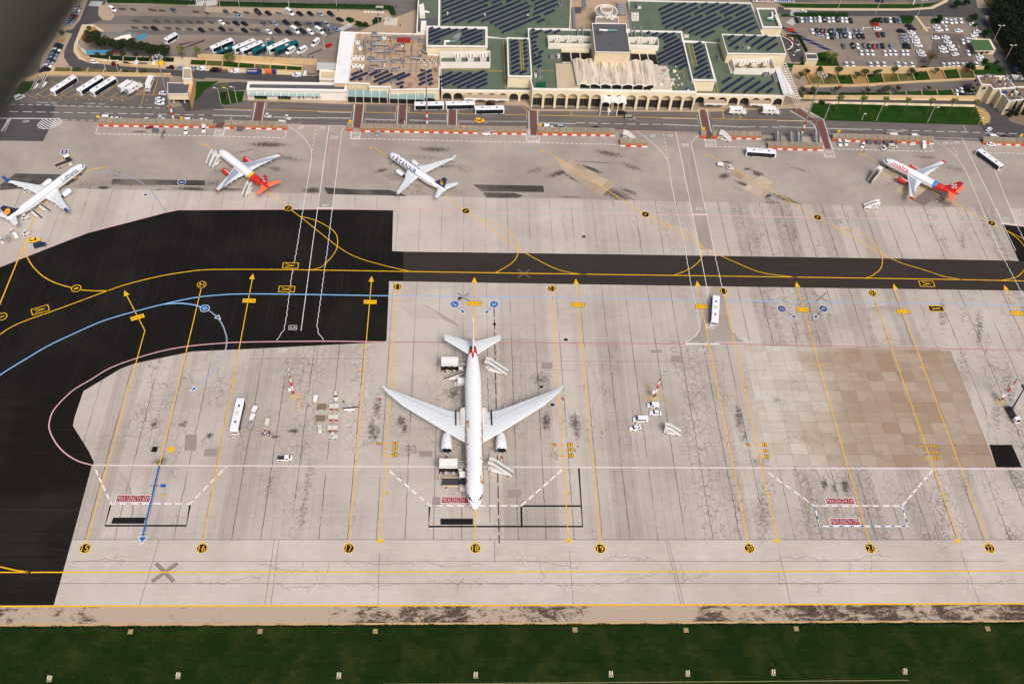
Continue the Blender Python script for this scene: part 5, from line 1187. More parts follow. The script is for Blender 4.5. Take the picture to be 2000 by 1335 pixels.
# --- office on stilts by the coach park
to=empty('office',(*P(350,195),0));tag(to,'small cream office with dark flat roof and ribbon windows by the coach park','building')
block(to,ZA(1615,795,1838,803,1815,905,1618,905),6.0,z0=2.6,wall=CREAM,roof=m_greyroof,par=.4,parw=.25,lip=.2)
a,b=P(*ZA(1620,925)[0],4.2),P(*ZA(1812,928)[0],4.2);mb=MB();mb.box(a[0],b[0],a[1]-.1,a[1]+.1,3.7,4.9,DKGLASS);mb.build('ribbon_window',to)
for i in range(2):
 x=a[0]+2+i*(b[0]-a[0]-4);mb=MB();mb.box(x-.2,x+.2,a[1]+.2,a[1]+.6,0,2.6,CREAMW);mb.build('stilt',to)
mb=MB();x,y=P(*ZA(1700,850)[0],6);mb.tube((x,y,5.9),(x,y,8.5),.08,STEEL);mb.tube((x-1.5,y,8.2),(x+1.5,y,8.2),.05,STEEL);mb.build('aerial',to)
block(to,ZA(1765,650,1845,652,1852,760,1762,760),9.0,wall=CREAM,roof=m_pave,par=.3,parw=.3,name_wall='stair_wall',name_roof='stair_roof')
mb=MB();q=poly_z(ZA(1838,690,1878,800,1872,850,1838,1000),4.0);mb.prism(q,0,6.4,mk('ochre_render',(226,176,110),.8,.08,.5));mb.build('ochre_wall',to)
rehome(to)
# --- houses at the right edge
th_=empty('house',(*P(1890,175),0));tag(th_,'cream stepped house with cluttered flat roof and satellite dish, nearest the lane','house')
ZQ=9.0
block(th_,[(1908,148),(1965,148),(1975,160),(1985,172),(1950,173),(1940,174),(1934,166),(1917,165)],ZQ,wall=mk('house_render',(206,190,158),.85,.08,.4,dirt=(150,134,108),dscale=.3,damt=.4),roof=mk('cluttered_roof',(120,98,76),.95,.35,1.2,dirt=(178,166,146),dscale=.8,damt=.6),par=1,parw=.5)
block(th_,[(1962,170),(2010,168),(2030,192),(1970,197),(1960,184),(1955,184),(1952,174)],ZQ-.5,wall=MATS['house_render'],roof=MATS['cluttered_roof'],par=1,parw=.5)
for u,v,z in((1905,158,7),(1910,166,7),(1900,172,4),(1906,178,4),(1898,180,2.5),(1922,173,7),(1939,182,6),(1973,204,6),(1967,216,3),(1951,187,5),(1950,202,2.5)):
 x,y=P(u,v,z);mb=MB();mb.box(x-.7,x+.7,y-.12,y+.12,z-.6,z+.6,DKGLASS);mb.box(x-.8,x+.8,y-.2,y+.1,z-.8,z-.62,CREAMW);mb.build('window',th_)
mb=MB()
for i in range(46):
 u,v=random.uniform(1918,2000),random.uniform(150,195)
 if v>166 and u<1958:continue
 x,y=P(u,v,ZQ);s=random.uniform(.2,.9);mb=MB();mb.box(-s,s,-s*.5,s*.5,ZQ-.6,ZQ+random.uniform(0,1.2),random.choice([CREAMW,GREY,STEEL,BLUE if i%9==0 else DGREY]),rot=random.random()*3,at=(x,y));mb.build('roof_tank',th_)
for u,v,r in((1927,150,1.5),(1939,151,.9),(1950,168,.9)):
 x,y=P(u,v,ZQ+1);mb=MB();mb.tube((x,y,ZQ-.5),(x,y,ZQ+1),.08,STEEL)
 rr=[[(x+q*math.cos(k*PI/8),y-.5*(1-(q/r)**2)-q*math.sin(k*PI/8)*.35,ZQ+1.6+q*math.sin(k*PI/8))for k in range(16)]for q in(r,r*.7,r*.3)]
 mb.loft(rr,GREY);mb.build('satellite_dish',th_)
block(th_,[(1975,145),(1994,147),(2000,154),(1981,155)],7,z0=6.6,wall=CREAMW,roof=mk('pale_sheet',(190,188,176),.7,.1),par=0,lip=.1,name_roof='awning_roof')
rehome(th_)
tk=empty('guard_hut',(*P(1925,90),0));tag(tk,'car park booth with green overhanging flat roof and cream walls','hut')
block(tk,[(1897.5,78),(1931,78),(1942,98.5),(1905,99.5)],3.9,z0=3.4,wall=CREAMW,roof=mk('green_flat_roof',(74,104,66),.85,.06),par=0,lip=.05)
p=P(1908,106),P(1938,104);mb=MB();mb.box(p[0][0],p[1][0],p[0][1],p[0][1]+9,0,3.4,CREAM);mb.box(p[0][0]+1.6,p[0][0]+3.0,p[0][1]-.06,p[0][1],0,2.2,DKGLASS);mb.box(p[0][0]+4,p[0][0]+5.6,p[0][1]-.08,p[0][1],.6,2.2,DRED);mb.build('booth',tk);rehome(tk)
tk=empty('substation',(*P(1585,118),0));tag(tk,'small windowless cream hut with grey flat roof among shrubs by the terminal','hut')
block(tk,ZD(1845,512,1950,515,1968,570,1855,570),4.2,wall=CREAM,roof=m_greyroof,par=.4,parw=.25);rehome(tk)
tk=empty('roof_terrace',(*P(1560,95),0));tag(tk,'dark paved cafe terrace with curved pale rim behind the terminal','terrace')
mb=MB();mb.face([(x,y,.05)for x,y in W(ZD(1600,330,1640,350,1760,360,1830,510,1840,600,1710,600,1660,480))][::-1],mk('dark_terrace',(84,78,78),.8,.3,1.5));mb.build('paving',tk)
q=spline(W(ZD(1610,365,1680,400,1715,440,1700,480,1660,500)),6);mb=MB();ribbon(mb,q,.5,1.0,CREAMW);q2=spline(W(ZD(1640,355,1700,385,1722,430,1690,490)),6);ribbon(mb,q2,.5,.9,RED);mb.build('curved_rim',tk)
for i in range(34):
 u,v=ZD(random.uniform(1690,1785),random.uniform(370,560))[0];x,y=P(u,v);mb=MB();mb.box(x-.5,x+.5,y-.4,y+.4,.7,.78,random.choice([DGREY,CHASSIS,GREY,CREAMW]));mb.box(x-.08,x+.08,y-.08,y+.08,0.05,.7,CHASSIS);mb.build('table',tk)
rehome(tk)
# ================================================================ aircraft
def livery(name,base,bands,stripes=(),rough=.25):
 m,t,b=new_mat(name)
 sp=N(t,'SeparateXYZ');t.links.new(N(t,'TexCoord').outputs['Object'],sp.inputs[0])
 x,y,z=sp.outputs
 col=lin(base)
 for(kx,kz,c,rgb)in bands:
  e=mth(t,'ADD',mth(t,'MULTIPLY',x,kx),mth(t,'MULTIPLY',z,kz))
  col=mixc(t,ramp(t,e,c-.04,c+.04),col,lin(rgb))
 n=noise(t,N(t,'TexCoord').outputs['Object'],.5,4)
 col=mixc(t,1.0,col,mth(t,'MULTIPLY_ADD',n,.08,.96),'MULTIPLY')
 t.links.new(col,b.inputs['Base Color']);b.inputs['Roughness'].default_value=rough
 return m
WHT=(236,238,238)
m_wing=mk('wing_grey',(214,219,220),0.35,0.05,.5);m_wingl=mk('wing_grey_dark',(150,158,172),0.35,0.06,.5);m_wline=mk('wing_panel_line',(150,156,162),.5)
m_nac=mk('nacelle_white',(230,232,232),.3,.04);m_lip=mk('bare_metal_lip',(170,172,176),.25,.05,1,.8);m_dk=mk('engine_dark',(40,40,44),.4,.1,2)
m_win=mk('cabin_window',(70,76,88),.3)
def fus_fn(L,R,zc):
 ln_,lt=3.0*R,7.0*R
 def f(d):
  if d<ln_:
   q=1-d/ln_;return R*max(.0,1-q**2.1)**.56,zc-.32*R*q**1.6
  if d>L-lt:
   q=(d-(L-lt))/lt;return R*(1-.90*q**1.55),zc+R*.72*q**1.5
  return R,zc
 return f
def airliner(kind,L,R,zc,xn,span,wing,tail,eng,fusm,finm,stabm=None,nac=None,winglet=None,winm=None,engs=2):
 """xn: nose x; wing=(x LE root, root chord, kink frac, kink chord, kink LE x, tip chord, tip LE x, z root, z tip)"""
 root=empty(kind)
 f=fus_fn(L,R,zc)
 mb=MB();n=28;ds=[0.02,.12,.3,.6,1,1.5,2.1,2.8]+list(np.linspace(3.6,L-7*R,12))+list(np.linspace(L-7*R+1,L,14))
 rings=[[(xn-d,f(d)[0]*math.cos(2*PI*i/n),f(d)[1]+f(d)[0]*math.sin(2*PI*i/n))for i in range(n)]for d in ds]
 mb.loft(rings,fusm);fo=mb.build('fuselage',root,smooth=True)
 for dd in np.linspace(L*.12,L*.8,9):
  k_=MB();m_sk=mk('skin_line',(212,214,216),.4);k_.loft([[(xn-dd-e,(f(dd)[0]+.012)*math.cos(a_),f(dd)[1]+(f(dd)[0]+.012)*math.sin(a_))for a_ in[i*PI/14 for i in range(28)]]for e in(0,.04)],m_sk,cap=False);k_.build('skin_joint',fo)
 q=lambda d,a,o=.03:(xn-d,(f(d)[0]+o)*math.cos(a),f(d)[1]+(f(d)[0]+o)*math.sin(a))
 g=MB()
 for s in(1,-1):
  for d0,d1,a0,a1,e in((.50,.84,84,52,0),(.66,1.05,49,30,.25),(.92,1.40,34,20,.3)):
   A=lambda a:math.radians(a)if s>0 else PI-math.radians(a)
   d0*=R;d1*=R;g.face([q(d0+e*R*.4,A(a0),.05),q(d0+e*R*.7,A(a1),.05),q(d1+e*R*.5,A(a1),.05),q(d1+.1,A(a0),.05)],GLASS)
 g.build('cockpit_window',root)
 for s in(1,-1):
  g=MB();d=L*.12
  while d<L*.82:
   a=math.radians(12)if s>0 else PI-math.radians(12)
   a2=math.radians(22)if s>0 else PI-math.radians(22)
   if f(d)[0]>R*.8:g.face([q(d,a),q(d+.26,a),q(d+.26,a2),q(d,a2)],m_win)
   d+=.56
  g.build('window_row',root)
  for dd in(L*.085,L*.86):
   g=MB();a=math.radians(-8)if s>0 else PI+math.radians(8);a2=math.radians(38)if s>0 else PI-math.radians(38);am=math.radians(16)if s>0 else PI-math.radians(16)
   for(p_,r_)in(((dd,a),(dd,a2)),((dd+.95,a),(dd+.95,a2)),((dd,a2),(dd+.95,a2))):
    v0,v1=Vector(q(*p_,.02)),Vector(q(*r_,.02));vm=Vector(q((p_[0]+r_[0])/2,am if p_[0]==r_[0]else a2,.03))
    g.tube(v0,vm,.035,m_wline,n=4,cap=False);g.tube(vm,v1,.035,m_wline,n=4,cap=False)
   g.build('door',root)
 xr,cr,kf,ckk,xk,ct,xt,z0,z1=wing;b2=span/2
 prof=[(0,0),(.04,.045),(.2,.075),(.45,.07),(.75,.035),(1,0),(.7,-.02),(.3,-.05),(.05,-.035)]
 def sec(y,xle,c,z,s):return[(xle-px*c,s*y,z+pz*c)for px,pz in(prof if s>0 else prof[::-1])]
 yk=R+(b2-R)*kf;zk=z0+(z1-z0)*kf*.8
 for s in(1,-1):
  mb=MB()
  secs=[sec(.6,xr+1.2,cr+.8,z0,s),sec(R,xr,cr,z0,s),sec(yk,xk,ckk,zk,s),sec(R+(b2-R)*.75,xk+(xt-xk)*(.75-kf)/(1-kf)*(1 if winglet=='rake' else .95),ckk+(ct*(2 if winglet=='rake' else 1)-ckk)*(.60 if winglet=='rake' else .6),z0+(z1-z0)*.72,s),sec(b2-.03*span,xt+.05*span*.5*(winglet!='rake'),ct*(1.12 if winglet!='rake' else 2.1),z1-.15,s),sec(b2,xt-(2.6 if winglet=='rake' else 0),ct,z1+(.4 if winglet=='rake' else 0),s)]
  mb.loft(secs,winm or m_wing,mfun=lambda k,i:m_wing);w_=mb.build('wing',root,smooth=True)
  d_=MB()
  for(fa,fb)in((.70,.70),):
   pts=[Vector((xr-fa*cr,s*R,z0+.05*cr)),Vector((xk-fa*ckk,s*yk,zk+.045*ckk+.02)),Vector((xt-.5*ct,s*(b2-.06*span),z1+.1))]
   for a_,b_ in zip(pts,pts[1:]):d_.tube(a_+Vector((0,0,.02)),b_+Vector((0,0,.02)),.05,m_wline,n=4)
  d_.build('panel_line',w_)
  if winm:
   d_=MB();d_.face([(xr-.16*cr,s*(R+.3),z0+.085*cr),(xk-.16*ckk,s*yk,zk+.085*ckk),(xt-.3*ct,s*(b2-.08*span),z1+.16),(xt-.75*ct,s*(b2-.08*span),z1+.12),(xk-.66*ckk,s*yk,zk+.07*ckk),(xr-.66*cr,s*(R+.3),z0+.075*cr)][::s],winm);d_.build('upper_panel',w_)
  for fy in(.28,.47,.66):
   y=R+(b2-R)*fy;c=cr+(ct-cr)*fy;x=xr+(xt-xr)*fy;z=z0+(z1-z0)*fy
   d_=MB();d_.tube((x-c*.72,s*y,z-.12),(x-c*1.12,s*y,z-.1),.22,m_wing,r1=.06,n=6);d_.build('flap_fairing',w_)
  if winglet=='up' or winglet=='blue':
   wm=BLUE if winglet=='blue' else m_wing
   d_=MB();h=3.4 if winglet=='blue' else 2.5;d_.loft([[(xt+.05,s*b2,z1),(xt-ct*.95,s*b2,z1),(xt-ct*.95,s*(b2-.12),z1+.02),(xt+.05,s*(b2-.12),z1+.02)],[(xt-1.5,s*(b2+.9),z1+h),(xt-2.7,s*(b2+.9),z1+h),(xt-2.7,s*(b2+.8),z1+h),(xt-1.5,s*(b2+.8),z1+h)]],wm);d_.build('winglet',w_)
  elif winglet=='fence':
   d_=MB();d_.prism([(xt+.2,s*b2),(xt-ct-.3,s*b2),(xt-ct-.3,s*(b2+.1)),(xt+.2,s*(b2+.1))],z1-.5,z1+.8,RED);d_.build('wing_tip_fence',w_)
  ye,xe,re,le=eng
  mb=MB();ez=zc-R*.55-re*.35
  rr=lambda x,r:[(xe-x,s*ye+r*math.cos(2*PI*i/22),ez+r*math.sin(2*PI*i/22))for i in range(22)]
  nc=nac or m_nac
  mb.loft([rr(.05*le,re*.80),rr(0,re*.88),rr(.03*le,re*.95),rr(.2*le,re*1.05),rr(.5*le,re*1.04),rr(.8*le,re*.88),rr(le*.97,re*.74),rr(le*.97,re*.5),rr(le*1.2,re*.36),rr(le*1.24,.1)],nc,cap=False,mfun=lambda k,i:m_lip if k<2 else(nc if k<6 else m_dk))
  e_=mb.build('engine',root,smooth=True)
  d_=MB();d_.loft([rr(.05*le,re*.80),rr(.3*le,re*.78),rr(.3*le,.05)],m_dk,cap=False);d_.build('fan',e_)
  d_=MB();d_.prism([(xe-le*.25,s*ye-.15),(xe-le*1.25,s*ye-.2),(xe-le*1.25,s*ye+.2),(xe-le*.25,s*ye+.15)],ez+re*.8,zc-R*.15,m_wing);d_.build('pylon',e_)
 ht,hr,hc,htc,hsw,fh,fc,ftc,fsw,fx=tail
 xT=xn-L
 for s in(1,-1):
  mb=MB();x0=xT+hc*1.32
  mb.loft([[(x0-px*c,s*y,z+pz*c*.8)for px,pz in(prof if s>0 else prof[::-1])]for(x0,y,c,z)in((x0,.3,hc,hr),(x0-hsw,ht,htc,hr+ht*.09))],stabm or m_wing);mb.build('tailplane',root,smooth=True)
 zf=zc+R*.86;x0=xT+fx
 mb=MB();mb.loft([[(x-px*c,pz*c*.55*1,z)for px,pz in((0,0),(.1,.07),(.4,.09),(1,0),(.4,-.09),(.1,-.07))]for(x,c,z)in((x0+2.6,fc+2.6,zf-.25),(x0,fc,zf+.9),(x0-fsw,ftc,zf+fh))],finm);mb.build('fin',root)
 mb=MB();mb.tube((xT+.8,0,f(L)[1]),(xT-.1,0,f(L)[1]+.05),.3,m_dk,r1=.15);mb.build('exhaust_cone',root)
 for(gx,gy,nw,wr)in((xn-L*.095,0,2,R*.2),(xr-cr*.62,R*1.45,4 if R>2.5 else 2,R*.3),(xr-cr*.62,-R*1.45,4 if R>2.5 else 2,R*.3)):
  mb=MB();mb.tube((gx,gy,wr),(gx,gy,zc-R*.6),.14,STEEL,n=6);g_=mb.build('landing_gear',root)
  for i in range(nw):
   mb=MB();ox=0 if nw==2 else(.75 if i<2 else-.75);oy=.42 if i%2 else-.42
   mb.tube((gx+ox,gy+oy-.17,wr),(gx+ox,gy+oy+.17,wr),wr,TYRE,n=12);mb.build('wheel',g_)
 return root,q,f
def fus_text(root,q,f,txt,d0,width,a0,hgt,R,side,mat,name='lettering',o=.05,shear=0.0):
 """lettering wrapped on the fuselage; side +1 port (nose to the reader's left), -1 starboard"""
 vs,fs,tw,th=text_mesh(txt,8,shear);mb=MB();out=[]
 for x,y in vs:
  u=(x/tw+.5)*width;a=math.radians(a0)+y/th*hgt/R
  d=d0+u if side>0 else d0+width-u
  out.append(q(d,a if side>0 else PI-a,o))
 mb.faces(out,fs,mat);return mb.build(name,root)
def put_plane(root,nose,tail,zn,zt,L,xn,label,cat='airliner',group=None):
 a,b=Vector(P(*nose,zn)),Vector(P(*tail,zt));h=math.atan2(a.y-b.y,a.x-b.x);s=(a-b).length/L
 root.location=(a.x-math.cos(h)*xn*s,a.y-math.sin(h)*xn*s,0);root.rotation_euler=(0,0,h);root.scale=(s,s,1+(s-1)*.5)
 tag(root,label,cat,group);print('PLANE',label[:30],round(s,3),round(math.degrees(h),1));return s
def fin_mark(root,pts,mat,x0,z0,sc,yo,name='tail_emblem'):
 for s in(1,-1):
  mb=MB();mb.faces([(x0-px*sc,s*yo,z0+pz*sc)for px,pz in pts],[tuple(range(len(pts)))],mat);mb.build(name,root)
m777=livery('white_red_black_livery',WHT,[(-1,-.9,19.6,(206,24,22)),(-1,-.9,21.8,(30,28,34)),(-1,-.9,23.3,WHT)])
mfin7=livery('flag_fin',WHT,[(0,-1,-9.6,(206,24,22)),(0,-1,-8.4,(236,236,236))])
pl,q,f=airliner('wide_body_airliner',73.9,3.2,5.4,38,67.0,(11.2,13.0,.20,10.0,7.4,1.0,-8.8,4.6,7.2),(10.8,6.6,7.2,2.6,7.4,9.9,8.6,3.6,7.8,10.6),(9.8,13.6,1.95,7.2),m777,mfin7,winglet='rake')
put_plane(pl,(928,994),(923,654),4.4,7.8,73.9,38,'largest white airliner, red and black band round its tail, nose towards the grass')
m_gold=mk('gold_lettering',(176,124,60),.4,.1)
fus_text(pl,q,f,'Emirates',8.3,26,27,3.0,3.2,1,m_gold);fus_text(pl,q,f,'Emirates',8.3,26,27,3.0,3.2,-1,m_gold)
for s in(1,-1):
 mb=MB();mb.box(-2.2,4.4,s*6.5-.25,s*6.5+.25,5.5,5.86,m_k);mb.build('walkway_stripe',pl)
 mb=MB()
 for i in range(9):
  for j in range(3):mb.prism([(4-i*.8+.13*math.cos(k),s*(3.9+j*.42)+.13*math.sin(k))for k in[z*PI/3 for z in range(6)]],5.9,5.96,m_dk)
 mb.face([(5.2,s*3.2,5.86),(4.6,s*4.9,5.86),(-2,s*5.0,5.8),(-3.2,s*4.4,5.8),(-3.2,s*3.2,5.8)][::s],CREAMW);mb.build('wing_root_panel',pl)
A320W=(4.8,7.2,.34,4.1,1.6,1.55,-3.4,2.7,4.3)
A320T=(6.2,4.4,3.9,1.7,3.7,6.0,4.9,2.1,4.3,6.6)
m_mlt=livery('white_blue_red_livery',WHT,[(-1,.25,8.3,(40,140,200)),(-1,-.45,6.6,(206,34,34)),(-.35,-1.0,.9,(240,160,40))][:2]+[(-1,-2.2,4.6,(240,150,40)),(-1,-2.2,7.2,(206,34,34))][:0])
m_cor=mk('coral_tailplane',(244,120,82),.35,.05)
m_fred=livery('red_fin',(200,30,36),[(0,1,10.6,(168,24,30))])
pl,q,f=airliner('airliner',37.6,1.98,3.5,18.5,34.1,A320W,A320T,(5.75,7.2,1.15,4.4),m_mlt,m_fred,m_cor,RED,'fence',m_wingl)
put_plane(pl,(1723.5,311),(1872.5,379),3.1,5.0,37.6,18.5,'white airliner with red lettering, blue band and red rear body, rightmost aircraft')
fus_text(pl,q,f,'malta',5.4,8.2,46,2.3,1.98,1,mk('red_lettering',(214,64,40),.4));fus_text(pl,q,f,'malta',5.4,8.2,46,2.3,1.98,-1,MATS['red_lettering'])
CROSS=[]
for k in range(4):
 a=k*PI/2
 for r_,o_ in((.18,-.5),(1.0,-.42),(.78,0),(1.0,.42)):CROSS.append((r_*math.cos(a+o_*(.9 if r_>.5 else 1.5)),r_*math.sin(a+o_*(.9 if r_>.5 else 1.5))))
def cross(pl,xc,zc_,sc,off):
 for s in(1,-1):
  mb=MB()
  for k in range(4):
   a=k*PI/2+.25;p_=[(.0,0),(1.0*math.cos(-.42),1.0*math.sin(-.42)),(.74,0),(1.0*math.cos(.42),math.sin(.42))]
   w_=[(xc+sc*(x*math.cos(a)-y*math.sin(a)),s*(off+.01*k),zc_+sc*(x*math.sin(a)+y*math.cos(a)))for x,y in p_]
   mb.faces(w_,[(0,1,2),(0,2,3)],WHITE)
  mb.build('tail_emblem',pl)
cross(pl,-15.8,7.9,1.75,.26)
m_ml2=livery('white_gold_red_livery',WHT,[(0,-1,-2.6,(214,150,40)),(-1,-.35,4.0,(244,190,30)),(-1,-.35,5.6,(206,40,28)),(-1,-.3,17.2,(232,120,30)),(-1,-.3,18.6,(110,100,60))])
pl,q,f=airliner('airliner',37.6,1.98,3.5,18.5,34.1,A320W,A320T,(5.75,7.2,1.15,4.4),m_ml2,m_fred,m_cor,RED,'fence',m_wingl)
put_plane(pl,(426.5,293),(527,367),3.1,5.0,37.6,18.5,'white airliner with yellow and red rear body beside three boarding stairs')
cross(pl,-15.8,7.9,1.75,.26)
m_rya=livery('white_navy_belly_livery',WHT,[(0,-1,-2.25,(20,38,96))])
m_frya=livery('navy_fin',(20,34,92),[])
pl,q,f=airliner('airliner',39.5,1.9,3.4,19,35.8,(4.6,7.4,.34,4.2,.5,1.5,-5.2,2.6,4.3),(7.0,4.3,4.2,1.6,4.3,6.4,5.6,2.0,5.2,7.4),(4.9,8.0,1.1,4.4),m_rya,m_frya,None,None,'up')
put_plane(pl,(759.5,299),(874,371.5),3.0,5.0,39.5,19,'white airliner with big navy lettering and a gold emblem on its navy fin')
m_nvl=mk('navy_letters',(20,38,96),.4)
fus_text(pl,q,f,'RYANAIR',6.6,13.6,36,2.5,1.9,1,m_nvl);fus_text(pl,q,f,'RYANAIR',6.6,13.6,36,2.5,1.9,-1,m_nvl)
for s in(1,-1):
 mb=MB();A=lambda a:math.radians(a)if s>0 else PI-math.radians(a)
 mb.faces([q(4.0,A(70),.05),q(4.4,A(20),.05),q(4.8,A(15),.05),q(4.5,A(45),.05),q(5.2,A(25),.05),q(5.6,A(40),.05),q(4.7,A(62),.05)],[(0,1,2,3),(3,4,5,6)],m_nvl);mb.build('body_emblem',pl)
HARP=[(0,1.2),(1.3,.2),(1.2,-.7),(.5,-1.2),(-.3,-1.0),(.1,-.2),(-.1,.5)]
fin_mark(pl,HARP,YEL,-16.2,7.8,1.35,.27)
for s in(1,-1):
 mb=MB()
 for i in range(3):mb.face([(-16.4-i*.45,s*.285,7.3+i*.1),(-16.6-i*.45,s*.285,7.3+i*.1),(-16.6-i*.45,s*.285,8.4-i*.25),(-16.4-i*.45,s*.285,8.5-i*.25)],m_nvl)
 mb.build('emblem_strings',pl)
m_luf=livery('plain_white_livery',(232,234,236),[])
m_fluf=livery('dark_blue_fin',(16,26,74),[])
pl,q,f=airliner('airliner',44.5,1.98,3.5,22.5,34.6,A320W,A320T,(5.75,7.6,1.2,4.6),m_luf,m_fluf,None,None,'blue')
put_plane(pl,(166,320.5),(9,428.5),3.1,5.0,44.5,22.5,'white airliner with blue winglets and a yellow disc on its dark blue fin')
fus_text(pl,q,f,'Lufthansa',5.6,8.6,42,2.0,1.98,-1,m_nvl);fus_text(pl,q,f,'Lufthansa',5.6,8.6,42,2.0,1.98,1,m_nvl)
for s in(1,-1):
 mb=MB();mb.face([(-19.6+1.45*math.cos(k),s*.27,7.9+1.45*math.sin(k))for k in[z*PI/10 for z in range(20)]],mk('tail_disc',(250,168,26),.4))
 mb.face([(-19.6+.6,s*.285,7.7),(-19.6-.2,s*.285,8.1),(-20.3,s*.285,8.3),(-19.8,s*.285,7.9),(-19.5,s*.285,7.5)],m_nvl);mb.build('tail_emblem',pl)
 # ================================================================ vehicles
def shell(mb,st,mat,glass=None):
 """st: (x, half width bottom, half width top, z bottom, z top)"""
 rings=[]
 for x,hb,ht_,zb,zt in st:
  m_=zb+(zt-zb)*.55;hm=hb*.98+.02
  rings.append([(x,-hb,zb),(x,hb,zb),(x,hm,m_),(x,ht_,zt-.06),(x,ht_-.1,zt),(x,-ht_+.1,zt),(x,-ht_,zt-.06),(x,-hm,m_)])
 mb.loft(rings,mat)
def wheels(root,xs,hw,r,sub=True):
 for x in xs:
  for s in(1,-1):
   mb=MB();mb.tube((x,s*(hw-.12),r),(x,s*(hw+.1),r),r,TYRE,n=10);mb.tube((x,s*(hw+.1),r),(x,s*(hw+.12),r),r*.55,STEEL,n=8);mb.build('wheel',root)
def make_car(kind,L=4.4,W=1.76,H=1.45,hood=.95,cab=(-1.75,1.0),top=(-1.1,.25),far=False,rear=.95):
 root=empty(kind);h=L/2;w_=W/2
 mb=MB();shell(mb,[(-h,w_*.82,w_*.75,.38,rear*.85),(-h+.15,w_*.95,w_*.86,.25,rear),(-h+.8,w_,w_*.9,.2,rear+.02),(0,w_,w_*.92,.2,.96),(h-1.1,w_,w_*.9,.2,hood),(h-.25,w_*.93,w_*.82,.25,hood*.84),(h,w_*.78,w_*.68,.4,hood*.68)],PAINT)
 mb.faces([(top[0]-.02,-w_*.66,H),(top[1],-w_*.66,H),(top[1],w_*.66,H),(top[0]-.02,w_*.66,H),(top[0]-.14,-w_*.72,H-.09),(top[1]+.14,-w_*.72,H-.09),(top[1]+.14,w_*.72,H-.09),(top[0]-.14,w_*.72,H-.09)],[(0,1,2,3),(4,5,1,0),(5,6,2,1),(6,7,3,2),(7,4,0,3)],PAINT)
 if far:
  for x in(-h+.8,h-.85):mb.tube((x,-w_-.01,.31),(x,w_+.01,.31),.31,TYRE,n=8)
 mb.build('body',root)
 g=MB();g.loft([[(x,-b,.9),(x,b,.9),(xx,c,z),(xx,-c,z)]for x,xx,b,c,z in((cab[0],top[0]-.14,w_*.86,w_*.72,H-.08),(cab[1],top[1]+.14,w_*.86,w_*.72,H-.08))],GLASS);g.build('windows',root)
 if not far:wheels(root,(-h+.8,h-.85),w_,.32)
 return root
def lights(root,x,w_,z):
 for s in(1,-1):
  mb=MB();mb.box(x-.04,x+.03,s*w_-.14,s*w_+.14,z-.08,z+.08,mk('lamp_glass',(220,220,214),.2));mb.build('headlight',root)
def make_van(kind,L=4.4,W=1.8,H=1.85,hood=1.0,nose=.95,panel=False,far=False):
 root=empty(kind);h=L/2;w_=W/2
 mb=MB();shell(mb,[(-h,w_*.94,w_*.86,.3,H-.05),(-h+.2,w_,w_*.9,.25,H),(h-nose-.75,w_,w_*.9,.25,H),(h-nose,w_,w_*.88,.25,hood+.16),(h-.15,w_*.92,w_*.8,.25,hood*.88),(h,w_*.8,w_*.7,.4,hood*.7)],PAINT)
 mb.build('body',root)
 g=MB();x0,x1=h-nose-.72,h-nose+.03
 g.face([(x1,-w_*.8,hood+.2),(x1,w_*.8,hood+.2),(x0+.03,w_*.78,H-.03),(x0+.03,-w_*.78,H-.03)],GLASS);g.build('windscreen',root)
 for s in(1,-1):
  g=MB();g.face([(x0+.55,s*(w_+.01),1.05),(x0-(.7 if panel else L*.55),s*(w_+.01),1.05),(x0-(.7 if panel else L*.55),s*(w_*.93+.02),H-.22),(x0+.1,s*(w_*.93+.02),H-.22)][::s],GLASS);g.build('side_window',root)
 wheels(root,(-h+.8,h-.85),w_,.34);return root
def make_bus(kind,L=12,W=2.5,H=3.2,low=False,dark=False):
 root=empty(kind);h=L/2;w_=W/2
 mb=MB();shell(mb,[(-h,w_*.96,w_*.86,.3,H-.12),(-h+.25,w_,w_*.94,.25,H),(h-.35,w_,w_*.94,.25,H),(h,w_*.97,w_*.84,.3,H-.25)],PAINT);mb.build('body',root)
 for s in(1,-1):
  g=MB();z0,z1=(1.0,H-.45)if not dark else(.5,H-.32)
  g.face([(-h+.5,s*(w_+.025),z0),(h-.6,s*(w_+.025),z0),(h-.5,s*(w_*.965+.03),z1),(-h+.4,s*(w_*.965+.03),z1)][::-s],GLASS);b_=g.build('side_window',root)
  for i in range(1,7):
   x=-h+i*L/7;p_=MB();p_.box(x-.05,x+.05,s*(w_+.03)-.02,s*(w_+.03)+.02,z0,z1-.1,CHASSIS);p_.build('window_pillar',b_)
 g=MB();g.face([(h+.02,-w_*.84,.95),(h+.02,w_*.84,.95),(h-.02,w_*.8,H-.5),(h-.02,-w_*.8,H-.5)],GLASS);g.build('windscreen',root)
 g=MB();g.face([(-h-.02,w_*.8,H-1.2 if not dark else 1.0),(-h-.02,-w_*.8,H-1.2 if not dark else 1.0),(-h-.02,-w_*.78,H-.4),(-h-.02,w_*.78,H-.4)],GLASS);g.build('rear_window',root)
 for x in((-h*.55,h*.45)if not low else(-h*.5,0,h*.5)):
  g=MB();g.box(x-.45,x+.45,-.35,.35,H-.01,H+.1,DGREY if low else CHASSIS);g.build('roof_hatch',root)
 g=MB();g.box(-h*.15,h*.12,-.6,.6,H-.01,H+.16,OFFW);g.build('air_conditioner',root)
 lights(root,h+.02,w_*.78,.7);wheels(root,(-h+2.6,h-2.4),w_-.05,.48);return root
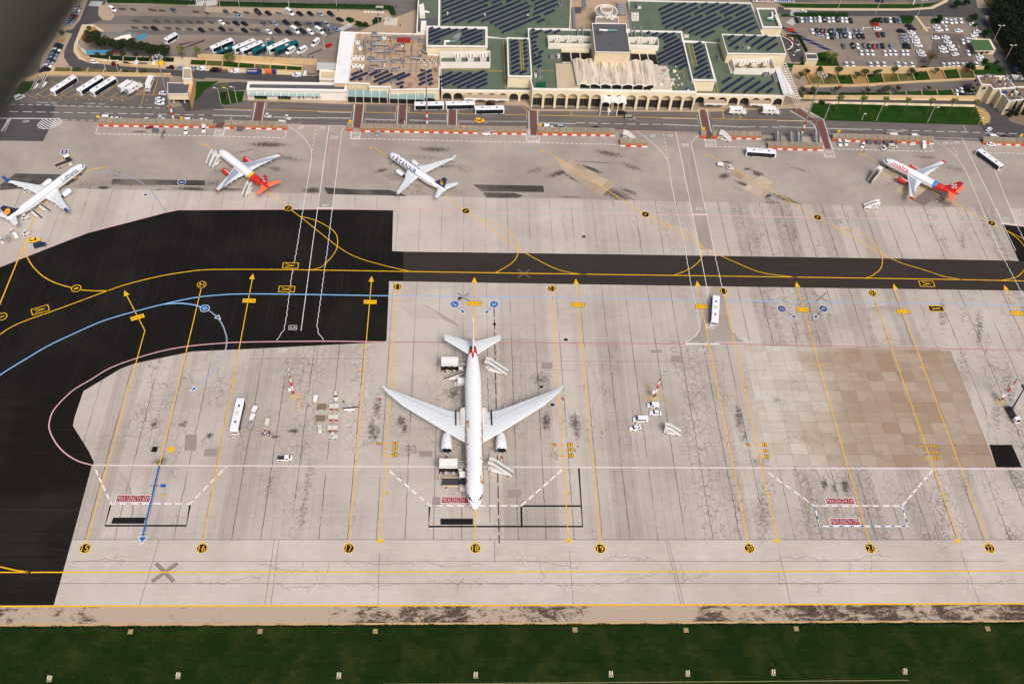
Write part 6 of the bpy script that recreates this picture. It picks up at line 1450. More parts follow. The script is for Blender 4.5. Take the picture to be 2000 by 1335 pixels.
def make_lorry(kind,L=7.5,W=2.4,load='open',cabc=None,colb=None,box=(1.0,3.2)):
 root=empty(kind);h=L/2;w_=W/2
 mb=MB();mb.box(-h,h-.2,-.45,.45,.55,.85,CHASSIS);mb.box(-h,-h+.15,-w_,w_,.5,.9,CHASSIS);mb.build('chassis',root)
 mb=MB();shell(mb,[(h-1.8,w_*.94,w_*.88,.5,2.5),(h-.5,w_*.94,w_*.86,.5,2.45),(h,w_*.92,w_*.84,.5,1.5)],PAINT);c_=mb.build('cab',root)
 g=MB();g.face([(h+.02,-w_*.8,1.45),(h+.02,w_*.8,1.45),(h-.46,w_*.78,2.38),(h-.46,-w_*.78,2.38)],GLASS);g.build('windscreen',c_)
 b=colb or PAINT;mb=MB();x1=h-2.0
 if load=='box':shell(mb,[(-h,w_,w_,box[0],box[1]),(x1,w_,w_,box[0],box[1])],b)
 elif load=='open':
  mb.box(-h,x1,-w_,w_,.9,1.05,DGREY,mk('load_sand',(196,180,150),.9,.2,1));mb.box(-h,x1,-w_,-w_+.1,1.05,1.9,b);mb.box(-h,x1,w_-.1,w_,1.05,1.9,b);mb.box(-h,-h+.1,-w_+.1,w_-.1,1.05,1.9,b);mb.box(x1-.1,x1,-w_+.1,w_-.1,1.05,2.1,b)
 else:mb.box(-h,x1,-w_,w_,.9,1.15,b,mk('flatbed_deck',(112,100,92),.8,.2,1))
 mb.build('load_bed' if load!='box' else 'box_body',root);lights(root,h+.01,w_*.7,.8);wheels(root,(-h+1.2,h-1.1),w_-.15,.45);return root
def rot2(x,y,a):return x*math.cos(a)-y*math.sin(a),x*math.sin(a)+y*math.cos(a)
def make_highlift(kind,up=3.8):
 root=empty(kind);L,W=8.4,2.5;h,w_=L/2,W/2
 mb=MB();mb.box(-h,h-.3,-.5,.5,.6,.95,CHASSIS)
 for x in(-h+.1,-h+2,0,1.6):mb.box(x-.1,x+.1,-w_,w_,.6,.9,CHASSIS)
 for x in(-2.4,.2):mb.box(x,x+.9,-w_-.05,-.6,.5,.95,CREAMW if x<0 else OFFW);mb.build('chassis',root)
 mb=MB();shell(mb,[(h-1.9,w_*.9,w_*.84,.5,2.4),(h-.4,w_*.9,w_*.82,.5,2.35),(h,w_*.88,w_*.8,.5,1.5)],WHITE);c_=mb.build('cab',root)
 g=MB();g.face([(h+.02,-w_*.78,1.45),(h+.02,w_*.78,1.45),(h-.36,w_*.74,2.28),(h-.36,-w_*.74,2.28)],GLASS);g.box(h-1.5,h-.9,-.3,.3,2.38,2.42,CHASSIS);g.build('windscreen',c_)
 for s in(1,-1):
  mb=MB()
  for a,b in(((-h+.8,.95),(h-3.2,up)),((-h+.8,up),(h-3.2,.95))):mb.tube((a[0],s*.8,a[1]),(b[0],s*.8,b[1]),.13,YEL if s>0 else CHASSIS,n=6)
  mb.build('scissor_arm',root)
 mb=MB();shell(mb,[(-h,w_,w_,up,up+2.5),(h-2.2,w_,w_,up,up+2.5)],WHITE);mb.box(-h-.9,-h,-w_,-w_+.9,up-.1,up+.1,GREY);bo_=mb.build('box_body',root)
 if up<2:
  for s in(1,-1):
   for x in(-1.6,0.2):g=MB();g.box(x,x+.9,s*(w_+.02)-.02,s*(w_+.02)+.02,up+1.3,up+1.9,GLASS);g.build('side_window',bo_)
  g=MB();g.box(-h-.03,-h+.01,-.9,.9,up+.3,up+2.1,GREY);g.build('rear_door',bo_)
 mb=MB();mb.box(h-2.2,h+.6,-w_*.8,w_*.8,up-.15,up,GREY)
 for s in(1,-1):
  for x in(h-2.1,h-.8,h+.5):mb.tube((x,s*w_*.8,up),(x,s*w_*.8,up+1.1),.05,CREAMW,n=5)
  mb.tube((h-2.1,s*w_*.8,up+1.1),(h+.5,s*w_*.8,up+1.1),.05,CREAMW,n=5)
 mb.build('bridge',root);wheels(root,(-h+1.5,h-1.2),w_-.1,.5);return root
def make_stairs(kind,L=6.2,up=3.3,colr=WHITE,canopy=False,chassis=True,red=True):
 """boarding steps: foot at -x, platform at +x"""
 root=empty(kind);x0,x1=-L/2,L/2-1.7
 mb=MB();n=14
 for i in range(n):f=i/n;mb.box(x0+(x1-x0)*f,x0+(x1-x0)*(f+1/n)+.04,-.75,.75,.35+(up-.35)*f-.12,.35+(up-.35)*(f+.5/n),GREY if not canopy else DGREY)
 mb.build('steps',root)
 mb=MB();mb.box(x1,L/2,-.95,.95,up-.15,up,mk('platform_deck',(176,168,160),.6,.1,2));mb.build('platform',root)
 for s in(1,-1):
  mb=MB();y0,y1=s*.8,s*1.0
  pts=[(x0,.3),(x1,up-.2),(L/2,up-.2),(L/2,up+1.15),(x1,up+1.15),(x0,1.45)]
  a=[(x,y0,z)for x,z in pts];b=[(x,y1,z)for x,z in pts]
  mb.faces(a+b,[(0,1,2,3,4,5)][0:1]+[(11,10,9,8,7,6)]+[(i,(i+1)%6,6+(i+1)%6,6+i)for i in range(6)],colr);mb.build('side_panel',root)
 if canopy:
  mb=MB()
  for i in range(9):
   f=i/9;xa=x0+(x1-x0)*f;za=1.9+(up-.3)*f;mb.box(xa,xa+(x1-x0)/9*.6,-1.0,1.0,za,za+.1,DGREY,mk('rib_cover',(92,84,74),.6,.1,2))
  for s in(1,-1):mb.tube((x0,s,1.9),(x1,s,1.6+up),.07,OFFW,n=5)
  mb.build('ribbed_cover',root);mb=MB();shell(mb,[(x1-.1,1.1,1.0,up,up+2.2),(L/2+.3,1.1,1.0,up,up+2.2)],WHITE);mb.build('cab_hood',root)
 if red:mb=MB();mb.box(L/2-.02,L/2+.12,-1.0,1.0,up-.35,up-.05,RED);mb.build('bumper',root)
 if chassis:
  mb=MB();shell(mb,[(-L/2+.9,.85,.8,.4,.75),(L/2-1.2,.85,.8,.4,.75)],WHITE);mb.build('chassis',root)
  mb=MB();shell(mb,[(L/2-1.5,.85,.78,.45,1.7),(L/2-.5,.85,.75,.45,1.5),(L/2-.1,.8,.7,.45,1.0)],WHITE);g_=mb.build('cab',root);g=MB();g.box(L/2-1.2,L/2-.7,-.87,.87,1.0,1.5,GLASS);g.build('window',g_)
  wheels(root,(-L/2+1.5,L/2-.9),.85,.33)
 mb=MB()
 for s in(1,-1):
  for x in((x1-.2),L/2-.2):mb.tube((x,s*.85,.5),(x,s*.85,up-.1),.07,CREAMW,n=5)
  mb.tube((x1-1.2,s*.85,.5),(x1+.8,s*.85,up-.3),.06,CREAMW,n=5);mb.tube((x1+.8,s*.85,.5),(x1-.8,s*.85,up*.7),.06,CREAMW,n=5)
 mb.build('support_frame',root);return root
def make_belt(kind,L=8.0,up=3.0):
 root=empty(kind);mb=MB();a,b=Vector((-L/2,0,.7)),Vector((L/2,0,up));d=(b-a).normalized();n_=Vector((-d.z,0,d.x))*.12
 for s,m_,w0,w1 in((0,CHASSIS,-.35,.35),(1,OFFW,.35,.5),(2,OFFW,-.5,-.35)):
  hh=n_*(1 if s==0 else 1.8)
  q=[a+Vector((0,w0,0))-n_,b+Vector((0,w0,0))-n_,b+Vector((0,w0,0))+hh,a+Vector((0,w0,0))+hh];r_=[p_+Vector((0,w1-w0,0))for p_ in q]
  k=MB();k.faces([tuple(p_)for p_ in q+r_],[(0,1,2,3),(7,6,5,4),(3,2,6,7),(0,3,7,4),(1,5,6,2),(0,4,5,1)],m_);k.build('conveyor' if s==0 else 'side_rail',root)
 mb=MB();shell(mb,[(-2.2,.9,.85,.35,.8),(1.6,.9,.85,.35,.8)],WHITE);mb.box(-.6,.3,.5,.9,.8,1.3,WHITE);mb.build('chassis',root);wheels(root,(-1.5,1.0),.9,.3);return root
def make_tug(kind,dark=False):
 root=empty(kind);mb=MB();shell(mb,[(-1.3,.7,.66,.3,.85),(-.5,.7,.66,.3,.85),(-.4,.7,.66,.3,.95),(1.2,.68,.6,.3,.95),(1.4,.6,.55,.35,.8)],PAINT);mb.build('body',root)
 mb=MB();mb.box(-.75,.35,-.62,.62,1.75,1.83,PAINT)
 for x in(-.7,.3):
  for s in(1,-1):mb.tube((x,s*.58,.85),(x,s*.58,1.76),.035,CHASSIS,n=4)
 mb.build('canopy',root);mb=MB();mb.box(-.6,-.15,-.5,.5,.85,1.25,CHASSIS);mb.build('seat',root);wheels(root,(-.8,.85),.66,.28);return root
def make_cart(kind,kinds='box',L=2.9,W=1.6,H=1.75,bandm=None):
 root=empty(kind);h,w_=L/2,W/2
 mb=MB();mb.box(-h,h,-w_,w_,.4,.52,STEEL if kinds!='dolly' else mk('rusty_deck',(120,104,84),.8,.2,3));mb.tube((h,0,.42),(h+1.0,0,.3),.04,CHASSIS,n=5);mb.build('deck',root)
 if kinds=='box':
  mb=MB();shell(mb,[(-h+.05,w_*.97,w_*.92,.52,H),(h-.05,w_*.97,w_*.92,.52,H)],PAINT);mb.build('cover',root)
  mb=MB();mb.box(-h+.2,h-.2,-w_-.02,-w_+.04,.55,.85,bandm or RED);mb.build('stripe',root)
 elif kinds=='dolly':
  mb=MB()
  for i in range(9):x=-h+.2+i*(L-.4)/8;mb.tube((x,-w_+.1,.56),(x,w_-.1,.56),.05,mk('roller_tan',(168,150,118),.5),n=6)
  mb.build('rollers',root)
 elif kinds=='bags':
  for i in range(14):
   mb=MB();x,y=random.uniform(-h+.4,h-.4),random.uniform(-w_+.3,w_-.3);z=.52+.3*(i//6);mb.box(-.35,.35,-.22,.22,z,z+.28,random.choice([DRED,CREAMW,DGREY,BLUE,mk('bag_pink',(190,150,150),.7),GREY]),rot=random.random()*3,at=(x,y));mb.build('suitcase',root)
 wheels(root,(-h+.5,h-.5),w_-.1,.22);return root
def make_uld(kind,a,b):
 root=empty(kind)
 for k,(m_,x0)in enumerate(((a,-1.75),(b,.05))):
  mb=MB();mb.loft([[(x0+.0,y,.55),(x0+1.7,y,.55),(x0+1.7,y,2.1),(x0+.0,y,2.1)]for y in(-.75,.75)],m_ if k else m_);mb.box(x0+.12,x0+1.55,-.79,-.74,.6,1.3,DRED if k==0 else RED);mb.build('container',root)
 mb=MB();mb.box(-1.8,1.8,-.8,.8,.4,.54,STEEL);mb.build('deck',root);wheels(root,(-1.2,1.2),.7,.2);return root
W_=(232,234,236);BK=(26,28,34);SI=(150,158,170);DB=(34,46,72);GR=(92,96,102);RD=(176,26,32);DR=(112,26,32);LB=(112,134,168)
CN={W_:'white',BK:'black',SI:'silver',DB:'dark blue',GR:'grey',RD:'red',DR:'dark red',LB:'pale blue'}
protos={'saloon':make_car('parked_car',far=True),'hatchback':make_car('parked_car',3.95,1.7,1.5,.92,(-1.85,.85),(-1.45,.15),True,.98),'SUV':make_car('parked_car',4.6,1.86,1.72,1.05,(-2.1,1.1),(-1.7,.35),True,1.1)}
vanp=make_van('parked_van',4.5,1.85,1.95);panelp=make_van('parked_van',4.3,1.8,1.85,panel=True);minib=make_van('minibus',5.6,2.0,2.45,1.15,1.0)
ORD=['first','second','third','fourth','fifth','sixth','seventh','eighth','ninth','tenth','eleventh','twelfth','thirteenth','fourteenth','fifteenth','sixteenth','seventeenth','eighteenth']
def car_row(Z,lst,d,where,order='from the left',group=None):
 """lst: (x, y, colour, kind); d: direction the noses point in the photograph; every car its own label"""
 for i,(a,b,c,k)in enumerate(lst):
  u,v=Z(a,b)[0];dd=d
  if isinstance(k,tuple):k,dd=k
  pr={'s':protos['saloon'],'h':protos['hatchback'],'u':protos['SUV'],'v':vanp,'p':panelp,'m':minib}[k]
  nm={'s':'saloon','h':'hatchback','u':'SUV','v':'van','p':'panel van','m':'minibus'}[k]
  cat={'v':'van','p':'van','m':'minibus'}.get(k,'car')
  o=place(pr,u,v+1.2,ang((u,v),(u+dd[0],v+dd[1]))+random.gauss(0,.03),f'{CN[c]} {nm}, {ORD[i]} {order} {where}',cat,group or('vehicles '+where),c)
Z8=lambda ox,oy:zo(ox,oy,7.996)
ZR1=Z8(1520,0);ZR2=Z8(1750,0);ZL5=Z8(400,0)
DN=(3.4,8)
car_row(ZR1,[(285,325,BK,'s'),(362,318,W_,'s'),(432,325,LB,'h'),(500,318,W_,'h'),(568,318,SI,'h'),(638,315,W_,'u'),(712,322,BK,'h'),(783,322,W_,'s'),(850,322,W_,'h'),(920,320,DB,'h'),(990,322,W_,'h'),(1055,322,W_,'s'),(1128,332,BK,'s')],DN,'in the top row of the right car park')
car_row(ZR1,[(527,500,W_,'s'),(600,490,BK,'h'),(675,497,DR,'h'),(737,500,GR,'h'),(808,510,BK,'u'),(868,495,LB,'u'),(935,495,BK,'s'),(1005,490,GR,'s'),(1072,480,SI,'h'),(1208,500,SI,'s'),(1278,500,SI,'h')],DN,'in the second row of the right car park')
car_row(ZR1,[(645,555,SI,('s',(8,1))),(760,572,W_,'s'),(832,582,BK,'s'),(905,565,SI,'u'),(972,572,GR,'h'),(1035,568,DB,'h'),(1105,565,W_,'u'),(1172,582,GR,'h'),(1245,575,BK,'h'),(1315,575,BK,'s')],DN,'in the third row of the right car park')
car_row(ZR1,[(1015,730,GR,'s'),(1160,730,BK,'u'),(1232,732,W_,'h'),(1340,722,GR,'h'),(1412,735,DB,'h'),(1490,738,RD,'h'),(1560,735,GR,'h'),(1622,725,BK,'s'),(1755,738,LB,'h')],DN,'in the fourth row of the right car park')
car_row(ZR1,[(1290,832,W_,'s'),(1380,830,W_,'s'),(1462,832,W_,'s'),(1660,838,W_,'s'),(1738,832,W_,'s'),(1815,832,W_,'s'),(1937,832,W_,'s'),(2007,832,W_,'s')],DN,'in the fifth row of the right car park')
car_row(ZR1,[(1058,1015,W_,'s'),(1158,1015,W_,('s',(5,8))),(1437,1020,W_,'s'),(1540,1015,W_,'s'),(1645,1015,W_,'s'),(1865,1012,W_,'s'),(1975,1028,W_,'s'),(2080,1022,W_,'s')],(4,8),'along the wall of the right car park')
car_row(ZR2,[(740,1030,W_,'s'),(822,1030,W_,'s'),(888,1025,W_,'s'),(955,1018,W_,'s'),(1038,1025,W_,'s'),(1112,1025,W_,'s'),(1248,1018,W_,'s')],(4,8),'by the wall below the green booth')
car_row(ZR1,[(1602,325,BK,'h'),(1680,325,DB,'s'),(1740,320,W_,'s'),(1808,325,BK,'s'),(1885,330,LB,'s')],DN,'between the two hedges of the right car park')
car_row(ZR1,[(1510,388,RD,'s'),(1545,460,W_,'s')],(8,.5),'below the round bush','from the top')
car_row(ZR1,[(1555,550,DR,'s'),(1632,548,DB,'s')],DN,'of the pair in the middle aisle')
car_row(ZR2,[(200,410,BK,'s'),(245,455,BK,'s'),(235,515,W_,'s'),(268,578,W_,'s'),(300,620,W_,'s'),(305,660,W_,'s'),(342,715,W_,'s')],(8,.8),'in the sideways stack by the exit lane','from the top')
car_row(ZR2,[(75,495,BK,'u'),(115,572,SI,'u'),(130,622,SI,'s'),(140,665,SI,'s'),(155,705,BK,'s'),(162,745,BK,'s')],(8,.6),'in the sideways stack left of the exit lane','from the top')
car_row(ZR2,[(375,815,W_,'s'),(405,865,W_,'s')],(8,1),'beside the bare tree','from the top')
car_row(ZR2,[(710,338,W_,'h'),(772,330,W_,'s'),(852,345,W_,'s'),(918,338,W_,'s'),(1005,332,W_,'s')],(4,8),'in the top corner by the round tree')
car_row(ZR2,[(627,425,W_,'s'),(668,477,W_,'s'),(770,445,W_,('s',(5,8))),(972,490,W_,'s'),(615,597,W_,'s'),(768,590,W_,'s'),(1037,655,W_,('s',(5,8))),(1110,635,W_,('s',(5,8)))],(8,.4),'loosely parked above the hire rows','of the cars')
car_row(ZR2,[(800,658,W_,'s'),(845,715,W_,'s'),(720,753,W_,'s'),(880,775,W_,'s'),(742,808,W_,'s'),(918,855,W_,('s',(8,-1.5))),(1120,835,W_,('s',(5,8)))],(8,.8),'in the loose hire rows','from the top')
car_row(ZR2,[(1195,390,W_,'s'),(1265,505,W_,'s'),(1218,550,W_,'s'),(1200,603,W_,'s'),(1297,888,W_,'s'),(1318,935,W_,'s')],(8,.3),'down the right edge of the hire rows','from the top')
car_row(ZR2,[(1825,1020,DB,'s'),(1887,1118,SI,'v')],(4.5,8),'on the lane behind the house','from the top')
car_row(zo(1800,110,10),[(680,720,W_,'h'),(770,672,W_,'s'),(865,660,BK,'v'),(795,760,BK,('s',(8,1))),(905,760,GR,('s',(8,1)))],(4,8),'beside the left wall of the house')
place(protos['saloon'],*ZR1(192,482)[0],0.05,'orange-red saloon on the navy painted bays beside the terminal','car',None,(196,62,30))
place(protos['saloon'],*ZR1(385,200)[0],0.0,'white saloon driving on the upper road above the hedge','car',None,W_)
place(protos['saloon'],*ZE(580,18)[0],PI,'dark saloon on the far road behind the green bus','car',None,DB)
place(protos['hatchback'],*ZE(1635,1258)[0],.6,'small white car turning past the yellow hatching','car',None,W_)
SL=(8,5.2)
car_row(ZL5,[(335,195,GR,'h'),(835,205,BK,'v'),(995,215,BK,'s'),(1330,210,W_,'m'),(1485,222,BK,'s'),(1650,222,BK,'s'),(1805,228,SI,'s'),(1965,228,BK,'u')],SL,'in the top row of the left car park')
car_row(ZL5,[(262,358,W_,'s'),(492,372,BK,'s'),(625,380,BK,'s'),(930,375,GR,'s'),(1095,375,SI,'s'),(1275,365,BK,'u'),(1455,380,BK,'s'),(1645,385,GR,'s'),(1770,385,DB,'s'),(1900,388,SI,'u')],SL,'in the middle row of the left car park')
car_row(ZL5,[(272,462,BK,'s'),(625,485,BK,'s'),(840,490,GR,'h'),(1000,505,W_,'s'),(1150,495,BK,'u'),(1315,515,BK,'s'),(1415,490,W_,'m'),(1530,500,BK,'u'),(1650,515,W_,'p'),(1795,500,W_,'m'),(1915,490,GR,'v')],SL,'in the bottom row of the left car park')
car_row(ZA,[(1092,98,W_,'v'),(1680,104,GR,'h'),(1495,280,BK,'s'),(1948,296,BK,'s')],SL,'at the empty left end of the car park')
place(protos['saloon'],*ZL5(530,272)[0],0,'silver saloon driving along the aisle of the left car park','car',None,SI)
place(protos['saloon'],*ZB(1265,295)[0],ang((650,58),(660,61)),'pale blue saloon nearest the zebra crossing by the white roof','car',None,LB)
place(protos['saloon'],*ZB(1307,200)[0],ang((650,38),(660,42)),'black saloon alone beside the flower beds','car',None,BK)
place(protos['hatchback'],*ZB(1200,447)[0],ang((640,92),(650,85)),'bright red hatchback beside the coaches','car',None,(206,24,34))
for a,b,e,lab in((1070,432,(8,-7),'white minibus alone above the scaffold pole'),(828,508,(8,-5),'white minibus right of the last green coach'),(938,505,(8,-4),'white minibus with blue lower side beside the coaches')):
 u,v=ZB(a,b)[0];place(minib,u,v,ang((u,v),(u-e[0],v-e[1])),lab,'minibus','minibuses by the coaches',W_)
coach=make_bus('coach',12.2,2.5,3.3)
for i,(a,b,c,d,col,lab)in enumerate(((100,740,420,605,W_,'white coach, first from the left in the coach row'),(205,795,455,690,(0,96,100),'short teal coach tucked beside the first white coach'),(450,745,770,612,W_,'white coach, third from the left in the coach row'),(565,780,890,640,W_,'white coach, fourth from the left, left of a teal one'),(745,790,1080,640,(0,96,100),'teal coach between two white coaches'),(980,755,1305,612,W_,'white coach, last white one on the right of the coach row'),(1110,770,1440,635,(0,96,100),'teal coach, rightmost in the coach row'))):
 (u0,v0),(u1,v1)=ZL5(a,b,c,d);p0,p1=P(u0,v0,3.3),P(u1,v1,3.3);um,vm=(u0+u1)/2,(v0+v1)/2
 o=place(coach,um,vm,math.atan2(p0[1]-p1[1],p0[0]-p1[0]),lab,'coach','coaches parked side by side',col);x,y=P(um,vm,3.3);o.location=(x,y,0)
 if i==1:o.scale=(.78,.95,.85)
place(coach,*ZA(1660,400)[0],ang((330,84),(340,78)),'white coach half hidden behind the pine trees','coach',None,W_,sc=(.6,1,.9))
abus=make_bus('apron_bus',13.8,3.0,3.0,True,True)
for Z,a,b,c,d,lab in((ZA,505,868,715,735,'white apron bus with black advert on its roof in the coach park'),(ZA,755,868,975,732,'middle white apron bus in the coach park'),(ZA,880,880,1105,740,'white apron bus with red dot on its side, rightmost in the coach park'),(ZC,325,995,50,1000,'white apron bus at the stop under the left arcade'),(ZC,625,990,355,995,'white apron bus under the canopy, middle of three'),(ZC,905,1035,640,1040,'white apron bus standing out from the kerb near the arcade'),(ZE2,915,375,640,355,'white apron bus driving towards the boarding fence'),(ZF2,1545,350,1765,510,'white-roofed apron bus on the lane right of the red-tailed airliner'),(zo(960,480,3.986),1740,585,1752,382,'white apron bus below the black taxiway band'),(ZM,180,570,262,200,'white apron bus parked beside the baggage carts')):
 (u0,v0),(u1,v1)=Z(a,b,c,d);p0,p1=P(u0,v0,3.0),P(u1,v1,3.0);x,y=(p0[0]+p1[0])/2,(p0[1]+p1[1])/2
 o=place(abus,u0,v0,math.atan2(p0[1]-p1[1],p0[0]-p1[0]),lab,'bus','apron buses',W_);o.location=(x,y,0)
place(abus,1656,-2,0,'lime green and white bus on the far road','bus',None,(96,176,40))
car_row(ZA,[(915,603,W_,'h'),(1118,622,DR,'h'),(1228,624,BK,'h')],(8,.6),'on the lower road beneath the pines')
car_row(ZA,[(1648,655,BK,'h'),(1745,660,SI,'h'),(1865,664,SI,'s'),(1950,670,W_,'p'),(2070,685,BK,'v')],(-8,-.6),'on the lower road beneath the palms')
car_row(ZB,[(297,694,W_,'p'),(890,730,W_,'p')],(-8,-.4),'on the lower road by the lorries')
flat=make_lorry('flatbed_lorry',5.8,2.0,'flat');opn=make_lorry('tipper_lorry',7.2,2.3,'open',colb=BLUE);ybx=make_lorry('box_lorry',5.6,2.1,'box',colb=YEL,box=(.9,2.4))
place(flat,*ZA(1362,634)[0],PI,'white flatbed lorry on the lower road left of the yellow one','lorry',None,W_)
place(flat,*ZB(1010,736)[0],PI,'white flatbed lorry beside the small cream annexe','lorry',None,W_)
place(flat,*ZB(182,692)[0],PI,'small dark red pickup lorry with grey load','lorry',None,DR,sc=.7)
place(ybx,*ZA(1532,640)[0],PI,'white lorry with yellow box crossed by the tall mast','lorry',None,W_)
place(opn,*ZB(480,712)[0],0,'blue open tipper lorry on the lower road','lorry',None,(40,60,110))
ob=make_lorry('box_lorry',5.2,2.0,'box',colb=ORANGE,box=(.9,2.3));place(ob,*ZB(640,714)[0],0,'orange box lorry with blue cab on the lower road','lorry',None,(34,70,150))
car_row(ZA,[(765,75,SI,'h'),(742,105,W_,'h'),(738,130,SI,'h'),(718,160,DR,'h'),(702,188,GR,'h'),(685,210,LB,'h'),(665,232,SI,'h')],(8,1),'in the upper roadside column at far left','from the top')
car_row(ZA,[(572,440,DB,'s'),(560,466,BK,'s'),(545,488,W_,'s'),(535,510,DB,'s'),(520,532,LB,'s'),(512,550,GR,'s'),(505,568,SI,'s'),(495,588,DB,'s'),(482,610,SI,'s'),(462,642,W_,'s'),(452,668,BK,'s'),(425,692,DB,'s')],(8,1),'in the lower roadside column at far left','from the top')
hl=make_highlift('catering_lorry',3.9)
hls=make_highlift('catering_lorry',1.25)
place(hl,884,722,0.0,'white catering lorry with raised box at the rear of the big airliner','lorry','catering lorries');place(hl,882,920,0.0,'white catering lorry with raised box near the nose of the big airliner','lorry','catering lorries')
for Z,a,b,h_,lab in((ZA,1235,860,.95,'white service lorry with orange marks, left of a taller one in the coach park'),(ZA,1305,880,.95,'large white box lorry with two dark side windows in the coach park'),(ZA,1452,845,-PI/2-.05,'white box lorry parked nose down beside the office'),(ZD,1180,1100,0,'white box lorry at the kerb, left of two by the right arcade'),(ZD,1500,1100,0,'white box lorry at the kerb, right of two by the right arcade')):
 place(hls,*Z(a,b)[0],h_,lab,'lorry','service lorries')
place(vanp,*ZA(195,950)[0],.75,'white minivan at the left end of the coach park','van',None,W_);place(vanp,*ZA(110,970)[0],1.1,'dull green van at the far left edge of the coach park','van',None,(110,122,104))
belt=make_belt('belt_loader')
for Z,a,b,h_,lab in((ZA,350,838,1.35,'left of two belt loaders parked by the coach bays'),(ZA,428,822,1.35,'right of two belt loaders parked by the coach bays'),(ZC2,1242,212,-.05,'belt loader parked against the striped barrier in the middle'),(zo(0,0,1),888,738,.22,'belt loader reaching the rear hold of the big airliner'),(ZA2,420,925,2.6,'upper belt loader under the airliner with the yellow disc'),(ZA2,345,985,2.5,'lower belt loader under the airliner with the yellow disc'),(ZE,720,1300,-.08,'belt loader standing behind the striped barrier at right')):
 place(belt,*Z(a,b)[0],h_,lab,'belt loader','belt loaders')
car_row(ZA,[(1585,905,W_,'s'),(1550,962,W_,'s'),(1545,1000,W_,'s')],(8,.8),'beside the office on stilts','from the top')
place(protos['SUV'],*ZC(675,1175)[0],0,'yellow follow-me SUV on the road before the terminal','car',None,(244,190,10));place(protos['saloon'],*ZC(780,1018)[0],0,'black saloon behind the apron bus by the arcade','car',None,BK)
place(flat,*ZC(1888,1082)[0],0,'small white lorry under the entrance canopy','lorry',None,W_,sc=.85)
place(protos['saloon'],*ZD(72,1098)[0],0,'black saloon at the kerb right of the entrance canopy','car',None,BK);place(vanp,*ZD(150,1150)[0],0,'beige minivan on the terminal road below the black saloon','van',None,(150,146,132),sc=1.1)
place(panelp,*ZC(1340,1235)[0],0,'white panel van behind the barrier, left of a silver one','van',None,W_);place(vanp,*ZC(1472,1236)[0],0,'silver minivan behind the middle barrier','van',None,SI);place(protos['saloon'],*ZC(1805,1250)[0],0,'black saloon behind the middle barrier','car',None,BK)
place(vanp,*ZA(1045,1150)[0],0,'white minivan behind the left end of the first barrier','van',None,W_)
car_row(ZA,[(1142,1156,W_,'s'),(1435,1163,W_,'h'),(1835,1170,W_,'p'),(1960,1168,W_,'s')],(8,0),'behind the first barrier')
car_row(ZE,[(925,1322,W_,'p'),(1682,1328,W_,'v'),(1790,1328,BK,'s'),(1890,1330,GR,'s')],(8,.3),'behind the barriers at right')
tug=make_tug('baggage_tractor')
for Z,a,b,h_,lab in((ZA,1560,1158,0,'white baggage tractor on the road behind the first barrier'),(ZB,612,1135,-.2,'white baggage tractor left of three by the second barrier'),(ZB,800,1152,-.5,'white baggage tractor near the STOP line by the second barrier'),(ZE2,470,545,-.25,'white baggage tractor pulling a white tank on the empty stand'),(ZF2,620,358,.4,'white baggage tractor left of a beige van by the right barrier'),(ZM,1475,690,-.1,'white baggage tractor below the red containers'),(ZM,1303,595,-1.5,'dark-roofed baggage tractor below two roller dollies'),(ZA2,260,1172,.5,'white baggage tractor right of the covered carts at far left'),(ZA2,20,1255,-.9,'white baggage tractor at the far left edge'),(ZA2,128,1170,-.5,'cream baggage tractor pulling a covered cart at far left'),(ZA2,250,1020,.4,'small tractor under the tail with the yellow disc')):
 place(tug,*Z(a,b)[0],h_,lab,'tractor','baggage tractors',(206,204,196),sc=1.15)
place(minib,*ZB(735,1200)[0],PI,'white minibus at the second barrier','minibus',None,W_,sc=.8)
for Z,a,b,k,c,d,lab in((ZA2,1800,185,'s',W_,(-2,9),'white car parked across the first bay, left of a van'),(ZB2,142,170,'p',W_,(-.8,9),'white van at the right end of the first bay'),(ZC2,182,213,'h',SI,(0,9),'silver hatchback alone in the middle bay'),(ZF2,192,303,'u',W_,(3,9),'white SUV, leftmost in the right-hand bay'),(ZF2,252,300,'s',W_,(2.5,9),'white saloon beside the white SUV in the right-hand bay'),(ZF2,418,325,'h',W_,(-4,9),'white hatchback askew in the right-hand bay'),(ZF2,1005,325,'p',W_,(2,9),'white van at the right end of the right-hand bay'),(ZF2,1655,315,'s',W_,(8,1),'white saloon by the bus at far right'),(ZF2,705,338,'v',(204,196,180),(8,0),'beige van among grey containers'),(ZA2,275,752,'h',W_,(6,-3),'white hatchback under the wing of the leftmost airliner'),(ZM,1508,162,'h',(214,208,188),(0,9),'cream hatchback above the baggage carts'),(ZA2,335,1240,'s',(250,196,12),(8,-1.5),'yellow car beside the blue van at far left'),(ZA2,390,1288,'v',(30,56,84),(8,-2),'dark blue van at the edge of the black asphalt')):
 u,v=Z(a,b)[0];pr={'s':protos['saloon'],'h':protos['hatchback'],'u':protos['SUV'],'p':panelp,'v':vanp}[k]
 place(pr,u,v,ang((u,v),(u+d[0],v+d[1])),lab,'van' if k in 'pv' else 'car',None,c)
near=make_car('car');
for a,b,pr,h_,lab in((468,460,panelp,PI,'white panel van, upper of two beneath the middle mast'),(492,532,near,PI,'white car with dark windscreen, lower of two beneath the middle mast'),(295,678,near,PI+.25,'small white car below the minibus with open tailgate')):
 u,v=zo(1180,700,4.945)(a,b)[0];place(pr,u,v,h_,lab,'van' if pr is panelp else 'car',None,W_)
place(minib,*zo(1180,700,4.945)(345,600)[0],PI,'white minibus with raised tailgate near the middle mast','minibus',None,W_,sc=.95)
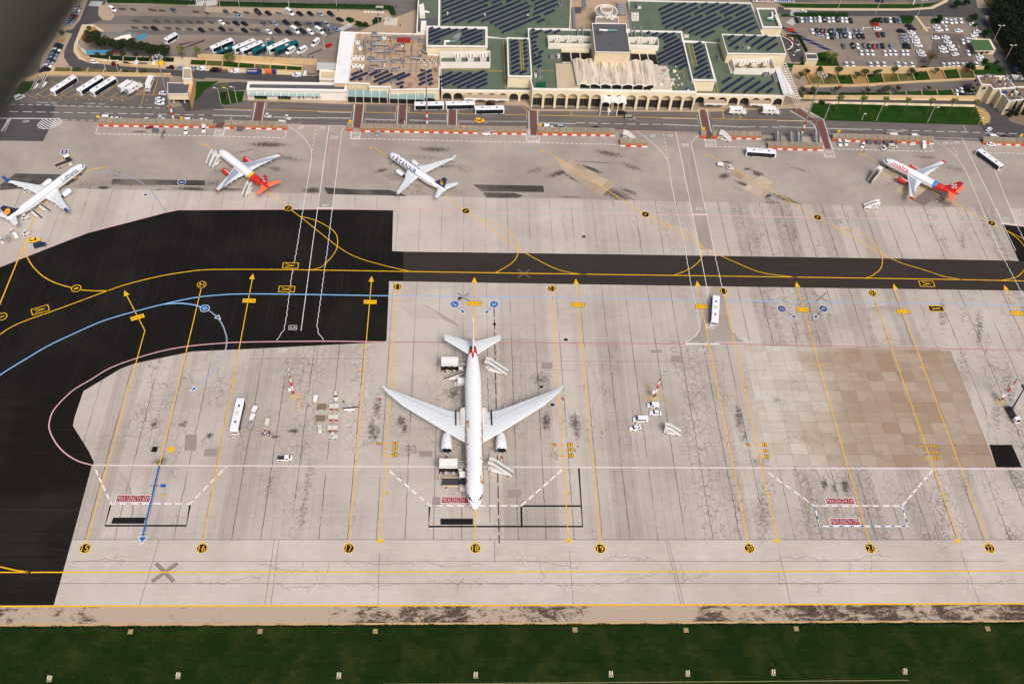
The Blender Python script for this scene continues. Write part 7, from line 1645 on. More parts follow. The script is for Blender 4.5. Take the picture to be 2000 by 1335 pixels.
pk=empty('pickup');mb=MB();shell(mb,[(-2.6,.88,.84,.35,.9),(-.1,.9,.86,.3,.92),(0,.9,.78,.3,1.85),(1.5,.9,.78,.3,1.85),(1.9,.9,.8,.3,1.15),(2.5,.85,.75,.35,.95)],PAINT);mb.build('body',pk)
mb=MB();mb.box(-2.5,-.15,-.75,.75,.93,.97,CHASSIS);mb.build('load_bed',pk);mb=MB();mb.face([(1.92,-.7,1.2),(1.92,.7,1.2),(1.55,.68,1.82),(1.55,-.68,1.82)],GLASS);mb.build('windscreen',pk)
for s in(1,-1):mb=MB();mb.face([(.15,s*.91,1.2),(1.5,s*.91,1.2),(1.4,s*.84,1.7),(.15,s*.84,1.7)][::-s],GLASS);mb.build('side_window',pk)
wheels(pk,(-1.7,1.7),.88,.34);place(pk,*ZM(845,975)[0],0.02,'white double-cab pickup with dark load bed on the open apron','pickup',None,W_)
st=make_stairs('boarding_stairs');stb=make_stairs('boarding_stairs',8.8,5.0);stc=make_stairs('boarding_stairs',7.0,3.4,OFFW,True);stg=make_stairs('boarding_stairs',6.5,3.2,GREY,red=False)
for pr,p0,p1,lab in((stb,(995,731),(943,719),'white boarding stairs at the rear door of the big airliner'),(stb,(1006,929),(948,914),'white boarding stairs with people at the front door of the big airliner'),(st,ZB2(150,545)[0],ZB2(285,400)[0],'left of two white stairs at the nose of the yellow-banded airliner'),(st,ZB2(185,560)[0],ZB2(325,440)[0],'right of two white stairs at the nose of the yellow-banded airliner'),(st,ZB2(500,850)[0],ZB2(625,705)[0],'white stairs at the rear door of the yellow-banded airliner'),(stc,ZF2(445,715)[0],ZF2(590,580)[0],'stairs with ribbed dark cover left of the rightmost airliner'),(st,ZF2(410,915)[0],ZF2(575,925)[0],'white stairs with red front, alone below the rightmost airliner'),(st,ZD2(950,275)[0],ZD2(810,250)[0],'white stairs parked behind the stepped barrier'),(st,ZE2(490,285)[0],ZE2(350,245)[0],'white stairs parked beside the KEEP CLEAR box'),(st,(1332,849),(1292,842),'white stairs with red front near the middle mast')):
 a,b=P(*p0),P(*p1);h_=math.atan2(b[1]-a[1],b[0]-a[0]);o=place(pr,*p0,h_,lab,'boarding stairs','boarding stairs');o.location=((a[0]+b[0])/2,(a[1]+b[1])/2,0)
for i,(a,b)in enumerate(((930,275),(1062,280),(1130,280),(1300,280))):
 u,v=ZE2(a,b)[0];place(stg,u,v,PI/2-.0,f'grey boarding stairs, {ORD[i]} of four parked in a row behind the barrier','boarding stairs','grey stairs behind the barrier')
sm=empty('folding_steps');mb=MB()
for s in(1,-1):mb.tube((-1.6,s*.4,.1),(1.6,s*.4,2.9),.06,STEEL,n=5);mb.tube((-1.6,s*.4,1.0),(1.6,s*.4,3.8),.05,STEEL,n=5)
mb.build('handrail',sm);mb=MB()
for i in range(9):mb.box(-1.6+i*.36,-1.3+i*.36,-.38,.38,.15+i*.31,.2+i*.31,STEEL)
mb.build('steps',sm);place(sm,*ZC2(322,490)[0],ang(ZC2(300,525)[0],ZC2(345,450)[0]),'folding metal steps at the front door of the navy-lettered airliner','steps')
cl=empty('cargo_loader');mb=MB();mb.box(-4.4,1.4,-1.5,1.5,1.6,1.8,CHASSIS)
for i in range(12):mb.tube((-4.2+i*.46,-1.2,1.88),(-4.2+i*.46,1.2,1.88),.12,DGREY,n=6)
mb.build('rear_platform',cl)
for s in(1,-1):mb=MB();mb.box(-4.4,1.2,s*1.6-.12,s*1.6+.12,1.6,2.15,mk('loader_cream',(206,192,164),.6,.1,2));mb.box(-2.6,-1.8,s*1.6-.13,s*1.6+.13,2.15,2.2,YEL);mb.build('side_rail',cl)
mb=MB();mb.box(1.4,4.4,-1.4,1.4,2.6,2.8,CHASSIS);mb.box(1.4,4.2,.2,2.6,4.3,4.45,WHITE)
for x in(1.5,4.1):
 for y in(.3,2.5):mb.tube((x,y,.8),(x,y,4.3),.08,OFFW,n=5)
mb.build('front_platform',cl);mb=MB();mb.box(-4.2,4.0,-1.3,1.3,.5,1.0,MATS['loader_cream']);mb.box(1.6,3.6,-3.0,-1.5,.6,1.6,OFFW);mb.build('chassis',cl);wheels(cl,(-3,2.6),1.3,.45)
place(cl,889,946,0.0,'cargo loader with roller deck and white canopy at the forward hold','cargo loader','cargo loaders')
u,v=ZA2(625,510)[0];place(cl,u,v,ang(ZA2(570,530)[0],ZA2(700,480)[0]),'cargo loader with white cab at the nose of the leftmost airliner','cargo loader','cargo loaders',sc=.8)
wb=empty('covered_loader');mb=MB();shell(mb,[(-1.4,1.2,1.1,1.6,3.4),(1.4,1.2,1.1,1.6,3.4)],WHITE);mb.build('hood',wb);mb=MB();mb.box(-2.6,1.2,-.8,.8,.4,1.0,OFFW);mb.build('chassis',wb);wheels(wb,(-1.8,.8),.8,.3);place(wb,901,752,0.0,'white hooded loader just behind the belt loader at the big airliner','loader')
cart=make_cart('baggage_cart');dol=make_cart('roller_dolly','dolly',3.3,2.4);bag=make_cart('baggage_trolley','bags',3.4,1.9);gcart=make_cart('grey_container','box',2.6,1.6,1.7,DGREY)
for a,b,h_,c,lab in((452,350,1.3,W_,'white covered cart, upper of three right of the parked bus'),(425,450,1.35,W_,'white covered cart, middle of three right of the parked bus'),(402,570,1.35,(160,156,162),'grey covered cart, lowest of three right of the parked bus'),(620,515,1.5,(220,212,200),'cream covered cart above the luggage-laden trolley'),(1245,210,1.5,W_,'white covered cart with red stripe, alone above the roller dollies')):
 place(cart,*ZM(a,b)[0],h_,lab,'baggage cart','covered baggage carts',c,sc=(.85,1,1))
for a,b,lab in((1322,300,'roller dolly, upper of two beside the red containers'),(1308,450,'roller dolly, lower of two beside the red containers')):place(dol,*ZM(a,b)[0],0,lab,'dolly','roller dollies')
place(bag,*ZM(598,645)[0],0,'trolley heaped with suitcases on the open apron','baggage trolley')
ul=make_uld('container_dolly',OFFW,OFFW)
for a,b,lab in((1490,320,'container dolly with dark red side beside the belt of luggage'),(1480,460,'cream and dark red container dolly, middle of three'),(1470,600,'white and red container dolly, lowest of three')):place(ul,*ZM(a,b)[0],0,lab,'container dolly','container dollies')
lb=make_belt('luggage_belt',5.5,1.6);place(lb,*ZM(1700,330)[0],0,'low luggage belt with two workers near the yellow line','belt loader')
for Z,a,b,h_,c,lab in((ZA2,1505,188,0,GR,'grey box container in the first bay'),(ZB2,487,172,0,GR,'grey box container in the second bay'),(ZF2,475,298,0,GR,'grey container, first from the left in the right-hand bay'),(ZF2,562,302,0,GR,'grey container, second from the left in the right-hand bay'),(ZF2,645,302,0,GR,'grey container, third from the left in the right-hand bay'),(ZF2,718,306,0,GR,'grey container, fourth from the left in the right-hand bay'),(ZE2,375,515,-.2,W_,'white tank trailer behind the tractor on the empty stand'),(ZA2,160,1205,-1.0,W_,'white covered cart behind the cream tractor at far left'),(ZA2,85,1232,-1.0,(150,146,142),'grey covered cart at far left')):
 place(gcart,*Z(a,b)[0],h_,lab,'container','box containers',c)
for Z,a,b,lab in((ZA2,1445,150,'dark red flat dolly in the first bay'),(ZF2,895,315,'flat towbar dolly beside the white van in the right-hand bay'),(ZA2,720,640,'yellow ground power cart beside the leftmost airliner')):place(gcart,*Z(a,b)[0],0.2,lab,'dolly',None,DR if a==1445 else(YELC:=(236,180,20))if a==720 else(210,206,196),sc=(1.3,.8,.4)if a!=720 else(.7,.8,.8))
ct=empty('aerial_lift_lorry');mb=MB();mb.box(-3.4,2.2,-1.1,1.1,.6,1.2,CHASSIS);mb.build('chassis',ct);mb=MB();shell(mb,[(2.2,1.1,1.0,.6,2.5),(3.6,1.1,1.0,.6,2.4),(4.0,1.05,.95,.6,1.5)],WHITE);c_=mb.build('cab',ct);mb=MB();mb.face([(4.02,-.9,1.5),(4.02,.9,1.5),(3.64,.85,2.35),(3.64,-.85,2.35)],GLASS);mb.build('windscreen',c_)
mb=MB();mb.tube((-1.5,0,1.2),(-1.5,0,2.6),.5,CHASSIS);mb.build('turntable',ct);mb=MB();mb.tube((-1.5,0,2.4),(-3.2,.6,13.2),.32,mk('boom_blue',(24,48,84),.5),r1=.2,n=6);mb.build('boom',ct);mb=MB();mb.box(-4.6,-3.4,.2,1.3,12.4,13.5,DGREY);mb.build('basket',ct);wheels(ct,(-2.4,0,2.8),1.0,.45)
place(ct,1975,811,-PI/2+.15,'white-cabbed lift lorry with long blue boom beside the right-hand mast','lorry')
# ================================================================ barriers, masts, walls, lamps
m_rust=mk('rusty_planting',(166,120,82),.9,.3,1.5,dirt=(196,158,112),dscale=.8,damt=.7)
m_slat=mk('weathered_slats',(188,172,148),.8,.18,2.5,dirt=(136,118,98),dscale=1,damt=.5)
def barrier(a,b,lab,k=0):
 p,q=P(*a),P(*b);L=math.hypot(q[0]-p[0],q[1]-p[1]);h_=math.atan2(q[1]-p[1],q[0]-p[0])
 r=empty('blast_fence',(*p,0),h_);tag(r,lab,'barrier','striped barriers along the road')
 n=max(1,int(L/2.2));mb=MB();i=0
 while i<n:mb.box(i*L/n,(i+1)*L/n,-.2,.2,0,.5,RED if(i//1+k)%2==0 else WHITE);i+=1
 mb.build('striped_kerb',r)
 mb=MB();mb.box(0,L,.3,1.0,0,1.5,m_rust);mb.build('backing_wall',r)
 mb=MB();m=max(1,int(L/3.0))
 for i in range(m):
  x0,x1=i*L/m+.08,(i+1)*L/m-.08
  mb.faces([(x0,.5,1.6),(x1,.5,1.6),(x1,2.7,2.6),(x0,2.7,2.6)],[(0,1,2,3),(3,2,1,0)],m_slat)
  for j in range(6):xx=x0+(x1-x0)*(j+.5)/6;mb.faces([(xx,.5,1.64),(xx+.08,.5,1.64),(xx+.08,2.7,2.64),(xx,2.7,2.64)],[(0,1,2,3)],GREY)
 mb.build('louvre_panel',r);mb=MB()
 for i in range(m+1):x=min(L-.06,max(.06,i*L/m));mb.tube((x,.55,0),(x,.55,1.6),.05,STEEL,n=4);mb.tube((x,2.6,0),(x,2.6,2.6),.05,STEEL,n=4)
 mb.build('post_row',r)
 return r
barrier((193,246.5),(417.5,250),'long red and white striped barrier, leftmost');barrier((439,251),(561,253.5),'striped barrier between the red crossing and the STOP lane at left',1)
barrier((677,255.5),(688.5,256),'very short striped barrier block left of a red crossing');barrier((703.5,257),(1027.6,263),'longest striped barrier below the apron buses')
barrier((1051,263.5),(1200.6,266),'striped barrier right of the middle red crossing');barrier((1210.7,285.5),(1264,287.5),'short striped barrier set forward with white stairs behind it',1)
barrier((1367.5,269.5),(1378.6,270.5),'very short striped barrier block by the lane marked B');barrier((1390.6,270.5),(1485.7,272.5),'striped barrier behind the parked white stairs at right')
barrier((1498.8,291.5),(1606,294.5),'striped barrier set forward below four grey stairs',1);barrier((1625,275.5),(1823.5,281.5),'long striped barrier with cars parked before it at right');barrier((1918.5,282),(2010,285),'striped barrier cut by the right edge')
for u,v in(ZA(958,1160)[0],ZA(1763,1172)[0],ZB(1408,1205)[0],ZC(528,1262)[0],ZC(1258,1240)[0],ZD(855,1274)[0],ZE(178,1300)[0],(1991,271)):
 r=empty('sign_board',(*P(u,v),0));tag(r,'small yellow sign board on the barrier line','sign','yellow sign boards');mb=MB();mb.box(-.7,.7,-.08,.08,1.2,2.6,YEL);mb.build('board',r);mb=MB();mb.tube((0,.1,0),(0,.1,1.6),.06,STEEL,n=5);mb.build('post',r)
def mast(u,v,h,lab,near=False,stripe=14):
 x,y=P(u,v);r=empty('floodlight_mast',(x,y,0));tag(r,lab,'mast','floodlight masts')
 mb=MB();n=12 if near else 26;z=0
 segs=[]
 if near:cuts=[(0,1.4,.46,m_lb),(1.4,3.6,.4,RED),(3.6,6.2,.37,WHITE),(6.2,8.6,.34,RED),(8.6,10.8,.31,WHITE),(10.8,12.6,.28,RED),(12.6,h,.2,STEEL)]
 else:cuts=[(0,1.8,.55,RED),(1.8,3.6,.52,WHITE),(3.6,5.4,.5,RED),(5.4,7.2,.47,WHITE),(7.2,9,.45,RED),(9,h,.40,STEEL)]
 for z0,z1,rr,m_ in cuts:mb.tube((0,0,z0),(0,0,z1),rr,m_ if m_ is not m_lb else mk('mast_door',(176,196,208),.4),r1=rr*(.5 if z1==h and not near else .93),n=10,cap=False)
 mb.build('pole',r)
 mb=MB()
 for k in range(16):a0,a1=k*PI/8,(k+1)*PI/8;mb.tube((1.9*math.cos(a0),1.9*math.sin(a0),h),(1.9*math.cos(a1),1.9*math.sin(a1),h),.09,STEEL,n=5);
 for k in range(4):mb.tube((0,0,h),(1.9*math.cos(k*PI/2+.4),1.9*math.sin(k*PI/2+.4),h),.07,STEEL,n=4)
 mb.build('head_frame',r)
 for k in range(9):
  a=k*2*PI/9;mb=MB();mb.box(-.35,.35,-.3,.3,h-.35,h+.05,mk('lamp_housing',(196,188,168),.5),rot=a,at=(1.95*math.cos(a),1.95*math.sin(a)));mb.build('floodlight',r)
 mb=MB();mb.tube((0,0,h),(0,0,h+.8),.3,CREAMW,r1=.1,n=8);mb.build('beacon',r)
 if near:
  mb=MB();mb.box(-1.5,-.5,-.7,.1,3.4,4.6,WHITE);mb.build('control_box',r);mb=MB()
  for k in range(12):mb.tube((1.0*math.cos(k*PI/6),1.0*math.sin(k*PI/6),8.2),(1.0*math.cos((k+1)*PI/6),1.0*math.sin((k+1)*PI/6),8.2),.07,RED,n=4)
  mb.build('red_hoop',r)
  mb=MB();mb.prism([(1.7*math.cos(k*PI/6),1.7*math.sin(k*PI/6))for k in range(12)],0,.18,mk('plinth',(190,168,120),.9));mb.build('plinth',r)
mast(340,237,34,'tall grey mast with striped foot by the office at left');mast(834,247,33,'tall grey mast with striped foot before the terminal');mast(1563.4,267,35,'tall grey mast with striped foot right of the terminal')
mast(574,772.5,15.5,'short red and white mast above the baggage carts',True);mast(1278,777,15.2,'short red and white mast above the parked white vans',True);mast(1954,783.5,15,'short red and white mast beside the blue boom',True)
mb=MB();m_rs=mk('rust_stain',(184,152,98),.9,.3,1.2)
for p in([(588,768),(591,800)],[(579,778),(578,806)],[(1262,755),(1266,752),(1268,775),(1264,782)],[(1284,766),(1312,789)],[(1250,772),(1256,776),(1258,784)],[(1956,792),(1962,795),(1966,808),(1958,802)]):ribbon(mb,spline(W(p),4),.5,.027,m_rs)
struct(mb,'rust_stains')
mb=MB()
for u,v in((1105,663),(1057,755),(1079,790),(1140,462),(898,582)):x,y=P(u,v);mb.box(x-.7,x+.7,y-.6,y+.6,0,.03,m_dk)
struct(mb,'manhole_covers')
mb=MB()
def lamp(u,v,h,arm,lab,grp='street lamps',dbl=False):
 r=empty('street_lamp',(*P(u,v),0));tag(r,lab,'street lamp',grp);mb=MB();mb.tube((0,0,0),(0,0,h),.13,OFFW,r1=.08,n=7);mb.tube((0,0,h),(arm,-.3,h+.5),.07,OFFW,n=5)
 if dbl:mb.tube((0,0,h),(-arm,-.3,h+.5),.07,OFFW,n=5)
 mb.build('pole',r)
 for s in((1,-1)if dbl else(1,)):mb=MB();mb.box(s*arm-.5,s*arm+.5,-.55,-.1,h+.4,h+.62,CREAMW);mb.build('lamp_head',r)
for i,(u,v)in enumerate((ZE(50,1155)[0],ZE(550,1168)[0],ZE(1045,1185)[0])):lamp(u,v,9,1.6,f'pale lamp post on the lawn edge, {ORD[i]} from the left')
for i,(u,v)in enumerate((ZE(950,150)[0],ZE(1685,395)[0],ZE(1795,585)[0],ZR1(905,220)[0],ZR1(1515,230)[0])):lamp(u,v,9,1.2,f'grey lamp post beside the upper road, {ORD[i]} of five',dbl=True)
for i,(u,v)in enumerate(sorted(((210,147),(233,147),(272,148),ZA(1035,45)[0],ZB(155,105)[0],ZB(815,82)[0],ZB(1275,85)[0],ZB(335,65)[0],ZB(1680,300)[0],ZB(178,540)[0],ZB(610,520)[0],ZB(1155,480)[0]))):lamp(u,v,8,1.3,f'lamp post around the left car park, {ORD[i]} from the left')
for i,(u,v)in enumerate((ZB(155,1000)[0],ZB(248,1000)[0],ZB(312,990)[0])):lamp(u,v,8.5,-1.4,f'white lamp post on the grass island, {ORD[i]} from the left')
for i,(u,v)in enumerate((ZE(410,1160)[0],ZE(1540,1200)[0])):lamp(u,v,3.5,.4,f'short grey post on the lawn, {ORD[i]} from the left','short posts on the lawn')
def wall(name,pts,h,lab,t=.4,mat=None,grp=None,cat='wall',z0=0):
 r=MB();p=W(pts)
 for i,((x0,y0),(x1,y1))in enumerate(zip(p,p[1:])):
  d=Vector((x1-x0,y1-y0)).normalized();n=Vector((-d.y,d.x))*t/2
  r.prism([(x0-n.x,y0-n.y),(x1-n.x,y1-n.y),(x1+n.x,y1+n.y),(x0+n.x,y0+n.y)],z0,h-.004*(i%3),mat or LIMEST)
 return tag(r.build(name),lab,cat,grp)
wall('retaining_wall',ZR1(200,1130,640,1150,1300,1155,2100,1155),4.2,'high tan wall along the bottom of the right car park',.6)
wall('retaining_wall',ZR2(0,1130,550,1105,940,1085,1360,1085),1.8,'lower tan wall continuing below the white hire cars',.5)
wall('retaining_wall',ZL5(-100,930,600,955,1400,1000,1760,1010),3.0,'tan wall behind the coaches above the grass plots',.6)
wall('boundary_wall',ZE(-150,845,400,835,900,800,1500,770),.9,'low tan wall along the upper edge of the lane at right',.5)
wall('boundary_wall',ZE(-160,955,900,955,1520,960),2.0,'long tan wall behind the row of palms',.5)
wall('boundary_wall',ZE(-120,925,200,925,900,925),.9,'thin dark hedge-topped wall above the palm row',.3,DGREY)
wall('boundary_wall',ZA(250,790,430,722,500,718,1650,735,1640,755),1.5,'low wall along the top of the coach park',.4)
wall('boundary_wall',ZA(750,480,790,550,870,605,1290,648,1700,660),1.4,'curved tan wall below the pines',.5)
wall('boundary_wall',ZB(-140,655,400,675,950,700),.9,'low kerb wall under the grass plots by the lower road',.35)
def plots(Z,tops,bots,mat,lab,div=True):
 for i in range(len(tops)-1):
  q=Z(*tops[i],*tops[i+1],*bots[i+1],*bots[i]);p=W(q);c=(sum(x for x,y in p)/4,sum(y for x,y in p)/4)
  q=[(c[0]+(x-c[0])*.93,c[1]+(y-c[1])*.9)for x,y in p]
  mb=MB();mb.prism(q,0,.35,m_kerb,mat[i%len(mat)]);o=mb.build('grass_plot');o['kind']='structure'
 if div:
  for i in range(len(tops)):wall('dividing_wall',Z(*tops[i],*bots[i]),1.0,f'{lab}, {ORD[i]} from the left',.3,grp=lab)
plots(ZB,[(-130,582),(25,588),(180,594),(335,610),(488,622),(640,632),(790,640),(945,650)],[(-140,632),(10,640),(168,650),(325,662),(480,670),(632,682),(785,688),(938,695)],[m_lawn,m_dryg,m_lawn],'stub wall between grass plots behind the low wing')
plots(ZA,[(540,655),(700,660),(858,668),(1015,675),(1175,683),(1330,690),(1650,715)],[(520,708),(680,712),(838,716),(998,720),(1155,723),(1310,728),(1640,745)],[m_dryg],'stub wall between dry plots above the coach park')
plots(ZA,[(850,535),(1060,540),(1190,550),(1320,555),(1450,560),(1570,560),(1690,562)],[(860,560),(1060,585),(1190,600),(1320,600),(1450,603),(1570,605),(1680,608)],[grass_mat('ivy_bed',(14,40,14),(40,56,24),.4)],'stub wall between ivy beds under the pines',False)
plots(ZE,[(-130,735),(0,735),(150,730),(300,726),(440,725),(590,715),(735,705),(880,695),(1030,690),(1180,680),(1320,668),(1475,690)],[(-80,822),(40,822),(190,822),(335,822),(475,815),(625,805),(770,798),(920,790),(1070,782),(1220,775),(1360,765),(1500,765)],[m_dryg,m_dryg,m_lawn,MATS['terrace_earth'],m_lawn],'stub wall between the sloping plots below the right car park')
plots(ZE,[(670,905),(825,890),(975,882),(1125,880),(1270,872)],[(690,928),(840,930),(990,930),(1140,930),(1300,928)],[m_lawn],'stub wall between the small plots left of the house')
for i,(a,b,c,d)in enumerate(((435,330,480,280),(1015,290,1080,280))):
 r=empty('barrier_gate',(*P(*ZE(a-15,285)[0]),0));tag(r,('left','right')[i]+' white lifting barrier of the right car park exits','gate');mb=MB();mb.tube((0,0,1),(4.2,.2,1.0),.1,WHITE,n=5);mb.build('arm',r);mb=MB();mb.box(-.3,.3,-.3,.3,0,1.2,YEL if i else CREAMW);mb.build('housing',r)
wall('lane_kerb',ZE(930,160,990,240,1040,305),.35,'narrow tan kerb island between the exit lanes',1.4,m_kerb)
for i,(a,b)in enumerate(((1435,35),(1630,35))):
 x,y=P(*ZD(a,b)[0]);r=empty('billboard',(x,y,0));tag(r,f'pale billboard with faded pictures on the far road, {("left", "right")[i]} one','billboard');mb=MB();mb.box(-6,6,-.1,.1,.8,3.8,CREAMW)
 for k in range(10):xx=-5.4+k*1.15;mb.box(xx,xx+.9,-.14,-.1,1.2,2.8,random.choice([RED,BLUE,GREY,CREAMW,mk('ad_sky',(120,150,186),.7)]))
 mb.build('board',r);mb=MB();mb.tube((-4,.1,0),(-4,.1,.8),.12,STEEL);mb.build('post',r);mb=MB();mb.tube((4,.1,0),(4,.1,.8),.12,STEEL);mb.build('post',r)
r=empty('shelter',(*P(*ZB(1690,110)[0]),0));tag(r,'small grey glass shelter at the hedge corner','shelter');mb=MB();mb.box(-2,2,-1,1,2.4,2.55,GREY,mk('shelter_top',(168,168,150),.7));mb.build('roof',r)
for s in(-1,1):
 for t_ in(-1,1):mb=MB();mb.tube((s*1.9,t_*.9,0),(s*1.9,t_*.9,2.4),.06,STEEL,n=5);mb.build('post',r)
r=empty('bench_row',(*P(*ZB(1635,122)[0]),0));tag(r,'row of white stone benches on the plaza','benches')
for k in range(6):mb=MB();mb.box(-5.2+k*1.8,-3.9+k*1.8,-.4,.4,0,.5,CREAMW);mb.build('bench',r)
r=empty('signpost',(*P(*ZE(905,45)[0]),0));tag(r,'tall white sign on the far lawn beside a blue marker','sign');mb=MB();mb.box(-.3,.3,-.3,.3,0,6,CREAMW);mb.build('post',r);mb=MB();mb.box(-1,4,-.15,.15,6,7.2,CREAMW);mb.build('board',r)
r=empty('scaffold_tube',(*P(*ZB(1065,510)[0]),0),ang(ZB(1010,530)[0],ZB(1110,490)[0]));tag(r,'dark long pipe lying on the ground right of the minibuses','pipe');mb=MB();mb.tube((-4,0,.4),(4,0,.4),.35,DGREY);mb.build('pipe',r)
def hoard(Z,pts,m_,lab,h=2.2):wall('hoarding',Z(*pts),h,lab,.15,m_,'site hoardings under the pines','hoarding')
m_hb=mk('hoarding_blue',(70,150,190),.6,.08,1);m_hr=mk('container_rust',(140,70,62),.7,.15,1)
hoard(ZA,(840,525,1060,522),m_hb,'blue hoarding panel under the left pines');hoard(ZA,(1060,530,1120,480,1160,470),m_hb,'slanting blue hoarding between the pines');hoard(ZA,(1325,400,1415,360),m_hb,'blue hoarding at the right end of the site')
hoard(ZA,(950,345,1180,350,1400,360),STEEL,'grey sheet fence along the top of the site');hoard(ZA,(770,410,760,460,790,500,840,525),CREAMW,'white curved hoarding at the left end of the site');hoard(ZA,(1075,535,1110,510),DRED,'red hoarding section under the left pines')
r=empty('shipping_container',(*P(*ZA(885,372)[0]),0),ang(ZA(840,395)[0],ZA(940,350)[0]));tag(r,'rust red shipping container at the corner of the site','container');mb=MB();mb.box(-4.2,4.2,-1.3,1.3,.1,2.7,m_hr);mb.build('body',r);mb=MB()
for k in range(16):mb.box(-4.1+k*.52,-3.9+k*.52,-1.34,-1.3,.3,2.5,mk('container_rib',(112,54,48),.7));
mb.build('ribbing',r)
r=empty('site_cabin',(*P(*ZA(1190,382)[0]),0),ang(ZA(1140,395)[0],ZA(1240,365)[0]));tag(r,'white tarpaulin-covered pile behind the pines','tarpaulin');mb=MB();mb.loft([[(-4,-1.2,0),(-4,1.2,0),(-4,.4,1.6),(-4,-.5,1.5)],[(0,-1.4,0),(0,1.4,0),(0,.3,2.1),(0,-.4,2.2)],[(4,-1.0,0),(4,1.1,0),(4,.4,1.4),(4,-.4,1.3)]],CREAMW);mb.build('sheet',r)
for i,(u,v)in enumerate(((255,1233),(508,1232),(733,1232),(1123,1229),(1340,1230),(1555,1227),(1929,1227))):
 r=empty('ground_light',(*P(u,v),0));tag(r,f'small square concrete base in the upper grass, {ORD[i]} from the left','ground light','concrete bases in the grass');mb=MB();mb.box(-.75,.75,-.75,.75,0,.12,mk('base_concrete',(150,136,104),.9,.2,3));mb.build('base',r);mb=MB();mb.tube((0,0,.12),(0,0,.5),.14,m_y,n=6);mb.build('lamp',r)
for i,(u,v)in enumerate(((97,1325),(348,1319),(662,1319),(929,1318),(1193,1316),(1343,1315),(1510,1313),(1767,1311))):
 r=empty('marker_board',(*P(u,v),0));tag(r,f'small white marker board in the lower grass, {ORD[i]} from the left','marker','marker boards in the grass');mb=MB();mb.box(-.7,.7,-.9,.9,0,.1,MATS['base_concrete']);mb.build('base',r)
 for s in(-1,1):mb=MB();mb.box(s*.35-.12,s*.35+.12,-.2,.8,.1,.9,CREAMW);mb.build('panel',r)
cone=empty('traffic_cone');mb=MB();mb.box(-.3,.3,-.3,.3,0,.06,CHASSIS);mb.build('foot',cone);mb=MB();mb.tube((0,0,.06),(0,0,.95),.24,mk('cone_red',(214,60,36),.5),r1=.05,n=8);mb.build('cone',cone)
for u,v,lab in((1099,779,'red cone under the right wingtip of the big airliner'),(742,780,'red cone under the left wingtip of the big airliner'),(980,893,'red cone before the right engine of the big airliner'),(872,893,'red cone before the left engine of the big airliner'),(1688,193,'orange cone beside the person in orange')):place(cone,u,v,0,lab,'cone','traffic cones',sc=1.3)
r=empty('plastic_barrier',(*P(*ZE(200,845)[0]),0));tag(r,'red plastic barrier on the verge of the right lane','barrier');mb=MB();mb.box(-.8,.8,-.25,.25,0,1,RED);mb.build('body',r);mb=MB();mb.box(-.9,.9,-.35,.35,0,.15,CHASSIS);mb.build('foot',r)
# ================================================================ people
def person(kind,pose,vest,legs):
 import bmesh
 J={'p':(0,0,.95),'c':(0,0,1.25),'n':(0,0,1.48),'h':(0,.02,1.62),'t':(0,.01,1.76)}
 s_=pose
 J.update({'hl':(.1,0,.9),'kl':(.11,s_*.12,.5),'al':(.11,s_*.22-.02,.09),'fl':(.11,s_*.22+.14,.05),'hr':(-.1,0,.9),'kr':(-.11,-s_*.1,.5),'ar':(-.11,-s_*.26,.1),'fr':(-.11,-s_*.26+.15,.05),'sl':(.2,0,1.43),'el':(.26,-s_*.12,1.15),'wl':(.27,-s_*.1+.1,.9),'gl':(.27,-s_*.1+.13,.82),'sr':(-.2,0,1.43),'er':(-.26,s_*.12,1.15),'wr':(-.27,s_*.12+.12,.9),'gr':(-.27,s_*.12+.15,.82)})
 E=['pc','cn','nh','ht',('p','hl'),('hl','kl'),('kl','al'),('al','fl'),('p','hr'),('hr','kr'),('kr','ar'),('ar','fr'),('c','sl'),('sl','el'),('el','wl'),('wl','gl'),('c','sr'),('sr','er'),('er','wr'),('wr','gr')]
 Rr={'p':.15,'c':.16,'n':.065,'h':.10,'t':.085,'h?':.1}
 ks=list(J);me=bpy.data.meshes.new(kind);me.from_pydata([J[k]for k in ks],[(ks.index(a),ks.index(b))for a,b in E],[])
 ob=bpy.data.objects.new(kind,me);COL.objects.link(ob)
 md=ob.modifiers.new('s','SKIN');sd=ob.modifiers.new('d','SUBSURF');sd.levels=1;sd.render_levels=1
 for i,k in enumerate(ks):
  r_=Rr.get(k)or{'h':.10,'k':.07,'a':.045,'f':.04,'s':.075,'e':.05,'w':.033,'g':.03}[k[0]]
  me.skin_vertices[0].data[i].radius=(r_,r_)
 me.skin_vertices[0].data[0].use_root=True
 dg=bpy.context.evaluated_depsgraph_get();m2=bpy.data.meshes.new_from_object(ob.evaluated_get(dg));bpy.data.objects.remove(ob)
 m2.materials.clear()
 for m_ in(CLOTH,vest,SKIN,legs):m2.materials.append(m_)
 for p_ in m2.polygons:
  z,x=p_.center.z,abs(p_.center.x);p_.use_smooth=True
  p_.material_index=2 if z>1.52 or(x>.2 and z<.93)else(1 if z>.93 else 3)
  if z<.1:p_.material_index=0
 root=empty(kind);b=bpy.data.objects.new('body',m2);COL.objects.link(b);b.parent=root
 mb=MB();mb.loft([[(r0*math.cos(k*PI/5),-.01+r0*math.sin(k*PI/5),z)for k in range(10)]for r0,z in((.105,1.66),(.115,1.72),(.09,1.80),(.03,1.84))],mk('dark_hair',(40,30,24),.8));mb.build('hair',root)
 return root
pa=person('person',1,HIVIS,CLOTH);pb=person('person',1,CLOTH,mk('blue_trousers',(40,52,84),.9));pc=person('person',.3,mk('pale_shirt',(190,186,180),.8),CLOTH);po=person('person',.6,ORANGE,ORANGE)
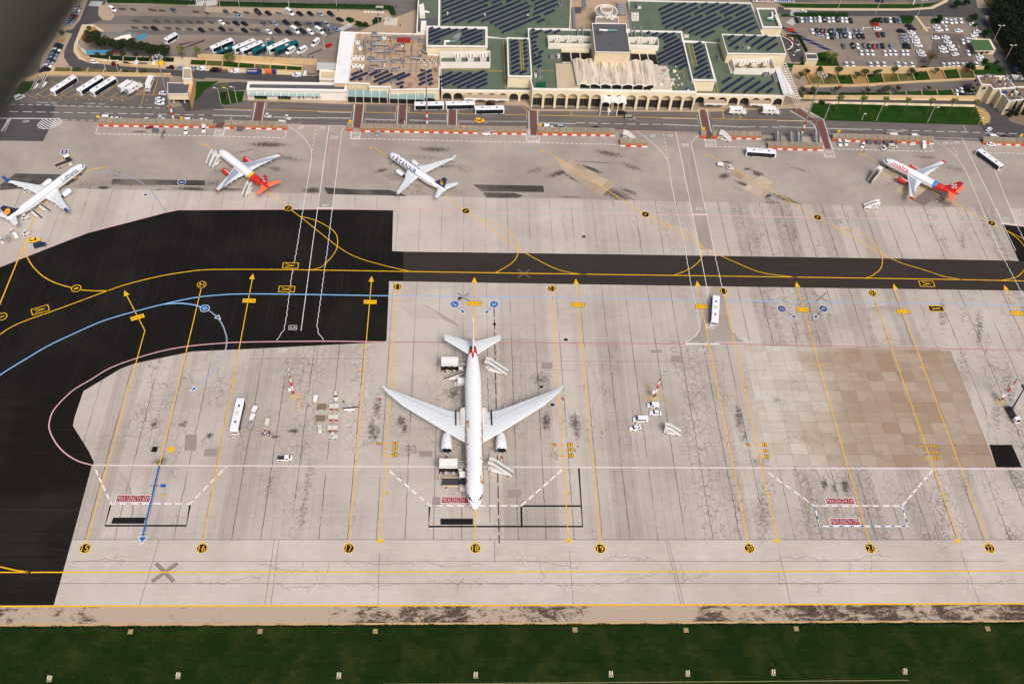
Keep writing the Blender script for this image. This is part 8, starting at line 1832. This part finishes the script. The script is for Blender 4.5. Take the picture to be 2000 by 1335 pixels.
for pr,u,v,h_,lab in((pa,1079,892,.3,'person in hi-vis vest, leftmost of the group right of the big airliner'),(pa,1087,889,1.2,'person in hi-vis vest beside the yellow line, upper of the group'),(pa,1088,897,2.2,'person in hi-vis vest beside the yellow line, lower of the group'),(pa,1124,882,.9,'person in hi-vis vest just right of the yellow boards'),(pa,1130,874,2.9,'person in hi-vis vest right of the yellow boards, farther up'),(pa,1177,846,0,'person in hi-vis vest walking alone towards line 19'),(pa,856,935,.4,'person in hi-vis vest left of the roller deck loader'),(pa,675,789,1.4,'person in hi-vis vest on the luggage belt'),(pb,671,787,2.4,'person in dark clothes on the luggage belt'),(pa,660.5,803,.4,'person in hi-vis vest below the luggage belt'),(pa,167,402,1.0,'person in green-yellow vest under the wing of the leftmost airliner'),(pa,767.5,311,.5,'person in hi-vis vest at the folding steps'),(pa,ZF2(710,580)[0][0],ZF2(710,580)[0][1],.5,'person in hi-vis vest by the nose of the rightmost airliner'),(po,ZF2(425,388)[0][0],ZF2(425,388)[0][1],1.5,'person in orange at the end of the yellow line, right stand'),(po,1689,172,.5,'person in orange overalls on the right lane'),(pc,484.6,236,0,'person in pale shirt by the left red crossing'),(pb,784.5,238,0,'person in dark clothes on the third red crossing'),(pa,328,212,0,'person in hi-vis beside the foot of the left mast')):
 place(pr,u,v,h_,lab,'person','people on the apron')
dp=[pb,pc,pb]
for i,(a,b)in enumerate(sorted(((340,548),(400,552),(420,540),(545,552),(575,540),(685,548),(695,555),(740,555),(815,560),(925,545),(940,560),(1000,562),(1045,565),(385,535),(655,385),(675,390)))):
 u,v=ZB(a,b)[0];place(dp[i%3],u,v,random.random()*6,f'person in {"pale" if i % 3 == 1 else "dark"} clothes by the coaches, {ORD[i]} from the left','person','people waiting by the coaches')
for i,(a,b)in enumerate(sorted(((1290,118),(1848,75),(1678,155),(1778,208),(1888,262),(1905,165),(1457,298),(1690,100)))):
 u,v=ZB(a,b)[0];place(dp[i%3],u,v,random.random()*6,f'person walking on the plaza beside the terminal, {ORD[i]} from the left','person','people on the plaza')
for u,v,lab in((1757,115,'person crossing the right car park between the last rows'),(1715,180,'person in dark clothes on the lane above the palms')):place(pb,u,v,1,lab,'person')
# ================================================================ trees and shrubs
def leafm(name,rgb,alt):
 m,t,b=new_mat(name);oi=N(t,'NewGeometry');pos=oi.outputs['Position']
 wn=oi.outputs['Random Per Island']
 col=mixc(t,wn,lin(rgb),lin(alt));col=mixc(t,1.0,col,mth(t,'MULTIPLY_ADD',noise(t,pos,.5,4),1.0,.5),'MULTIPLY')
 t.links.new(col,b.inputs['Base Color']);b.inputs['Roughness'].default_value=.75;b.inputs['Specular IOR Level'].default_value=.2;return m
m_lf=leafm('olive_leaves',(48,62,34),(84,92,56));m_pine=leafm('pine_needles',(26,36,18),(52,62,30));m_palm=leafm('palm_fronds',(50,64,28),(110,116,52));m_hedge=leafm('hedge_leaves',(14,38,12),(38,72,24));m_cyp=leafm('cypress_leaves',(14,24,12),(28,40,20));m_bark=mk('bark',(104,84,62),.9,.2,3)
def leaves(mb,blobs,n,size,mat,rr):
 for i in range(n):
  cx_,cy_,cz_,r_=rr.choice(blobs);d=Vector((rr.gauss(0,1),rr.gauss(0,1),rr.gauss(0,1))).normalized()*r_*rr.uniform(.35,1)**.6
  c=Vector((cx_,cy_,cz_))+Vector((d.x,d.y,d.z*.8));a=Vector((rr.gauss(0,1),rr.gauss(0,1),rr.gauss(0,.6))).normalized();b=a.cross(Vector((rr.gauss(0,1),rr.gauss(0,1),1))).normalized();s=size*rr.uniform(.6,1.4)
  mb.face([c-a*s,c+b*s*.7,c+a*s,c-b*s*.7],mat)
def tree_proto(kind,h,r,n,mat,size,seed,th=.35,flat=.6):
 rr=random.Random(seed);root=empty(kind);mb=MB();top=h-r*.7
 mb.tube((0,0,0),(.15,.1,top*.55),.13*r**.5+.08,m_bark,r1=.12,n=7);blobs=[]
 for i in range(7 if r>2 else 5):
  a=i*2.4+rr.random();q=r*rr.uniform(.25,.7);c=(q*math.cos(a),q*math.sin(a),top+rr.uniform(-.35,.45)*r*flat)
  mb.tube((.15,.1,top*rr.uniform(.4,.6)),c,.12,m_bark,r1=.04,n=5);blobs.append((*c,r*rr.uniform(.35,.58)))
 blobs.append((0,0,top+.1*r,r*.55));mb.build('trunk',root);mb=MB();leaves(mb,blobs,n,size,mat,rr);mb.build('crown',root);return root
def palm_proto(h,seed,fr=2.2):
 rr=random.Random(seed);root=empty('palm_tree');mb=MB()
 for i in range(8):mb.tube((.06*math.sin(i),0,i*h/8),(.06*math.sin(i+1),0,(i+1)*h/8),.26-.012*i,m_bark,r1=.25-.012*i,n=7)
 mb.build('trunk',root);mb=MB()
 for k in range(26):
  a=k*2.39;up=rr.uniform(-.6,.9);L=fr*rr.uniform(.8,1.1);pts=[]
  for j in range(5):f=j/4;pts.append(Vector((math.cos(a)*L*f*math.cos(up*.6),math.sin(a)*L*f*math.cos(up*.6),h+L*(math.sin(up)*f*.8-.55*f*f))))
  sd=Vector((-math.sin(a),math.cos(a),0))
  for j in range(4):
   for q in range(2):
    wv=(.10,.5,.55,.4,.08)[j]*.8;wv2=(.10,.5,.55,.4,.08)[j+1]*.8;s=1 if q else-1
    mb.face([pts[j],pts[j+1],pts[j+1]+sd*s*wv2-Vector((0,0,wv2*.5)),pts[j]+sd*s*wv-Vector((0,0,wv*.5))],m_palm)
 mb.build('crown',root);return root
pine=tree_proto('pine_tree',9.5,3.9,1500,m_pine,.34,3,flat=.4);pine2=tree_proto('pine_tree',9,3.3,1300,m_pine,.34,8,flat=.4);oli=tree_proto('olive_tree',4.6,1.9,600,m_lf,.24,5);bush=tree_proto('shrub',2.2,1.3,420,m_lf,.2,9);rnd_=tree_proto('round_tree',5.2,2.7,1100,m_hedge,.27,12);bushg=tree_proto('shrub',1.8,1.2,400,m_hedge,.2,14);dark=tree_proto('woodland_tree',9,4.6,1500,m_cyp,.42,17,flat=.5)
palm=palm_proto(9.5,4);palms=palm_proto(6.2,6,2.0);palmb=palm_proto(5.0,9,3.4)
def plant(pr,Z,lst,lab,cat,grp,sc=(.9,1.1)):
 for i,(a,b)in enumerate(sorted(lst)):s=random.uniform(*sc);place(pr,*Z(a,b)[0],random.random()*6,lab.format(ORD[i]if i<18 else str(i)),cat,grp,sc=s)
plant(pine,ZA,[(935,490),(1045,520),(1195,530),(1300,545),(1520,585),(1600,590)],'dark pine by the building site, {} of the larger ones from the left','tree','pines beside the building site')
plant(pine2,ZA,[(990,510),(1120,525),(1385,560),(1455,575)],'smaller dark pine by the building site, {} from the left','tree','smaller pines beside the building site')
plant(palm,ZE,[(155,1080),(378,1088),(808,1100),(1035,1105),(1240,1108),(1460,1118)],'tall palm on the big lawn, {} from the left','palm','palms on the big lawn',(.92,1.0));plant(palm,ZE,[(595,1095)],'tall palm leaning over the lawn, between the second and third neighbours','palm','palms on the big lawn',(.94,.96))
plant(palms,ZA,[(1762,568),(1925,575)],'slim palm on a grass plot by the left car park, {} from the left','palm','palms by the left car park',(1,1.05));plant(palmb,ZB,[(248,610)],'shaggy date palm before the coaches','palm',None,(1,1));plant(palms,ZB,[(215,955)],'palm on the grass island by the low wing','palm',None,(1.2,1.2))
plant(palms,ZE,[(60,615),(118,620)],'slim palm behind the cream hut, {} from the left','palm','palms behind the cream hut',(.95,1.05))
plant(oli,ZE,[(0,735),(80,770),(242,780),(355,770),(430,750),(525,755),(715,720),(880,745),(960,745),(1120,720),(180,725),(565,725),(640,905),(150,900),(455,920),(600,915),(745,895),(1040,885)],'olive tree on the sloping plots, {} from the left','tree','olive trees on the plots',(.7,1.15))
plant(oli,ZD,[(1790,770),(1850,740),(1970,720),(1810,920),(1900,930)],'grey-green tree by the pergola, {} from the left','tree','trees by the pergola',(.9,1.2))
plant(rnd_,ZE,[(1145,215),(1470,215),(1320,90),(1600,365),(1435,700),(1410,60)],'dark round tree around the hire car park, {} from the left','tree','round trees round the hire car park',(.8,1.15))
plant(bushg,ZE,[(545,215),(1600,605),(1715,615),(1625,665),(1745,690),(1010,665),(1500,260),(20,1010)],'green shrub around the right car park, {} from the left','shrub','shrubs round the right car park',(1,1.6))
plant(bushg,ZB,[(1385,195),(1410,200),(1475,230),(1505,240),(1550,245),(1660,200),(1690,190),(1635,215)],'small shrub in the plaza flower beds, {} from the left','shrub','shrubs in the flower beds',(.7,1.1))
plant(bush,ZA,[(600,340),(865,290),(845,330),(830,380),(755,705),(1215,705),(1385,715),(940,545),(1065,545),(1185,540),(1320,545)],'shrub near the coach park, {} from the left','shrub','shrubs near the coach park',(.8,1.5))
place(oli,*ZB(1425,870)[0],0,'grey-green round tree before the low wing','tree',None,sc=1.0,z=0)
bt=empty('bare_tree');mb=MB();rr=random.Random(2)
for i in range(60):
 a=rr.random()*6.28;u_=rr.uniform(.3,1.2);p0=Vector((0,0,2+rr.random()*1.5));p1=p0+Vector((math.cos(a)*2.2*math.cos(u_),math.sin(a)*2.2*math.cos(u_),2*math.sin(u_)));mb.tube(p0,p1,.06,m_bark,r1=.03,n=4)
 for k in range(3):p2=p1+Vector((rr.gauss(0,1),rr.gauss(0,1),rr.uniform(.2,1.2)));mb.tube(p1,p2,.03,m_bark,r1=.012,n=3)
mb.build('branches',bt);mb=MB();mb.tube((0,0,0),(0,0,3),.25,m_bark,r1=.15);mb.build('trunk',bt);place(bt,1812,128,0,'leafless brown tree among the white hire cars','tree',sc=1.5)
rw=random.Random(7)
wood=[(u,v)for u,v in((1938,48),(1952,40),(1968,36),(1985,32),(1998,30),(1948,62),(1962,55),(1978,52),(1995,50),(1958,76),(1972,70),(1990,68),(1966,92),(1982,86),(1998,84),(1974,108),(1988,102),(2002,100),(1982,124),(1996,118),(1990,140),(2004,134),(1945,30),(1962,14),(1976,10),(1990,12),(1948,20),(2000,152))]
for i,(u,v)in enumerate(wood):place(dark,u,v+5,rw.random()*6,f'dark woodland tree at the right edge, {ORD[i % 14]} in the {"nearer" if i >= 14 else "farther"} half','tree','woodland at the right edge',sc=rw.uniform(.8,1.15))
cy=empty('cypress');mb=MB();leaves(mb,[(0,0,z,1.3*(1-z/10.5)+.2)for z in(1,2,3,4,5,6,7,8,9)],1400,.22,m_cyp,random.Random(4));mb.build('crown',cy);mb=MB();mb.tube((0,0,0),(0,0,2),.2,m_bark);mb.build('trunk',cy)
for i,(u,v)in enumerate(((1970,228),(1983,226),(1999,224))):place(cy,u,v,i,f'dark cypress before the house wall, {ORD[i]} from the left','cypress','cypresses before the house')
def hedge(pts,w_,h,lab,name='hedge',n=26):
 mb=MB();p=W(pts);rr=random.Random(len(lab));L=0
 for(x0,y0),(x1,y1)in zip(p,p[1:]):
  l=math.hypot(x1-x0,y1-y0);d=Vector((x1-x0,y1-y0)).normalized();nn=Vector((-d.y,d.x))*w_/2
  mb.prism([(x0-nn.x*.8,y0-nn.y*.8),(x1-nn.x*.8,y1-nn.y*.8),(x1+nn.x*.8,y1+nn.y*.8),(x0+nn.x*.8,y0+nn.y*.8)],0,h*.85,m_hedge)
  for i in range(int(l*n)):
   f=rr.random();q=rr.uniform(-1,1);x,y=x0+(x1-x0)*f+nn.x*q,y0+(y1-y0)*f+nn.y*q;z=h*rr.uniform(.6,1.1)if abs(q)<.85 else h*rr.uniform(.05,1.0)
   c=Vector((x,y,z));a=Vector((rr.gauss(0,1),rr.gauss(0,1),rr.gauss(0,.5))).normalized()*.26;b=a.cross(Vector((rr.gauss(0,1),rr.gauss(0,1),1))).normalized()*.2;mb.face([c-a,c+b,c+a,c-b],m_hedge)
 return tag(mb.build(name),lab,'hedge')
hedge(ZB(130,50,500,58,1000,72,1700,84,1800,90),2.6,1.8,'long clipped hedge along the top of the left car park');hedge(ZA(1040,20,1400,25,1890,42),2.4,1.6,'clipped hedge at the top left of the car park');hedge(ZB(1800,90,1820,150),3.0,2.0,'short bushy hedge turning the plaza corner')
hedge(ZR1(250,245,1080,250),2.4,1.6,'clipped hedge above the top row of the right car park');hedge(ZR1(1910,300,2100,310),3.0,1.8,'hedge block between the car park lanes');hedge(ZR1(130,578,320,590,440,820),1.0,1.4,'thin hedge edging the cafe terrace');hedge(ZE(200,925,670,930),1.6,1.6,'dark hedge along the wall behind the palms');hedge(ZE(-100,918,100,920),1.6,1.6,'low hedge right of the pergola')
vr=RC.T
def camp(u,v,dist):d=vr@np.array([(u-1000)/FPX,(v-667.5)/FPX,1.0]);return Vector((float(d[0]*dist),float(d[1]*dist),CAMH+float(d[2]*dist)))
mb=MB();D0=.75
axis=[(-380,530),(-190,258),(-84,92),(14,-50),(106,-175),(260,-380)];wr_=[92,96,98,98,98,96]
fw=Vector([float(q)for q in RC[2]]);rings=[]
for i,(u,v)in enumerate(axis):
 c=camp(u,v,D0);a=camp(*axis[max(0,i-1)],D0);b=camp(*axis[min(5,i+1)],D0);t_=(b-a).normalized();s_=t_.cross(fw).normalized();f_=s_.cross(t_).normalized();r_=wr_[i]*D0/FPX
 rings.append([c+s_*r_*math.cos(k*PI/12)+f_*r_*2.2*math.sin(k*PI/12)for k in range(24)])
mb.loft(rings,mk('strut_grey',(84,84,74),.7,.05,6));o=mb.build('aircraft_strut',smooth=True)
tag(o,'blurred dark grey aircraft strut filling the upper left corner, nearest of all','strut')
mb=MB();rr=random.Random(31)
for i in range(5200):
 x=rr.uniform(-150,200);y=122.4-abs(rr.gauss(0,.35))+.25*math.sin(x*.7)*math.sin(x*.13+2);s=rr.uniform(.12,.34);a=rr.random()*3.14
 mb.face([(x-s*math.cos(a),y-s*math.sin(a),.13),(x+s*math.cos(a),y+s*math.sin(a),.13),(x+.1*s,y+.2*s,.13+s*1.0)],m_grass)
for i in range(5000):
 x,y=rr.uniform(-150,200),rr.uniform(100,122);s=rr.uniform(.1,.3);a=rr.random()*3.14
 mb.face([(x-s*math.cos(a),y-s*math.sin(a),.02),(x+s*math.cos(a),y+s*math.sin(a),.02),(x,y,.02+s)],m_grass if i%5 else m_dryg)
o=mb.build('grass_tufts');tag(o,'ragged tufts of grass along the airfield verge','grass');o['kind']='stuff'
